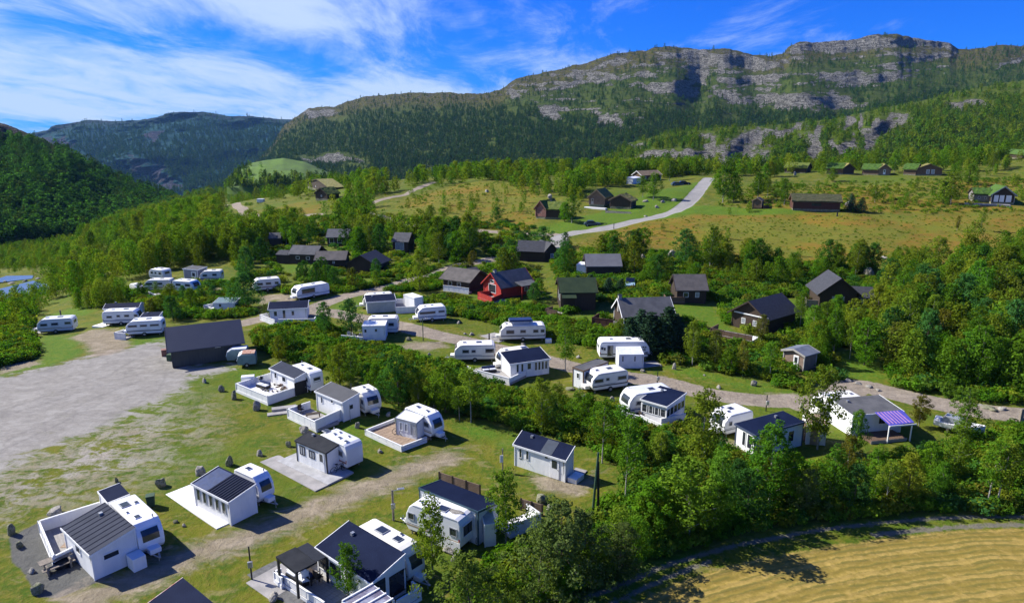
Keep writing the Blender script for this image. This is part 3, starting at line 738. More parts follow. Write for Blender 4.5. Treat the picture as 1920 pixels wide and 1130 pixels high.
mountain('grassy_knoll', [(425, 350), (440, 325), (470, 306), (500, 300), (530, 297), (570, 303), (610, 320), (680, 352)], [(425, 352), (680, 352)], [(425, 620), (680, 620)], [(425, 760), (680, 760)],
         mat('knoll_grass', (0.085, 0.165, 0.010), (0.05, 0.10, 0.010), 0.95, 0.05, 0.5, 0.4), 'bright green grassy knoll under the far mountain', relief=0.03, seed=41, crag=0.3, cols=80, rows=40)
# ---------------------------------------------------------------- builders
class MBd:
    """collects faces of ONE part"""
    def __init__(s): s.v = []; s.f = []
    def add(s, vs, fs):
        b = len(s.v); s.v += [tuple(v) for v in vs]; s.f += [tuple(i + b for i in f) for f in fs]; return s
    def box(s, x0, x1, y0, y1, z0, z1):
        return s.add([(x0, y0, z0), (x1, y0, z0), (x1, y1, z0), (x0, y1, z0), (x0, y0, z1), (x1, y0, z1), (x1, y1, z1), (x0, y1, z1)],
                     [(0, 3, 2, 1), (4, 5, 6, 7), (0, 1, 5, 4), (1, 2, 6, 5), (2, 3, 7, 6), (3, 0, 4, 7)])
    def slab(s, quad, th):
        """a sheet with thickness th hanging under 4 top corners (counter-clockwise from above)"""
        q = [tuple(p) for p in quad]; return s.add(q + [(x, y, z - th) for x, y, z in q], [(0, 1, 2, 3), (7, 6, 5, 4), (0, 4, 5, 1), (1, 5, 6, 2), (2, 6, 7, 3), (3, 7, 4, 0)])
    def prism(s, prof, y0, y1, axis='y'):
        """profile (a,z) counter-clockwise seen from -y, extruded along y (or x)"""
        n = len(prof)
        if axis == 'y': vs = [(a, y0, z) for a, z in prof] + [(a, y1, z) for a, z in prof]
        else: vs = [(y1, a, z) for a, z in prof] + [(y0, a, z) for a, z in prof]
        fs = [tuple(range(n)), tuple(range(2 * n - 1, n - 1, -1))] + [(i, i + n, (i + 1) % n + n, (i + 1) % n) for i in range(n)]
        return s.add(vs, fs)
    def tube(s, a, b, r, n=6, r2=None):
        a = Vector(a); b = Vector(b); d = (b - a).normalized(); u = d.orthogonal().normalized(); w = d.cross(u); r2 = r if r2 is None else r2
        vs = []
        for c, rr in ((a, r), (b, r2)):
            for k in range(n):
                t_ = 2 * math.pi * k / n; vs.append(c + (u * math.cos(t_) + w * math.sin(t_)) * rr)
        return s.add(vs, [(i, (i + 1) % n, (i + 1) % n + n, i + n) for i in range(n)] + [tuple(range(n - 1, -1, -1)), tuple(range(n, 2 * n))])
    def ring(s, c, r, tr, axis='y', n=14, m=5):
        vs = []; fs = []
        for i in range(n):
            a = 2 * math.pi * i / n
            for j in range(m):
                b = 2 * math.pi * j / m; q = r + tr * math.cos(b); h = tr * math.sin(b)
                p = (q * math.cos(a), h, q * math.sin(a)) if axis == 'y' else (h, q * math.cos(a), q * math.sin(a)) if axis == 'x' else (q * math.cos(a), q * math.sin(a), h)
                vs.append((c[0] + p[0], c[1] + p[1], c[2] + p[2]))
        for i in range(n):
            for j in range(m): fs.append((i * m + j, (i + 1) % n * m + j, (i + 1) % n * m + (j + 1) % m, i * m + (j + 1) % m))
        return s.add(vs, fs)
    def mesh(s, name, m, bevel=0.0, seg=2, angle=RAD(30), smooth=False):
        me = bpy.data.meshes.new(name); me.from_pydata(s.v, [], s.f); me.validate(clean_customdata=False)
        bm = bmesh.new(); bm.from_mesh(me); bmesh.ops.recalc_face_normals(bm, faces=bm.faces)
        if bevel:
            es = [e for e in bm.edges if len(e.link_faces) == 2 and e.calc_face_angle(0) > angle]
            bmesh.ops.bevel(bm, geom=es, offset=bevel, segments=seg, affect='EDGES', profile=0.6, clamp_overlap=True)
        if smooth:
            for f in bm.faces: f.smooth = True
        bm.to_mesh(me); bm.free(); me.materials.append(m); return me
    def build(s, name, m, parent=None, **k):
        return link_obj(name, s.mesh(name, m, **k), parent)

FOOT = []      # footprints that plants keep clear of: (origin, ux, L, uy, W, margin)
LAND = []      # landmarks used in the labels of trees and rocks: (phrase, px, py)
class Fr:
    """a right-handed frame on the ground: x along the near side, y away from the viewer"""
    def __init__(s, p0, p1, h0=0.0, depth=None, h1=None, hd=None, margin=0.5, lift=0.0, keep=True):
        h1 = h0 if h1 is None else h1
        A = at(*p0, h0); B = at(*p1, h1)
        d = Vector((B.x - A.x, B.y - A.y)); s.L = d.length; s.ux = d / s.L; s.uy = Vector((-s.ux.y, s.ux.x))
        if isinstance(depth, (int, float)): s.W = float(depth)
        else:
            C_ = at(*depth, h0 if hd is None else hd)
            s.W = max(0.4, (Vector((C_.x, C_.y)) - Vector((A.x, A.y))).dot(s.uy))
        s.O = Vector((A.x, A.y))
        cs = [s.O, s.O + s.ux * s.L, s.O + s.uy * s.W, s.O + s.ux * s.L + s.uy * s.W]
        zs = [gz(c.x, c.y) for c in cs]
        s.z = sum(zs) / 4 + lift; s.zmin = min(zs)
        s.rz = math.atan2(s.ux.y, s.ux.x)
        if keep: FOOT.append((s.O, s.ux, s.L, s.uy, s.W, margin))
    @classmethod
    def behind(c, fr, a, b, gap, W, dz=0.0):
        q = object.__new__(c); q.ux, q.uy, q.rz = fr.ux, fr.uy, fr.rz; q.O = fr.O + fr.ux * fr.L * a + fr.uy * (fr.W + gap); q.L = fr.L * (b - a); q.W = W
        q.z = q.zmin = fr.z + dz; FOOT.append((q.O, q.ux, q.L, q.uy, q.W, .4)); return q
    def empty(s, name, label, cat, group=None, dz=0.0):
        o = bpy.data.objects.new(name, None); COL.objects.link(o)
        o.location = (s.O.x, s.O.y, s.z + dz); o.rotation_euler = (0, 0, s.rz); o.empty_display_size = 0.3
        return tag(o, label, cat, group)

WCACHE = {}
def window(par, side, L, W, a, z0, w, h, frame=None, pane=None, name='window', proud=0.0, bars=0):
    """a framed window lying on a wall; side F (y=0), B (y=W), L (x=0), R (x=L); a = centre along the wall"""
    frame = frame or WHITE; pane = pane or GLASS
    key = (round(w, 2), round(h, 2), frame.name, pane.name, bars)
    if key not in WCACHE:
        t_ = min(0.07, w * 0.12); f = MBd()
        f.box(-w / 2, w / 2, -0.05, 0, 0, t_).box(-w / 2, w / 2, -0.05, 0, h - t_, h).box(-w / 2, -w / 2 + t_, -0.049, 0, t_, h - t_).box(w / 2 - t_, w / 2, -0.049, 0, t_, h - t_)
        for b in range(bars):
            x = -w / 2 + w * (b + 1) / (bars + 1); f.box(x - .02, x + .02, -0.045, 0, t_, h - t_)
        g = MBd().box(-w / 2 + t_, w / 2 - t_, -0.022, -0.002, t_, h - t_)
        WCACHE[key] = (f.mesh('window', frame), g.mesh('pane', pane))
    fm, gm_ = WCACHE[key]
    o = link_obj(name, fm, par); p = link_obj('pane', gm_, o)
    loc, rz = {'F': ((a, -proud, z0), 0), 'B': ((a, W + proud, z0), math.pi), 'R': ((L + proud, a, z0), math.pi / 2), 'L': ((-proud, a, z0), -math.pi / 2)}[side]
    o.location = loc; o.rotation_euler = (0, 0, rz)
    return o
def door(par, side, L, W, a, z0, w=0.8, h=1.95, m=None, glass=True):
    m = m or WHITE; key = ('door', round(w, 2), round(h, 2), m.name)
    if key not in WCACHE:
        d = MBd().box(-w / 2, w / 2, -0.06, 0, 0, h)
        g = MBd().box(-w * 0.28, w * 0.28, -0.075, -0.061, h * 0.5, h * 0.88)
        k = MBd().box(w * 0.34, w * 0.42, -0.11, -0.061, h * 0.45, h * 0.48)
        WCACHE[key] = (d.mesh('door', m, 0.01, 1), g.mesh('pane', GLASS), k.mesh('handle', METAL))
    d, g, k = WCACHE[key]
    o = link_obj('door', d, par)
    if glass: link_obj('pane', g, o)
    link_obj('handle', k, o)
    loc, rz = {'F': ((a, 0, z0), 0), 'B': ((a, W, z0), math.pi), 'R': ((L, a, z0), math.pi / 2), 'L': ((0, a, z0), -math.pi / 2)}[side]
    o.location = loc; o.rotation_euler = (0, 0, rz); return o
def hatches(par, L, W, H, pts):
    for a, b, s in pts:
        o = MBd().box(-s / 2, s / 2, -s / 2 * .8, s / 2 * .8, 0, .07).build('roof_hatch', SHELLG if s > .6 else SHELL, par, bevel=.02, seg=1)
        o.location = (a * L, b * W, H)
        l = MBd().box(-s / 2 * .8, s / 2 * .8, -s / 2 * .62, s / 2 * .62, .071, .09).build('pane', GLASS, o)

RK2 = random.Random(4)
SHELL_W = mat('ivory_shell', (0.78, 0.76, 0.70), (0.68, 0.66, 0.60), 0.4, 0.7, spec=0.5)
SHELL_G = mat('pale_grey_shell', (0.68, 0.70, 0.72), (0.6, 0.62, 0.64), 0.4, 0.7, spec=0.5)
STRIPES = [SHELLG, mat('blue_stripe', (.06, .12, .3), None, .4, 2), mat('beige_stripe', (.42, .34, .24), None, .4, 2), DARKM, mat('dark_red_stripe', (.25, .05, .05), None, .4, 2)]
def caravan(fr, label, H=2.62, hitch=1, sides='F', wins=None, endwin=True, hatch=((.25, .5, .5), (.6, .55, .75)), shell=None, stripe=None, group='caravans on the camp site', name='caravan', floor=0.42, wheels=True, cat='caravan', lm=None):
    """rounded touring caravan in frame fr (x along its length); hitch = +1 nose at x=L, -1 nose at x=0"""
    shell = shell or RK2.choice([SHELL, SHELL, SHELL_W, SHELL_G]); stripe = stripe or RK2.choice(STRIPES); L, W = fr.L, fr.W
    r = fr.empty(name, label, cat, group)
    def X(x): return x if hitch < 0 else L - x      # x measured from the nose
    prof = [(.30, floor), (.06, floor + .35), (.0, 1.15), (.10, 1.75), (.42, H - .35), (.78, H - .06), (1.15, H), (L - .45, H), (L - .16, H - .12), (L - .03, H - .5), (L, 1.1), (L - .06, floor)]
    prof = [(X(a), z) for a, z in prof]
    if hitch > 0: prof = prof[::-1]
    MBd().prism(prof, 0, W).build('body', shell, r, bevel=.09, seg=3, angle=RAD(50), smooth=False)
    # side bands, skirt
    for y0, y1 in ((-.012, .0), (W, W + .012)):
        b = MBd().prism([(X(.14), .80), (X(L - .1), .80), (X(L - .1), .93), (X(.11), .93)], y0, y1)
        b.build('stripe', stripe or SHELLG, r)
        MBd().prism([(X(.2), 1.0), (X(L * .7), 1.0), (X(L * .62), 1.08), (X(.2), 1.04)], y0, y1).build('stripe', SHELLG, r)
    rl = MBd(); x0_, x1_ = sorted((X(.8), X(L - .35)))
    for y in (-.02, W): rl.box(x0_, x1_, y, y + .02, H - .16, H - .11)
    rl.build('awning_rail', SHELLG, r)
    x0_, x1_ = sorted((X(1.0), X(1.35)))
    MBd().tube((X(.9), W * .8, H), (X(.9), W * .8, H + .22), .05, 8).build('flue', METAL, r)
    for y in (-.018, W): MBd().box(X(L - .12) - .05, X(L - .12) + .05, y, y + .018, .95, 1.15).build('tail_light', REDW, r)
    MBd().box(.35, L - .35, .18, W - .18, .22, floor + .02).build('chassis', DARKM, r)
    # windows
    wins = wins if wins is not None else [(.24, .17, 1.35, .55), (.5, .12, 1.4, .5), (.8, .17, 1.35, .55)]
    for side in sides:
        for c_, w_, z_, h_ in wins:
            window(r, side, L, W, c_ * L, z_, w_ * L, h_, SHELLG, GLASS)
    if 'D' in str(sides) or True:
        dd = door(r, 'B' if 'F' in sides else 'F', L, W, L * .42, floor + .05, .65, 1.8, SHELL)
    # end windows
    ex = 'R' if hitch < 0 else 'L'
    if endwin:
        window(r, ex, L, W, W / 2, 1.35, W * .55, .6, SHELLG, GLASS, proud=-.035)
        f_ = MBd().prism([(X(-.01), 1.32), (X(.075), 1.76), (X(.31), 2.14), (X(.35), 2.10), (X(.12), 1.74), (X(.04), 1.32)], W * .18, W * .82)
        f_.build('front_window', GLASS, r)
    hatches(r, L, W, H, hatch)
    if wheels:
        for y in (.02, W - .02):
            w_ = MBd()
            w_.tube((L / 2, y - .09 if y < 1 else y - .10, .33), (L / 2, y + .10 if y < 1 else y + .09, .33), .33, 14)
            wo_ = w_.build('wheel', RUBBER, r)
            MBd().tube((L / 2, y - .115, .33), (L / 2, y + .115, .33), .17, 10).build('rim', METAL, wo_)
        d = MBd(); n0 = X(.35); n1 = X(-1.25)
        d.tube((n0, W * .25, .42), (n1, W / 2, .42), .05).tube((n0, W * .75, .42), (n1, W / 2, .42), .05).tube((X(-1.0), W / 2, .05), (X(-1.0), W / 2, .75), .035)
        d.build('drawbar', METAL, r)
        g0, g1 = sorted((X(-.55), X(.12)))
        MBd().box(g0, g1, W * .28, W * .72, .45, .85).build('gas_locker', shell, r, bevel=.05)
        for sx in (.5, L - .5):
            for sy in (.2, W - .2):
                MBd().box(sx - .04, sx + .04, sy - .04, sy + .04, 0, .25).build('steady_leg', METAL, r)
    if lm:
        c_ = fr.O + fr.ux * L / 2 + fr.uy * W / 2; q = project(c_.x, c_.y, fr.z + 1.3); LAND.append((lm, float(q[0]), float(q[1])))
    return r

def annex(fr, label, h0=2.1, h1=2.65, roof=None, wall=None, over=.15, wins=(), doors=(), ribs=False, trim=None, peak=None, cat='awning room', name='awning_room', group='rigid awning rooms beside caravans', lm=None, open_front=False, base=0.0, seam=None):
    """a small room with a shed roof: y=0 edge at height h0, y=W edge at h1 (or a gable with ridge 'peak' along x)"""
    roof = roof or CHAR; wall = wall or WHITE; trim = trim or WHITE; L, W = fr.L, fr.W
    r = fr.empty(name, label, cat, group)
    th = .10
    w = MBd()
    if peak is None:
        prof = [(0, base), (W, base), (W, h1 - th), (0, h0 - th)]
    else:
        prof = [(0, base), (W, base), (W, h1 - th), (W / 2, peak - th), (0, h0 - th)]
    if not open_front: w.prism(prof, 0, L, 'x').build('wall', wall, r)
    s = (h1 - h0) / W
    ro = MBd()
    if peak is None:
        ro.slab([(-over, -over, h0 - s * over), (L + over, -over, h0 - s * over), (L + over, W + over * .5, h1 + s * over * .5), (-over, W + over * .5, h1 + s * over * .5)], th)
        def zr(y): return h0 + s * y
    else:
        s1 = (peak - h0) / (W / 2); s2 = (peak - h1) / (W / 2)
        ro.slab([(-over, -over, h0 - s1 * over), (L + over, -over, h0 - s1 * over), (L + over, W / 2, peak), (-over, W / 2, peak)], th)
        ro.slab([(-over, W / 2, peak), (L + over, W / 2, peak), (L + over, W + over, h1 - s2 * over), (-over, W + over, h1 - s2 * over)], th)
        def zr(y): return h0 + s1 * y if y < W / 2 else h1 + s2 * (W - y)
    if ribs:
        k = max(4, int(L / .55))
        for i in range(k + 1):
            x = -over + (L + 2 * over) * i / k
            y1_ = W + over * .4
            if peak is None: ro.slab([(x - .025, -over, h0 - s * over + .035), (x + .025, -over, h0 - s * over + .035), (x + .025, y1_, zr(y1_) + .035), (x - .025, y1_, zr(y1_) + .035)], .033)
    roo = ro.build('roof', roof, r)
    # boards round the roof edge
    e = MBd(); o_ = over + .03
    zz0 = zr(-o_) if peak is None else zr(0) - s1 * o_
    e.slab([(-o_, -o_, zz0 + .03), (L + o_, -o_, zz0 + .03), (L + o_, -o_ + .05, zz0 + .03), (-o_, -o_ + .05, zz0 + .03)], .18)
    for x in (-o_, L + o_ - .05):
        if peak is None:
            e.slab([(x, -o_ + .05, zz0 + .03), (x + .05, -o_ + .05, zz0 + .03), (x + .05, W + over * .5, h1 + s * over * .5 + .03), (x, W + over * .5, h1 + s * over * .5 + .03)], .18)
        else:
            e.slab([(x, -o_ + .05, zz0 + .03), (x + .05, -o_ + .05, zz0 + .03), (x + .05, W / 2, peak + .03), (x, W / 2, peak + .03)], .18)
            e.slab([(x, W / 2, peak + .03), (x + .05, W / 2, peak + .03), (x + .05, W + over, h1 - s2 * over + .03), (x, W + over, h1 - s2 * over + .03)], .18)
    e.build('fascia', trim, r)
    if seam:
        q = MBd(); x0, x1, mt = seam
        x0 *= L; x1 *= L
        if peak is None: q.slab([(x0, -over * .6, zr(-over * .6) + .02), (x1, -over * .6, zr(-over * .6) + .02), (x1, W * .97, zr(W * .97) + .02), (x0, W * .97, zr(W * .97) + .02)], .015)
        q.build('roof_sheet', mt, r)
    MBd().tube((L * .97, .06 if not over > .3 else .0, .05), (L * .97, -.04, h0 - .2), .035, 6).build('downpipe', METAL, r)
    if L > 2.5 and RK2.random() < .3: MBd().box(L * .2, L * .2 + .25, W * .7, W * .7 + .25, zr(W * .7) - .02, zr(W * .7) + .22).build('roof_vent', METAL, r)
    # corner boards
    for x, y in ((0, 0), (L, 0), (L, W), (0, W)):
        if open_front or True:
            hh = (h0 if y == 0 else h1) - th - .01
            MBd().box(x - .05, x + .05, y - .05, y + .05, base, hh).build('corner_post', trim, r)
    for wd in wins: window(r, wd[0], L, W, wd[1] * (L if wd[0] in 'FB' else W), *wd[2:5], *(wd[5:] if len(wd) > 5 else ()))
    for d in doors: door(r, d[0], L, W, d[1] * (L if d[0] in 'FB' else W), *d[2:])
    if lm:
        c_ = fr.O + fr.ux * L / 2 + fr.uy * W / 2; q = project(c_.x, c_.y, fr.z + 1.3); LAND.append((lm, float(q[0]), float(q[1])))
    return r

def terrace(fr, label, h=0.9, z=0.25, sides='FLR', floor=None, wall=None, panel=1.15, group=None, name='terrace', cat='terrace', rail=None, thick=.06, skirt=True, boards=0.0):
    """wooden terrace: floor, and low walls made of separate panels between posts"""
    floor = floor or DECK; wall = wall or WHITE; L, W = fr.L, fr.W
    r = fr.empty(name, label, cat, group)
    if boards:
        k = int(L / boards)
        bm_ = MBd().box(.012, L / k - .012, 0, W, z - .05, z).mesh('deck_board', floor)
        for i in range(k): link_obj('deck_board', bm_, r).location = (i * L / k, 0, random.uniform(-.006, .006))
        MBd().box(0.02, L - .02, 0.02, W - .02, 0, z - .055).build('frame', floor, r)
    else: MBd().box(0, L, 0, W, 0, z).build('floor', floor, r)
    if skirt:
        MBd().box(-.03, L + .03, -.03, -.002, -.15, z - .02).build('skirt', wall, r)
    for sd in sides:
        n_ = L if sd in 'FB' else W; k = max(1, round(n_ / panel)); p = n_ / k
        pm = MBd().box(.03, p - .03, -thick / 2, thick / 2, z + .004, z + h - .05).mesh('wall_panel', wall)
        qm = MBd().box(-.035, .035, -.045, .045, z, z + h).mesh('post', wall)
        rm_ = MBd().box(-.04, n_ + .04, -.07, .07, z + h + .001, z + h + .04).mesh('top_rail', rail or wall)
        base, rz = {'F': ((0, .05), 0), 'B': ((0, W - .05), 0), 'L': ((.05, 0), math.pi / 2), 'R': ((L - .05, 0), math.pi / 2)}[sd]
        d = (math.cos(rz), math.sin(rz))
        for i in range(k):
            o = link_obj('wall_panel', pm, r); o.location = (base[0] + d[0] * p * i, base[1] + d[1] * p * i, 0); o.rotation_euler = (0, 0, rz)
        for i in range(k + 1):
            o = link_obj('post', qm, r); o.location = (base[0] + d[0] * p * i, base[1] + d[1] * p * i, 0); o.rotation_euler = (0, 0, rz)
        o = link_obj('top_rail', rm_, r); o.location = (base[0], base[1], 0); o.rotation_euler = (0, 0, rz)
    return r

def slab(fr, label, h=.06, m=None, name='paved_slab', cat='slab', group=None):
    r = MBd().box(0, fr.L, 0, fr.W, -.15, h).build(name, m or PAVE, None, bevel=.01, seg=1)
    r.location = (fr.O.x, fr.O.y, fr.z); r.rotation_euler = (0, 0, fr.rz)
    return tag(r, label, cat, group)

def cabin(fr, label, he=2.4, hr=4.0, axis='x', wall=None, roof=None, trim=None, over=.4, wins=(), doors=(), chimney=None, turf=False, group='mountain cabins between the trees', name='cabin', lm=None, th=None, porch=None, base=.3, slatted=False, cat='cabin', logs=False):
    """gabled cabin; axis 'x': ridge along the near side, 'y': the gable faces the viewer"""
    wall = wall or BLACKW; roof = roof or GREYR; trim = trim or wall; L, W = fr.L, fr.W; th = th or (.32 if turf else .13)
    r = fr.empty(name, label, cat, group)
    MBd().box(-.02, L + .02, -.02, W + .02, -.8, base).build('foundation', DARKW if not turf else MOSSR, r)
    w = MBd()
    D_ = W if axis == 'x' else L; Ln = L if axis == 'x' else W
    prof = [(0, base + .002), (D_, base + .002), (D_, he), (D_ / 2, hr), (0, he)]
    if axis == 'x': w.prism(prof, 0, L, 'x')
    else: w.prism(prof, 0, W, 'y')
    w.build('wall', wall, r)
    s = (hr - he) / (D_ / 2)
    for sd in (0, 1):
        ro = MBd(); e0 = -over; zt = th + .02
        if axis == 'x':
            if sd == 0: q = [(-over, e0, he + s * e0 + zt), (L + over, e0, he + s * e0 + zt), (L + over, W / 2, hr + zt), (-over, W / 2, hr + zt)]
            else: q = [(-over, W / 2, hr + zt), (L + over, W / 2, hr + zt), (L + over, W - e0, he + s * e0 + zt), (-over, W - e0, he + s * e0 + zt)]
        else:
            if sd == 0: q = [(e0, -over, he + s * e0 + zt), (L / 2, -over, hr + zt), (L / 2, W + over, hr + zt), (e0, W + over, he + s * e0 + zt)]
            else: q = [(L / 2, -over, hr + zt), (L - e0, -over, he + s * e0 + zt), (L - e0, W + over, he + s * e0 + zt), (L / 2, W + over, hr + zt)]
        if turf:
            bm = bmesh.new(); vs = [bm.verts.new(p) for p in q]; f = bm.faces.new(vs)
            bmesh.ops.subdivide_edges(bm, edges=bm.edges, cuts=11, use_grid_fill=True)
            for v in bm.verts: v.co.z += mnoise.noise(Vector((v.co.x * 1.3 + fr.O.x, v.co.y * 1.3, sd * 9.1))) * .16 + mnoise.noise(Vector((v.co.x * 4, v.co.y * 4, fr.O.y))) * .08
            ex = bmesh.ops.extrude_face_region(bm, geom=bm.faces[:])
            for v in [g for g in ex['geom'] if isinstance(g, bmesh.types.BMVert)]: v.co.z -= th
            bmesh.ops.recalc_face_normals(bm, faces=bm.faces)
            me = bpy.data.meshes.new('roof'); bm.to_mesh(me); bm.free(); me.materials.append(roof); link_obj('roof', me, r)
            ro = MBd(); ro.slab([(x, y, z - th - .01) for x, y, z in q], .06); ro.build('roof_boards', trim, r)
        else:
            ro.slab(q, th); ro.build('roof', roof, r)
    # bargeboards on the gables
    for a in (-over - .05, Ln + over):
        for sd in (0, 1):
            e = MBd(); z0_ = he - s * over + th + .05; z1_ = hr + th + .05
            c0, c1 = (-over, D_ / 2) if sd == 0 else (D_ + over, D_ / 2)
            pr = [(c0, z0_ - .26), (c1, z1_ - .26), (c1, z1_), (c0, z0_)]
            if axis == 'x': e.prism(pr, a, a + .05, 'x')
            else: e.prism(pr, a, a + .05, 'y')
            e.build('bargeboard', trim, r)
    for x, y in ((0, 0), (L, 0), (L, W), (0, W)):
        MBd().box(x - .07, x + .07, y - .07, y + .07, base, he).build('corner_board', trim, r)
    if logs:
        for i in range(int((he - base) / .28)):
            z_ = base + .14 + i * .28
            MBd().tube((-.25, -.0, z_), (L + .25, -.0, z_), .12, 6).build('log', wall, r)
            MBd().tube((0, -.25, z_), (0, W + .25, z_), .12, 6).build('log', wall, r)
    for wd in wins: window(r, wd[0], L, W, wd[1] * (L if wd[0] in 'FB' else W), *wd[2:5], *(wd[5:] if len(wd) > 5 else ()))
    for d in doors: door(r, d[0], L, W, d[1] * (L if d[0] in 'FB' else W), *d[2:])
    if chimney:
        cx, cy, ch = chimney
        c_ = MBd().box(cx * L - .25, cx * L + .25, cy * W - .25, cy * W + .25, he, hr + ch).build('chimney', PAVE if not turf else ROCK, r)
        MBd().box(cx * L - .32, cx * L + .32, cy * W - .32, cy * W + .32, hr + ch + .001, hr + ch + .08).build('chimney_cap', DARKM, c_)
    if porch:       # (x0, x1, depth, height, roof material) lean-to in front
        x0, x1, dp, ph, pm = porch; x0 *= L; x1 *= L
        MBd().slab([(x0, -dp, ph), (x1, -dp, ph), (x1, -.08, ph + .45), (x0, -.08, ph + .45)], .1).build('porch_roof', pm, r)
        for x in (x0 + .15, x1 - .15): MBd().box(x - .06, x + .06, -dp + .12, -dp + .24, 0, ph - .1).build('porch_post', trim, r)
    if lm:
        c_ = fr.O + fr.ux * L / 2 + fr.uy * W / 2; q = project(c_.x, c_.y, fr.z + 1.3); LAND.append((lm, float(q[0]), float(q[1])))
    return r

ROCKM = []
def rock_mesh(seed, m=None):
    bm = bmesh.new(); bmesh.ops.create_icosphere(bm, subdivisions=3, radius=1)
    rr = random.Random(seed); off = Vector((rr.random() * 40, rr.random() * 40, 0))
    planes = [(Vector((rr.uniform(-1, 1), rr.uniform(-1, 1), rr.uniform(-.3, 1))).normalized(), rr.uniform(.55, .85)) for _ in range(9)]
    for v in bm.verts:
        for n_, d in planes:
            k = v.co.dot(n_)
            if k > d: v.co -= n_ * (k - d) * .9
        v.co *= 1 + .22 * mnoise.noise(v.co * 1.3 + off) + .07 * mnoise.noise(v.co * 4 + off)
    me = bpy.data.meshes.new('rock'); bm.to_mesh(me); bm.free(); me.materials.append(m or ROCK); return me
for i in range(6): ROCKM.append(rock_mesh(i + 5, ROCK if i % 3 else MOSSR))
RK = random.Random(12)
def rock(px, py, w, h, label, group=None, rz=None, k=None, cat='boulder', lean=0):
    """boulder whose foot is at the pixel; w, h metres"""
    w *= .68; h *= .7
    p = at(px, py); o = bpy.data.objects.new('boulder', ROCKM[RK.randrange(6) if k is None else k]); COL.objects.link(o)
    o.location = (p.x, p.y + w * .2, p.z + h * .32); o.scale = (w / 2, w / 2 * RK.uniform(.7, 1), h * .66)
    o.rotation_euler = (RAD(lean), RAD(RK.uniform(-8, 8)), RK.uniform(0, 6) if rz is None else rz)
    FOOT.append((Vector((p.x - w / 2, p.y - w / 2)), Vector((1, 0)), w, Vector((0, 1)), w, .2))
    return tag(o, label, cat, group)

def empty_at(name, p, rz, label, cat, group=None):
    o = bpy.data.objects.new(name, None); COL.objects.link(o); o.location = p; o.rotation_euler = (0, 0, rz); o.empty_display_size = .3
    return tag(o, label, cat, group)
def post(px, py, h, label, m=None, box=True, r=.07, lamp=False, name='signpost', cat='post'):
    p = at(px, py); e = empty_at(name, p, .3, label, cat, None)
    MBd().tube((0, 0, -.2), (0, 0, h), r, 8, r * .85).build('pole', m or POSTW, e)
    if box: MBd().box(-.16, .16, -.26, -.075, h * .42, h * .42 + .45).build('meter_box', METAL, e, bevel=.02, seg=1)
    if lamp:
        a = MBd().tube((0, 0, h - .12), (.55, 0, h - .02), .03).build('arm', METAL, e)
        MBd().box(.4, .95, -.12, .12, h - .06, h + .04).build('lamp_head', METAL, a, bevel=.02, seg=1)
    return e
def bicycle(p, rz, label, col=None):
    e = empty_at('bicycle', p, rz, label, 'bicycle')
    for x in (0, 1.05):
        w = MBd().ring((x, 0, .34), .31, .025).build('wheel', RUBBER, e)
        s = MBd()
        for k in range(4):
            a = k * math.pi / 4; s.tube((x - .29 * math.cos(a), 0, .34 - .29 * math.sin(a)), (x + .29 * math.cos(a), 0, .34 + .29 * math.sin(a)), .006, 4)
        s.build('spoke', METAL, w)
    f = MBd()
    for a, b in (((0, 0, .34), (.42, 0, .3)), ((.42, 0, .3), (.3, 0, .85)), ((0, 0, .34), (.34, 0, .72)), ((.42, 0, .3), (.9, 0, .78)), ((.34, 0, .75), (.9, 0, .82)), ((1.05, 0, .34), (.88, 0, .95))): f.tube(a, b, .022)
    f.build('frame', col or DARKM, e)
    MBd().tube((.86, -.28, 1.0), (.86, .28, 1.0), .018).build('handlebar', METAL, e)
    MBd().box(.16, .42, -.07, .07, .85, .91).build('saddle', RUBBER, e, bevel=.02)
    return e
def chair(p, rz, label, m=None, group=None):
    e = empty_at('chair', p, rz, label, 'chair', group); m = m or DARKM
    MBd().box(-.25, .25, -.25, .25, .40, .46).build('seat', m, e, bevel=.015, seg=1)
    MBd().box(-.25, .25, .2, .26, .47, .95).build('backrest', m, e, bevel=.015, seg=1)
    lm_ = MBd().box(-.02, .02, -.02, .02, 0, .399).mesh('leg', METAL)
    for x in (-.22, .22):
        for y in (-.22, .22): link_obj('leg', lm_, e).location = (x, y, 0)
        MBd().box(x - .025, x + .025, -.24, .2, .62, .66).build('armrest', m, e)
    return e
def table(p, rz, label, L=1.4, W=.8, m=None, h=.72):
    e = empty_at('table', p, rz, label, 'table'); m = m or POSTW
    MBd().box(-L / 2, L / 2, -W / 2, W / 2, h - .05, h).build('table_top', m, e, bevel=.01, seg=1)
    lm_ = MBd().box(-.035, .035, -.035, .035, 0, h - .051).mesh('leg', m)
    for x in (-L / 2 + .1, L / 2 - .1):
        for y in (-W / 2 + .1, W / 2 - .1): link_obj('leg', lm_, e).location = (x, y, 0)
    return e
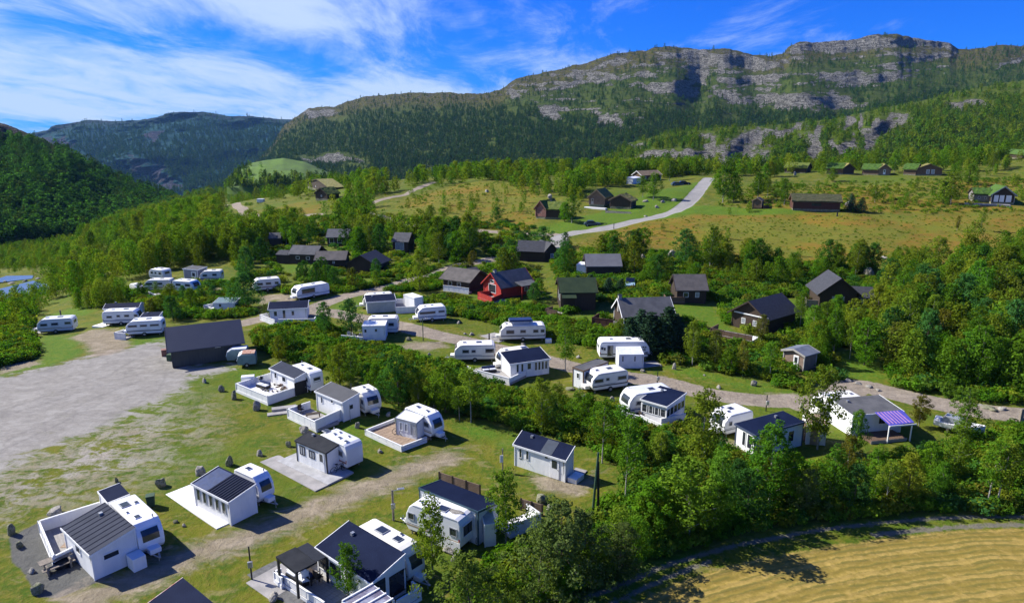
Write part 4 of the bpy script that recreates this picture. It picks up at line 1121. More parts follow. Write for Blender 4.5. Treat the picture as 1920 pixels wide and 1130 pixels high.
def car(p, rz, label, paint, truck=False):
    e = empty_at('parked_car', p, rz, label, 'car'); L = 4.4
    MBd().prism([(0, .35), (L, .35), (L, .8), (L - .25, .92), (L - 1.1, .98), (.15, .98), (0, .8)], -.87, .87).build('body', paint, e, bevel=.06)
    MBd().prism([(.35, .985), (L - 1.15, .985), (L - 1.85, 1.45), (.95, 1.47)], -.76, .76).build('cabin_glass', GLASS, e, bevel=.05)
    MBd().box(.98, L - 1.9, -.7, .7, 1.475, 1.51).build('roof', paint, e, bevel=.01, seg=1)
    for x in (.85, L - .85):
        for y in (-.8, .8):
            w = MBd().tube((x, y - .1, .32), (x, y + .1, .32), .32, 12).build('wheel', RUBBER, e)
            MBd().tube((x, y - .115, .32), (x, y + .115, .32), .18, 8).build('rim', METAL, w)
    for y in (-.6, .6): MBd().box(L - .01, L + .03, y - .18, y + .18, .62, .76).build('headlight', METAL, e)
    return e
def shift(fr, x, y, z=0.0):
    q = fr.O + fr.ux * x + fr.uy * y; return Vector((q.x, q.y, fr.z + z))
# ================================================================ FRONT ROW, left to right
# ---- plot 1: grey roof, gravel pad
f = Fr(Z('a', 655, 512), Z('a', 825, 682), 2.62, Z('a', 980, 617))
caravan(f, 'white caravan with navy storage box at its back, front left corner of the camp', hitch=1, sides='FB', hatch=((.28, .35, .85), (.33, .75, .4), (.72, .35, .55), (.52, .2, .25)), lm='the front left caravan')
f = Fr(Z('a', 385, 672), Z('a', 550, 832), 2.1, Z('a', 820, 680), hd=2.72)
U1 = f
annex(f, 'white room with a ribbed slate grey shed roof beside the front left caravan', 2.1, 2.72, CHAR, wins=[('R', .42, 1.15, 1.1, .5), ('F', .5, 1.0, .9, .7)], ribs=True, doors=[('L', .5, .05)], lm='the ribbed slate roof')
d = Fr(Z('a', 262, 905), Z('a', 320, 852), 0, 1) if False else None
b = MBd().box(0, 1.1, 0, .9, 0, 1.0).build('storage_box', WHITE, None, bevel=.03); q = shift(f, f.L + .12, f.W * .72); b.location = q; b.rotation_euler = (0, 0, f.rz); tag(b, 'white locker box against the gable wall of the slate roofed room', 'box')
f = Fr(Z('a', 600, 456), Z('a', 655, 520), 2.15, Z('a', 775, 468))
annex(f, 'small white shed with a flat navy roof behind the front left caravan', 2.15, 2.25, NAVY, over=.08, cat='shed', name='shed', group=None)
f = Fr(Z('a', 228, 630), Z('a', 318, 845), 1.15, Z('a', 610, 508), h1=1.05, hd=1.3)
T1 = f
terrace(f, 'wood terrace with white panel fence left of the slate roofed room', h=.95, z=.12, sides='FL', panel=1.25, floor=DECK)
terrace(Fr(Z('a', 318, 850), Z('a', 460, 780), 1.0, .3, keep=False), 'low white fence piece at the near end of the panelled terrace', h=.85, z=.1, sides='F', panel=1.2, name='fence', cat='fence')
LAND.append(('the panelled terrace', *Z('a', 300, 700)))
mt = MBd().box(0, 2.4, 0, 1.9, .0, .02).build('outdoor_mat', TANW, None); q = at(*Z('a', 350, 800), .13); mt.location = q + Vector((.1, .1, .0)); mt.rotation_euler = (0, 0, T1.rz + math.pi / 2 * 0 + .9); tag(mt, 'beige mat lying on the panelled terrace', 'mat')
for (x, y, w, h_, lab) in [(60, 722, 1.15, 1.5, 'pale upright boulder at the outer corner of the dark gravel pad'), (110, 800, 1.0, .8, 'low brown boulder on the left edge of the dark gravel pad'), (225, 1075, 1.35, 1.15, 'round pale boulder at the lower corner of the dark gravel pad'), (190, 950, .8, .6, 'dark low stone beside the grey plank bench'), (320, 602, 1.9, 1.0, 'broad rounded boulder behind the white panel fence'), (705, 400, .5, .7, 'small dark stone behind the navy roofed shed')]:
    rock(*Z('a', x, y), w, h_, lab)
def bench(px, py, rz, label):
    p = at(px, py); e = empty_at('bench', p, rz, label, 'bench')
    pm = MBd().box(0, 2.0, 0, .2, .42, .47).mesh('plank', POSTW)
    for i in range(2): link_obj('plank', pm, e).location = (0, .22 * i - .2, 0)
    pm2 = MBd().box(0, 2.0, 0, .74, .70, .75).mesh('table_top', POSTW); link_obj('table_top', pm2, e).location = (0, .3, 0)
    lm_ = MBd().box(-.05, .05, -.2, 1.0, 0, .69).mesh('leg', POSTW)
    for x in (.3, 1.7): link_obj('leg', lm_, e).location = (x, 0, 0)
    return e
bench(*Z('a', 262, 975), RAD(48), 'grey wooden picnic bench on the dark gravel pad')
p = at(*Z('a', 378, 910)); e = empty_at('barrel_planter', p, 0, 'round dark planter tub beside the picnic bench', 'planter')
MBd().tube((0, 0, 0), (0, 0, .5), .42, 14, .5).build('tub', DARKM, e); MBd().tube((0, 0, .46), (0, 0, .52), .44, 14).build('soil', RUBBER, e)
e = empty_at('waste_bin', at(*Z('a', 918, 545)), .4, 'green wheeled bin behind the front left caravan', 'bin')
MBd().prism([(-.25, .1), (.25, .1), (.32, 1.0), (-.32, 1.0)], -.3, .3).build('body', GREENP, e); MBd().box(-.34, .34, -.33, .33, 1.001, 1.06).build('lid', GREENP, e, bevel=.02)
for y in (-.28, .28): MBd().tube((-.26, y - .03, .12), (-.26, y + .03, .12), .12, 8).build('wheel', RUBBER, e)
rock(*Z('a', 1060, 645), .8, .35, 'pair of low pale stones on the grass by the white slab')
rock(*Z('a', 1110, 670), .6, .35, 'low dark stone on the grass before the white slab')

# ---- plot 2: white slab, two-tone navy roof
slab(Fr(Z('a', 1002, 470), Z('a', 1312, 682), 0.05, Z('a', 1172, 408), margin=.3), 'large white slab around the two-tone navy roofed room', .07, SLAB)
f = Fr(Z('a', 1172, 403), Z('a', 1386, 512), 2.15, Z('b', 158, 428), hd=2.6)
annex(f, 'white room with a navy roof half ribbed, on the white slab', 2.15, 2.6, NAVY, wins=[('F', .12, .75, .5, 1.05, CURT, GLASS), ('F', .30, .75, .5, 1.05, CURT, GLASS), ('F', .48, .75, .5, 1.05, CURT, GLASS), ('F', .66, .75, .5, 1.05, CURT, GLASS), ('F', .84, .75, .5, 1.05, CURT, GLASS)], seam=(.02, .42, BLUEG), lm='the half ribbed navy roof')
r_ = MBd()
for i in range(9):
    x = f.L * (.45 + .065 * i); s = .45 / f.W
    r_.slab([(x - .03, -.1, 2.2), (x + .03, -.1, 2.2), (x + .03, f.W, 2.65), (x - .03, f.W, 2.65)], .04)
rr_ = r_.build('roof_ribs', CHAR, None); rr_.parent = [o for o in bpy.data.objects if o.get('label') == 'white room with a navy roof half ribbed, on the white slab'][0]
f = Fr(Z('b', -70, 352), Z('b', 145, 392), 2.62, Z('b', 205, 350), margin=.4) if False else Fr(Z('c', 545, 868), Z('c', 735, 955), 2.62, Z('c', 850, 900))
caravan(f, 'white caravan with blue end window behind the half ribbed navy roof', hitch=1, hatch=((.35, .45, .6),), lm='the caravan on the white slab')
for x, y, w, h_, lab in [(965, 432, 1.5, 1.3, 'tall dark wedge boulder left of the white slab'), (1205, 358, 1.4, 1.3, 'wedge boulder at the upper corner of the white slab'), (1385, 300, 1.1, 1.5, 'leaning pale boulder behind the half ribbed navy roof')]:
    rock(*Z('a', x, y), w, h_, lab, lean=10)

# ---- plot 3: black roof, concrete paving
slab(Fr(Z('c', 748, 820), Z('c', 1165, 1045), 0.03, Z('c', 1020, 722), margin=.3), 'worn brown concrete slab in front of the black roofed room', .05, PAVE)
slab(Fr(Z('c', 880, 812), Z('c', 1260, 998), 0.07, Z('c', 1460, 905), margin=.1), 'pale grey paving under the black roofed room', .09, mat('pale_paving', (0.42, 0.42, 0.42), (0.3, 0.3, 0.3), .9, 1, .3, 8))
f = Fr(Z('c', 1020, 655), Z('c', 1245, 752), 2.2, Z('c', 1375, 690), hd=2.55)
U3 = f
annex(f, 'white room with a flat black roof on the concrete paving', 2.2, 2.5, BLACKR, wins=[('F', .2, .95, .75, .9, DARKM, CURT, 'window', 0, 1), ('F', .52, 1.0, .8, .75, DARKM, CURT, 'window', 0, 1)], doors=[('F', .84, .1, .75)], trim=mat('dark_trim', (.04, .04, .045), None, .6, 2), over=.08, lm='the black flat roof')
f = Fr(Z('c', 1165, 592), Z('c', 1395, 708), 2.62, Z('c', 1540, 665))
caravan(f, 'white caravan with six dark roof vents behind the black flat roof', hitch=-1, endwin=False, hatch=((.15, .4, .75), (.4, .45, .4), (.42, .75, .35), (.62, .35, .45), (.85, .3, .5), (.7, .75, .3)), lm='the caravan behind the black roof')
bicycle(shift(U3, U3.L + .4, U3.W * .25), U3.rz + 1.3, 'dark bicycle leaning on the side wall of the black roofed room')
for x, y, w, h_, lab in [(745, 780, 1.0, .9, 'squat boulder left of the brown concrete slab'), (960, 712, .9, 1.0, 'upright stone block behind the brown concrete slab'), (1075, 605, 1.5, 1.1, 'reddish boulder at the corner of the black roof'), (1650, 755, .8, .5, 'small pale stone on the grass right of the caravan with six vents'), (1480, 570, .9, 1.2, 'white upright stone by the middle terrace')]:
    rock(*Z('c', x, y), w, h_, lab)

# ---- plot 4: terrace with stone ring
f = Fr(Z('c', 566, 240), Z('c', 805, 338), 1.0, Z('c', 838, 140), hd=1.2)
T4 = f
terrace(f, 'white walled terrace holding a ring of firewood, farthest of the left row', h=.75, z=.3, sides='FRL', floor=SLAB)
LAND.append(('the firewood terrace', *Z('c', 700, 250)))
b = MBd().box(0, 1.5, 0, .8, .3, 1.35).build('storage_box', WHITE, None, bevel=.04); q = at(*Z('c', 612, 250), .3); b.location = q - Vector((0, 0, .3)); b.rotation_euler = (0, 0, RAD(15)); tag(b, 'large white storage chest in the corner of the firewood terrace', 'box')
e = empty_at('fire_ring', at(*Z('c', 885, 268), .32), 0, 'oval ring of stones and firewood on the white terrace', 'fire ring')
R7 = random.Random(7)
for i in range(22):
    a = 2 * math.pi * i / 22
    o = link_obj('stone', ROCKM[i % 6], e); o.location = (1.9 * math.cos(a), 1.15 * math.sin(a), .08); o.scale = (.2, .16, .14); o.rotation_euler = (0, 0, a)
for i in range(16):
    o = MBd().tube((-.3, 0, 0), (.3, 0, 0), .08, 7).build('firewood', [TANW, LOGW, BROWNW][i % 3], e); o.location = (.35 + R7.uniform(-.2, 1.2), R7.uniform(-.7, .7), .12 + .13 * (i % 3)); o.rotation_euler = (0, 0, R7.uniform(0, 3))
f = Fr(Z('c', 830, 118), Z('c', 1010, 195), 2.2, Z('c', 1120, 155), hd=2.6)
annex(f, 'white room with slate grey roof behind the firewood terrace', 2.2, 2.6, CHAR, wins=[('F', .2, 1.1, .6, .8), ('F', .55, 1.1, .9, .7)], doors=[('R', .45, .02, 1.6, 1.6, DARKM, False)], lm='the room by the firewood terrace')
f = Fr(Z('c', 960, 85), Z('c', 1125, 160), 2.62, Z('c', 1215, 128))
caravan(f, 'white caravan at the treeline behind the firewood terrace', hitch=-1, hatch=((.35, .5, .5), (.7, .5, .7)), lm='the caravan at the treeline')
for x, y, w, h_, lab in [(330, 230, 1.1, .9, 'pale boulder nearest the gravel lot'), (455, 298, 1.3, 1.2, 'brown boulder, second from the gravel lot'), (555, 355, 1.2, 1.7, 'pointed pyramid boulder below the firewood terrace'), (725, 438, 1.3, 1.7, 'tall round boulder at the near corner of the firewood terrace')]:
    rock(*Z('c', x, y), w, h_, lab)
e = empty_at('planter_step', at(*Z('c', 840, 455)), RAD(20), 'low stone step and trough between the two white terraces', 'planter')
MBd().box(0, 2.6, 0, .8, 0, .35).build('trough', PAVE, e); MBd().box(-.5, 2.4, -.9, -.1, 0, .12).build('step', PAVE, e)

# ---- plot 5
f = Fr(Z('c', 952, 425), Z('c', 1168, 528), 1.1, Z('c', 1130, 372), hd=1.1)
terrace(f, 'white walled terrace with empty grey floor, middle of the left row', h=.8, z=.3, sides='FL', floor=PAVE)
f2 = Fr(Z('c', 1168, 528), Z('c', 1395, 425), 1.1, .2, keep=False)
terrace(f2, 'white side wall running up to the grey roofed room', h=1.0, z=.3, sides='F', floor=PAVE, name='terrace_wall', cat='low wall')
LAND.append(('the empty grey terrace', *Z('c', 1080, 440)))
f = Fr(Z('c', 1172, 288), Z('c', 1370, 372), 2.3, Z('c', 1518, 318), hd=2.7)
annex(f, 'white room with plain grey roof, middle of the left row', 2.3, 2.7, mat('slate_roof', (.075, .077, .082), (.06, .062, .067), .7, .6, .2, 14), wins=[('R', .5, 1.1, .55, .6), ('F', .2, 1.1, .35, .8), ('F', .6, 1.6, .5, .4)], lm='the plain grey roof')
f = Fr(Z('c', 1430, 255), Z('c', 1535, 322), 2.62, Z('c', 1672, 298))
caravan(f, 'white caravan with two rounded windows behind the plain grey roof', hitch=1, hatch=((.35, .5, .5), (.65, .5, .6)), lm='the caravan by the plain grey roof')
post(*Z('c', 1428, 520), 2.0, 'slim grey post at the near wall of the middle terrace', METAL, False, .035)

# ---- plot 6
f = Fr(Z('d', 98, 425), Z('d', 370, 548), .55, Z('d', 310, 335), hd=.6)
T6 = f
terrace(f, 'low walled pale wood terrace with two bicycles, right of the left row', h=.3, z=.3, sides='FL', floor=TANW, thick=.12, boards=.5)
f2 = Fr(Z('d', 370, 548), Z('d', 560, 478), .55, .2, keep=False)
terrace(f2, 'low whitewashed border wall of the bicycle terrace', h=.3, z=.25, sides='F', name='border_wall', cat='low wall')
f = Fr(Z('d', 330, 330), Z('d', 482, 368), 2.15, Z('d', 560, 320), hd=2.4)
U6 = f
annex(f, 'pale grey cloth awning tent with white curved roof on the bicycle terrace', 2.15, 2.4, PVC, PVC, over=.04, wins=[('F', .25, .9, .45, .9, PVC, CURT), ('F', .5, .9, .45, .9, PVC, CURT), ('F', .84, .7, .65, 1.2, SHELLG, CURT)], cat='awning tent', name='awning_tent', lm='the cloth awning tent', trim=SHELLG)
f = Fr(Z('d', 388, 245), Z('d', 600, 330), 2.62, Z('d', 692, 295))
caravan(f, 'white caravan with the cloth awning tent, right end of the left row', hitch=1, hatch=((.3, .5, .6), (.65, .45, .5)), lm='the caravan with the cloth awning')
bicycle(at(*Z('d', 325, 455), .32), .3, 'dark bicycle, left one on the pale wood terrace')
bicycle(at(*Z('d', 380, 465), .32), .1, 'bicycle in front of the awning tent windows')
chair(at(*Z('d', 395, 440), .32), .5, 'dark garden chair beside the bicycles')
rock(*Z('d', 270, 320), 1.1, .7, 'yellowish boulder at the back corner of the bicycle terrace')
rock(*Z('d', 205, 590), .7, .5, 'small stone on the open grass before the bicycle terrace')

# ---- white cabin on the green
f = Fr(Z('d', 1222, 522), Z('d', 1600, 640), 2.25, Z('d', 1700, 560), hd=2.9)
U9 = f
annex(f, 'long white cabin with a navy roof standing alone on the green', 2.25, 2.95, NAVY, over=.15, wins=[('F', .12, 1.0, .3, .9), ('F', .26, 1.0, .3, .9), ('F', .64, 1.7, .4, .3)], doors=[('F', .80, .05, .95, 2.0)], seam=(.52, .74, mat('slate_patch', (.035, .05, .075), None, .6, 2)), cat='cabin', name='white_cabin', group=None, lm='the lone white cabin')
for i in range(2):
    b = MBd().box(0, 1.3, 0, .7, 0, .75).build('crate', PAVE, None, bevel=.03); q = at(*Z('d', 1310 + i * 85, 715 + i * 22)); b.location = q; b.rotation_euler = (0, 0, U9.rz)
    tag(b, ['grey crate under the lone white cabin, left of two', 'grey crate under the lone white cabin, right of two'][i], 'crate')
bicycle(at(*Z('d', 1245, 695)), U9.rz, 'dark bicycle at the left corner of the lone white cabin')
slab(Fr(Z('d', 1600, 790), Z('d', 1690, 812), .05, Z('d', 1770, 730), margin=.1), 'bluish paving by the end wall of the lone white cabin', .12, PAVE)
b = MBd().box(0, .9, 0, 1.4, 0, .45).build('doorstep', WHITE, None, bevel=.02); b.location = shift(U9, U9.L + .15, .2); b.rotation_euler = (0, 0, U9.rz); tag(b, 'white step at the end wall of the lone white cabin', 'step')
post(*Z('d', 1130, 735), 2.3, 'grey post with white notice on the open green', POSTW, False, .07)
b = MBd().box(-.28, .02, -.12, -.08, 1.0, 1.7).build('notice', WHITE, None); b.parent = bpy.data.objects['signpost.001'] if 'signpost.001' in bpy.data.objects else None
e = empty_at('twin_poles', at(*Z('w', 1170, 520)), 0, 'pair of tall green poles leaning together at the shrubs', 'pole')
MBd().tube((-.25, 0, -.2), (.1, .1, 5.6), .11, 8, .09).build('pole', GREENP, e); MBd().tube((.25, 0, -.2), (.12, .1, 4.8), .11, 8, .09).build('pole', BLACKW, e)
rock(*Z('w', 500, 355), 1.8, 1.1, 'pinkish boulder in brown grass by the timber fence')
rock(*Z('w', 600, 430), 1.0, .5, 'flat stone at the end of the timber fence')

# ---- plot 8: navy roof and wood fence
f = Fr(Z('p', 110, 350), Z('p', 735, 575), 2.75, Z('p', 915, 455))
U8 = f
caravan(f, 'large white caravan with brown patch on its roof, in front of the long navy roof', H=2.75, hitch=-1, sides='F', wins=[(.12, .12, 1.35, .6), (.40, .14, 1.4, .5), (.88, .13, 1.25, .7)], hatch=((.22, .3, .35), (.62, .35, .95)), lm='the front centre caravan')
root8 = [o for o in bpy.data.objects if o.get('label', '').startswith('large white caravan with brown patch')][0]
o = link_obj('roof_rust_patch', ROCKM[2], root8); o.location = (f.L * .82, f.W * .45, 2.76); o.scale = (.75, .35, .04)
window(root8, 'R', f.L, f.W, f.W * .5, 1.15, f.W * .72, 1.0, WHITE, GLASS, proud=.01)
for i in range(3): MBd().box(f.L * (.52 + .16 * i), f.L * (.52 + .16 * i) + f.L * .155, -.04, -.015, .02, .85).build('skirt_panel', WHITE, root8)
f = Fr(Z('p', 282, 205), Z('p', 935, 468), 2.85, Z('p', 490, 100), hd=2.45)
annex(f, 'open sided room with one long navy roof behind the front centre caravan', 2.85, 2.45, NAVY, over=.05, trim=mat('teal_trim', (.05, .10, .13), None, .5, 2), lm='the long navy roof', wins=[('R', .5, .9, 1.2, 1.0)])
f = Fr(Z('p', 1015, 615), Z('p', 1130, 600), 1.9, Z('p', 945, 470), hd=2.3)
annex(f, 'narrow white lean-to closing the end of the long navy roof', 1.9, 2.3, SHELLG, over=.03, cat='lean-to', name='lean_to', group=None)
f = Fr(Z('p', 1300, 650), Z('p', 1645, 512), .95, Z('p', 1420, 440), hd=.9)
T8 = f
terrace(f, 'white walled terrace at the right of the long navy roof', h=.8, z=.3, sides='FR', floor=SLAB, panel=1.3)
def log_fence(a, b, label):
    A, B = at(*a), at(*b); d = (B - A).length; rz = math.atan2(B.y - A.y, B.x - A.x); e = empty_at('timber_fence', A, rz, label, 'fence')
    k = max(2, round(d / 1.5)); pm = MBd().box(-.06, .06, -.06, .06, 0, 1.1).mesh('post', BLACKW); bm_ = MBd().box(.07, d / k - .07, -.025, .025, 0, .13).mesh('board', LOGW)
    for i in range(k + 1): link_obj('post', pm, e).location = (d / k * i, 0, 0)
    for i in range(k):
        for j in range(6): link_obj('board', bm_, e).location = (d / k * i, 0, .18 + j * .15)
    return e
log_fence(Z('p', 505, 150), Z('p', 960, 300), 'rustic board fence behind the long navy roof')
log_fence(Z('p', 1420, 455), Z('p', 1660, 525), 'short rustic board fence beside the pink boulder')
p = at(*Z('p', 850, 825)); bicycle(p, 1.2, 'white bicycle parked at the nose of the front centre caravan', METAL)
bicycle(at(*Z('p', 930, 830)), 1.3, 'dark bicycle between the front centre caravan and the lean-to')
post(*Z('b', 962, 630), 2.7, 'weathered lamp post with meter box beside the front centre caravan', POSTW, True, .1, True, 'lamp_post', 'lamp post')
for x, y, l_ in ((640, 960, 'second'), (690, 1000, 'third'), (600, 930, 'uppermost'), (660, 1040, 'lowest')): rock(*Z('p', x, y), R7.uniform(.8, 1.2), .5, l_ + ' pale rubble stone between the two front centre caravans', group='rubble heap between the front caravans')

# ---- plot 7: pergola terrace
slab(Fr(Z('b', 68, 1010), Z('b', 215, 1112), .0, Z('b', 260, 862), margin=.2), 'grey paved corner left of the pergola terrace', .05, PAVE)
slab(Fr(Z('b', 75, 960), Z('b', 470, 1280), .0, Z('b', 240, 870), margin=.2), 'dark gravel strip along the pergola terrace', .03, mat('dark_gravel', (.15, .15, .145), (.1, .1, .1), .95, 3, .5, 20))
f = Fr(Z('o', 150, 810), Z('o', 600, 1110), .55, Z('o', 520, 640), hd=.35)
T7 = f
terrace(f, 'pale terrace with dark roofed pergola in the front centre', h=.55, z=.3, sides='F', floor=DECK, panel=.9, rail=WHITE, boards=.45)
terrace(Fr(Z('o', 72, 740), Z('o', 150, 810), .85, .5, keep=False), 'white corner seat at the left end of the pergola terrace', h=.5, z=.35, sides='FL', floor=SLAB, name='corner_seat', cat='seat')
f = Fr(Z('o', 118, 580), Z('o', 315, 735), 2.3, Z('o', 610, 560))
e = f.empty('pergola', 'black framed pergola with dark flat roof over the front terrace', 'pergola'); P7 = f
MBd().box(-.1, f.L + .1, -.1, f.W * .62, 2.22, 2.32).build('roof', BLACKR, e); MBd().box(0, f.L, f.W * .62 + .05, f.W, 2.25, 2.28).build('roof_screen', DARKM, e)
for x in (0, f.L):
    for y in (0, f.W):
        MBd().box(x - .07, x + .07, y - .07, y + .07, .3, 2.2).build('post', DARKM, e)
for y in (-.08, f.W): MBd().box(-.1, f.L + .1, y, y + .1, 2.1, 2.215).build('beam', DARKM, e)
LAND.append(('the pergola', *Z('o', 350, 600)))
def sofa(p, rz, label, L=2.0):
    e = empty_at('garden_sofa', p, rz, label, 'sofa')
    MBd().box(0, L, 0, .75, .05, .35).build('base', DARKM, e, bevel=.02); MBd().box(0, L, .62, .8, .36, .75).build('backrest', BLUEG, e, bevel=.05)
    for i in range(2): MBd().box(.05 + i * L / 2, L / 2 - .05 + i * L / 2, .05, .6, .36, .48).build('cushion', PVC, e, bevel=.05)
    return e
sofa(at(*Z('o', 200, 800), .32), P7.rz + .1, 'garden sofa under the pergola against the terrace wall')
sofa(at(*Z('o', 380, 740), .32), P7.rz + 1.6, 'grey cushioned sofa in the middle of the pergola', 1.6)
table(at(*Z('o', 470, 830), .32), P7.rz, 'dark low table under the pergola edge', 1.3, .8, BLACKW, .5)
table(at(*Z('o', 290, 770), .32), P7.rz, 'small side table under the pergola roof', .7, .7, WHITE, .45)
chair(at(*Z('o', 550, 850), .32), 2.4, 'dark chair right of the low table by the pergola', BLACKW)
chair(at(*Z('o', 420, 880), .32), .4, 'white curved chair at the terrace edge beside the pergola', WHITE)
f = Fr(Z('o', 535, 475), Z('o', 1105, 845), 2.35, Z('o', 1485, 570), hd=3.0)
U7 = f
annex(f, 'large white room with a deep navy roof edged white, front centre', 2.35, 3.0, NAVY, over=.12, wins=[('F', .12, .8, 1.4, 1.2), ('F', .35, .8, 1.4, 1.2), ('R', .78, .3, 1.4, 1.6, DARKM, GLASS), ('R', .22, .2, 1.0, 1.9, DARKM, GLASS)], doors=[('F', .6, .3, 1.0, 1.9)], lm='the deep navy roof')
f = Fr(Z('o', 945, 245), Z('o', 1500, 560), 2.62, Z('o', 1140, 165))
caravan(f, 'dusty white caravan behind the deep navy roof, front centre', hitch=1, hatch=((.36, .5, .95), (.66, .5, .7), (.62, .85, .3)), lm='the dusty white caravan')
f = Fr(Z('o', 800, 1060), Z('o', 1010, 1230), 2.3, Z('o', 1245, 965))
e = f.empty('glass_porch', 'glass roofed porch frame below the deep navy roof', 'porch')
MBd().box(.05, f.L - .05, .05, f.W - .05, 2.3, 2.33).build('glass_roof', mat('porch_glass', (.35, .36, .42), (.12, .10, .12), .15, 1.4, spec=.8), e)
for a in (0, .33, .66, 1): MBd().box(f.L * a - .05, f.L * a + .05, 0, f.W, 2.335, 2.42).build('rafter', WHITE, e)
for y in (0, f.W - .1): MBd().box(-.06, f.L + .06, y, y + .1, 2.24, 2.329).build('beam', WHITE, e)
for x in (0, f.L):
    for y in (0, f.W): MBd().box(x - .06, x + .06, y - .06, y + .06, 0, 2.23).build('post', WHITE, e)
f = Fr(Z('o', 1385, 1060), Z('o', 1635, 915), .9, .9)
terrace(f, 'blue shaded porch landing with white wall at the end of the navy roofed room', h=.7, z=.25, sides='FR', name='porch_landing', cat='porch')
post(*Z('b', 105, 990), 2.6, 'dark slim post with white tag left of the pergola', DARKM, True, .06)
rock(*Z('b', 235, 1115), 1.1, .9, 'brown pointed boulder at the bottom edge by the pergola terrace')
# ---- roof corner at the bottom edge
f = Fr((290, 1140), (395, 1190), 2.3, Z('a', 1140, 1018), hd=2.9)
f = Fr(Z('a', 905, 1130), Z('a', 1080, 1290), 2.3, Z('a', 1130, 1020), hd=2.6)
annex(f, 'navy roof with faded red edge board cut off by the bottom of the picture', 2.3, 2.8, NAVY, over=.1, trim=mat('faded_red_trim', (.4, .16, .13), (.6, .5, .48), .8, 3), lm='the cut off navy roof', group=None)

# ================================================================ MIDDLE ROWS
_caravan = caravan
def caravan(fr, label, **k):
    k.setdefault('H', 2.42); k['H'] = min(k['H'], 2.6); return _caravan(fr, label, **k)
# ---- caravans along the road
f = Fr(Z('g', 925, 612), Z('g', 1262, 605), 0, 2.3)
caravan(f, 'plain white caravan with three side windows standing on the near side of the beige road', hitch=-1, wins=[(.28, .17, 1.3, .5), (.47, .11, 1.35, .42), (.86, .22, 1.3, .6)], lm='the plain caravan by the road')
f = Fr(Z('g', 1300, 445), Z('g', 1672, 432), 0, 2.3)
U20 = f
caravan(f, 'long white caravan with blue roof tent on top beyond the road', hitch=-1, wins=[(.22, .18, 1.2, .6), (.5, .13, 1.3, .5), (.78, .12, 1.3, .5), (.93, .09, 1.3, .5)], hatch=((.15, .5, .4),), lm='the caravan with the blue roof tent')
e = empty_at('roof_tent', shift(f, f.L * .2, .3, 2.7), f.rz, 'blue folded roof tent on the long white caravan', 'roof tent')
MBd().box(0, f.L * .52, 0, 1.7, .12, .24).build('base', SHELLG, e); MBd().box(.05, f.L * .5, .1, 1.6, .241, .48).build('cover', BLUEG, e, bevel=.08)
for x in (.3, f.L * .45): MBd().box(x, x + .08, .1, 1.6, 0, .119).build('bar', DARKM, e)
slab(Fr(Z('g', 1140, 390), Z('g', 1290, 445), 0.03, Z('g', 1290, 375), margin=.2), 'pale slab left of the blue roof tent caravan', .06, PAVE)
b = MBd().box(0, .9, 0, .5, 0, .6).build('crate', WHITE, None); b.location = at(*Z('g', 1670, 450)); tag(b, 'white crate at the right end of the blue roof tent caravan', 'crate')
f = Fr(Z('g', 625, 285), Z('g', 862, 268), 0, 2.3)
caravan(f, 'white caravan with a dark window band, nose towards the left, beyond the road', hitch=-1, wins=[(.35, .55, 1.35, .42), (.83, .22, 1.45, .35)], lm='the caravan with the dark band', hatch=((.3, .4, .4), (.55, .5, .5)))
f = Fr(Z('g', 215, 208), Z('g', 443, 190), 0, 2.6)
annex(f, 'pale green room with navy roof at the road bend', 2.0, 2.5, NAVY, mat('pale_green_boards', (.42, .46, .42), (.34, .38, .35), .7, 1.5), wins=(), over=.2, lm='the pale green room')
f = Fr.behind(f, -.1, 1.02, .25, 2.2)
caravan(f, 'caravan hidden behind the pale green room, only its roof showing', hitch=-1, hatch=((.4, .5, .5), (.7, .5, .5)))
f = Fr(Z('g', 450, 200), Z('g', 610, 190), 0.2, Z('g', 500, 120), hd=.3)
terrace(f, 'open terrace between the pale green room and the white end box', h=.8, z=.25, sides='FB', floor=DECK)
f = Fr(Z('g', 600, 185), Z('g', 668, 172), 0, 3.2)
annex(f, 'white end box at the right of the open terrace', 2.2, 2.3, WHITE, over=.03, cat='shed', name='shed', group=None)
f = Fr(Z('g', 180, 432), Z('g', 360, 428), 0, 2.5)
U23 = f
annex(f, 'small white room with two dark windows beside a birch in the middle of the camp', 2.25, 2.35, SHELL, over=.06, wins=[('F', .12, 1.2, .4, .55), ('F', .6, 1.3, .4, .5)], lm='the small white room')
f = Fr.behind(U23, -.05, 1.5, .25, 2.2)
caravan(f, 'caravan behind the small white room', H=2.75, hitch=-1, lm=None)
f = Fr(Z('g', 0, 420), Z('g', 175, 436), 0.4, 2.4)
terrace(f, 'cluttered grey terrace left of the small white room', h=.7, z=.3, sides='F', floor=DECK)
for i in range(3): chair(shift(f, .6 + i * .9, 1.1, .32), i * 2., ['garden chair at the left end of the cluttered grey terrace', 'garden chair in the middle of the cluttered grey terrace', 'garden chair at the right end of the cluttered grey terrace'][i], METAL)
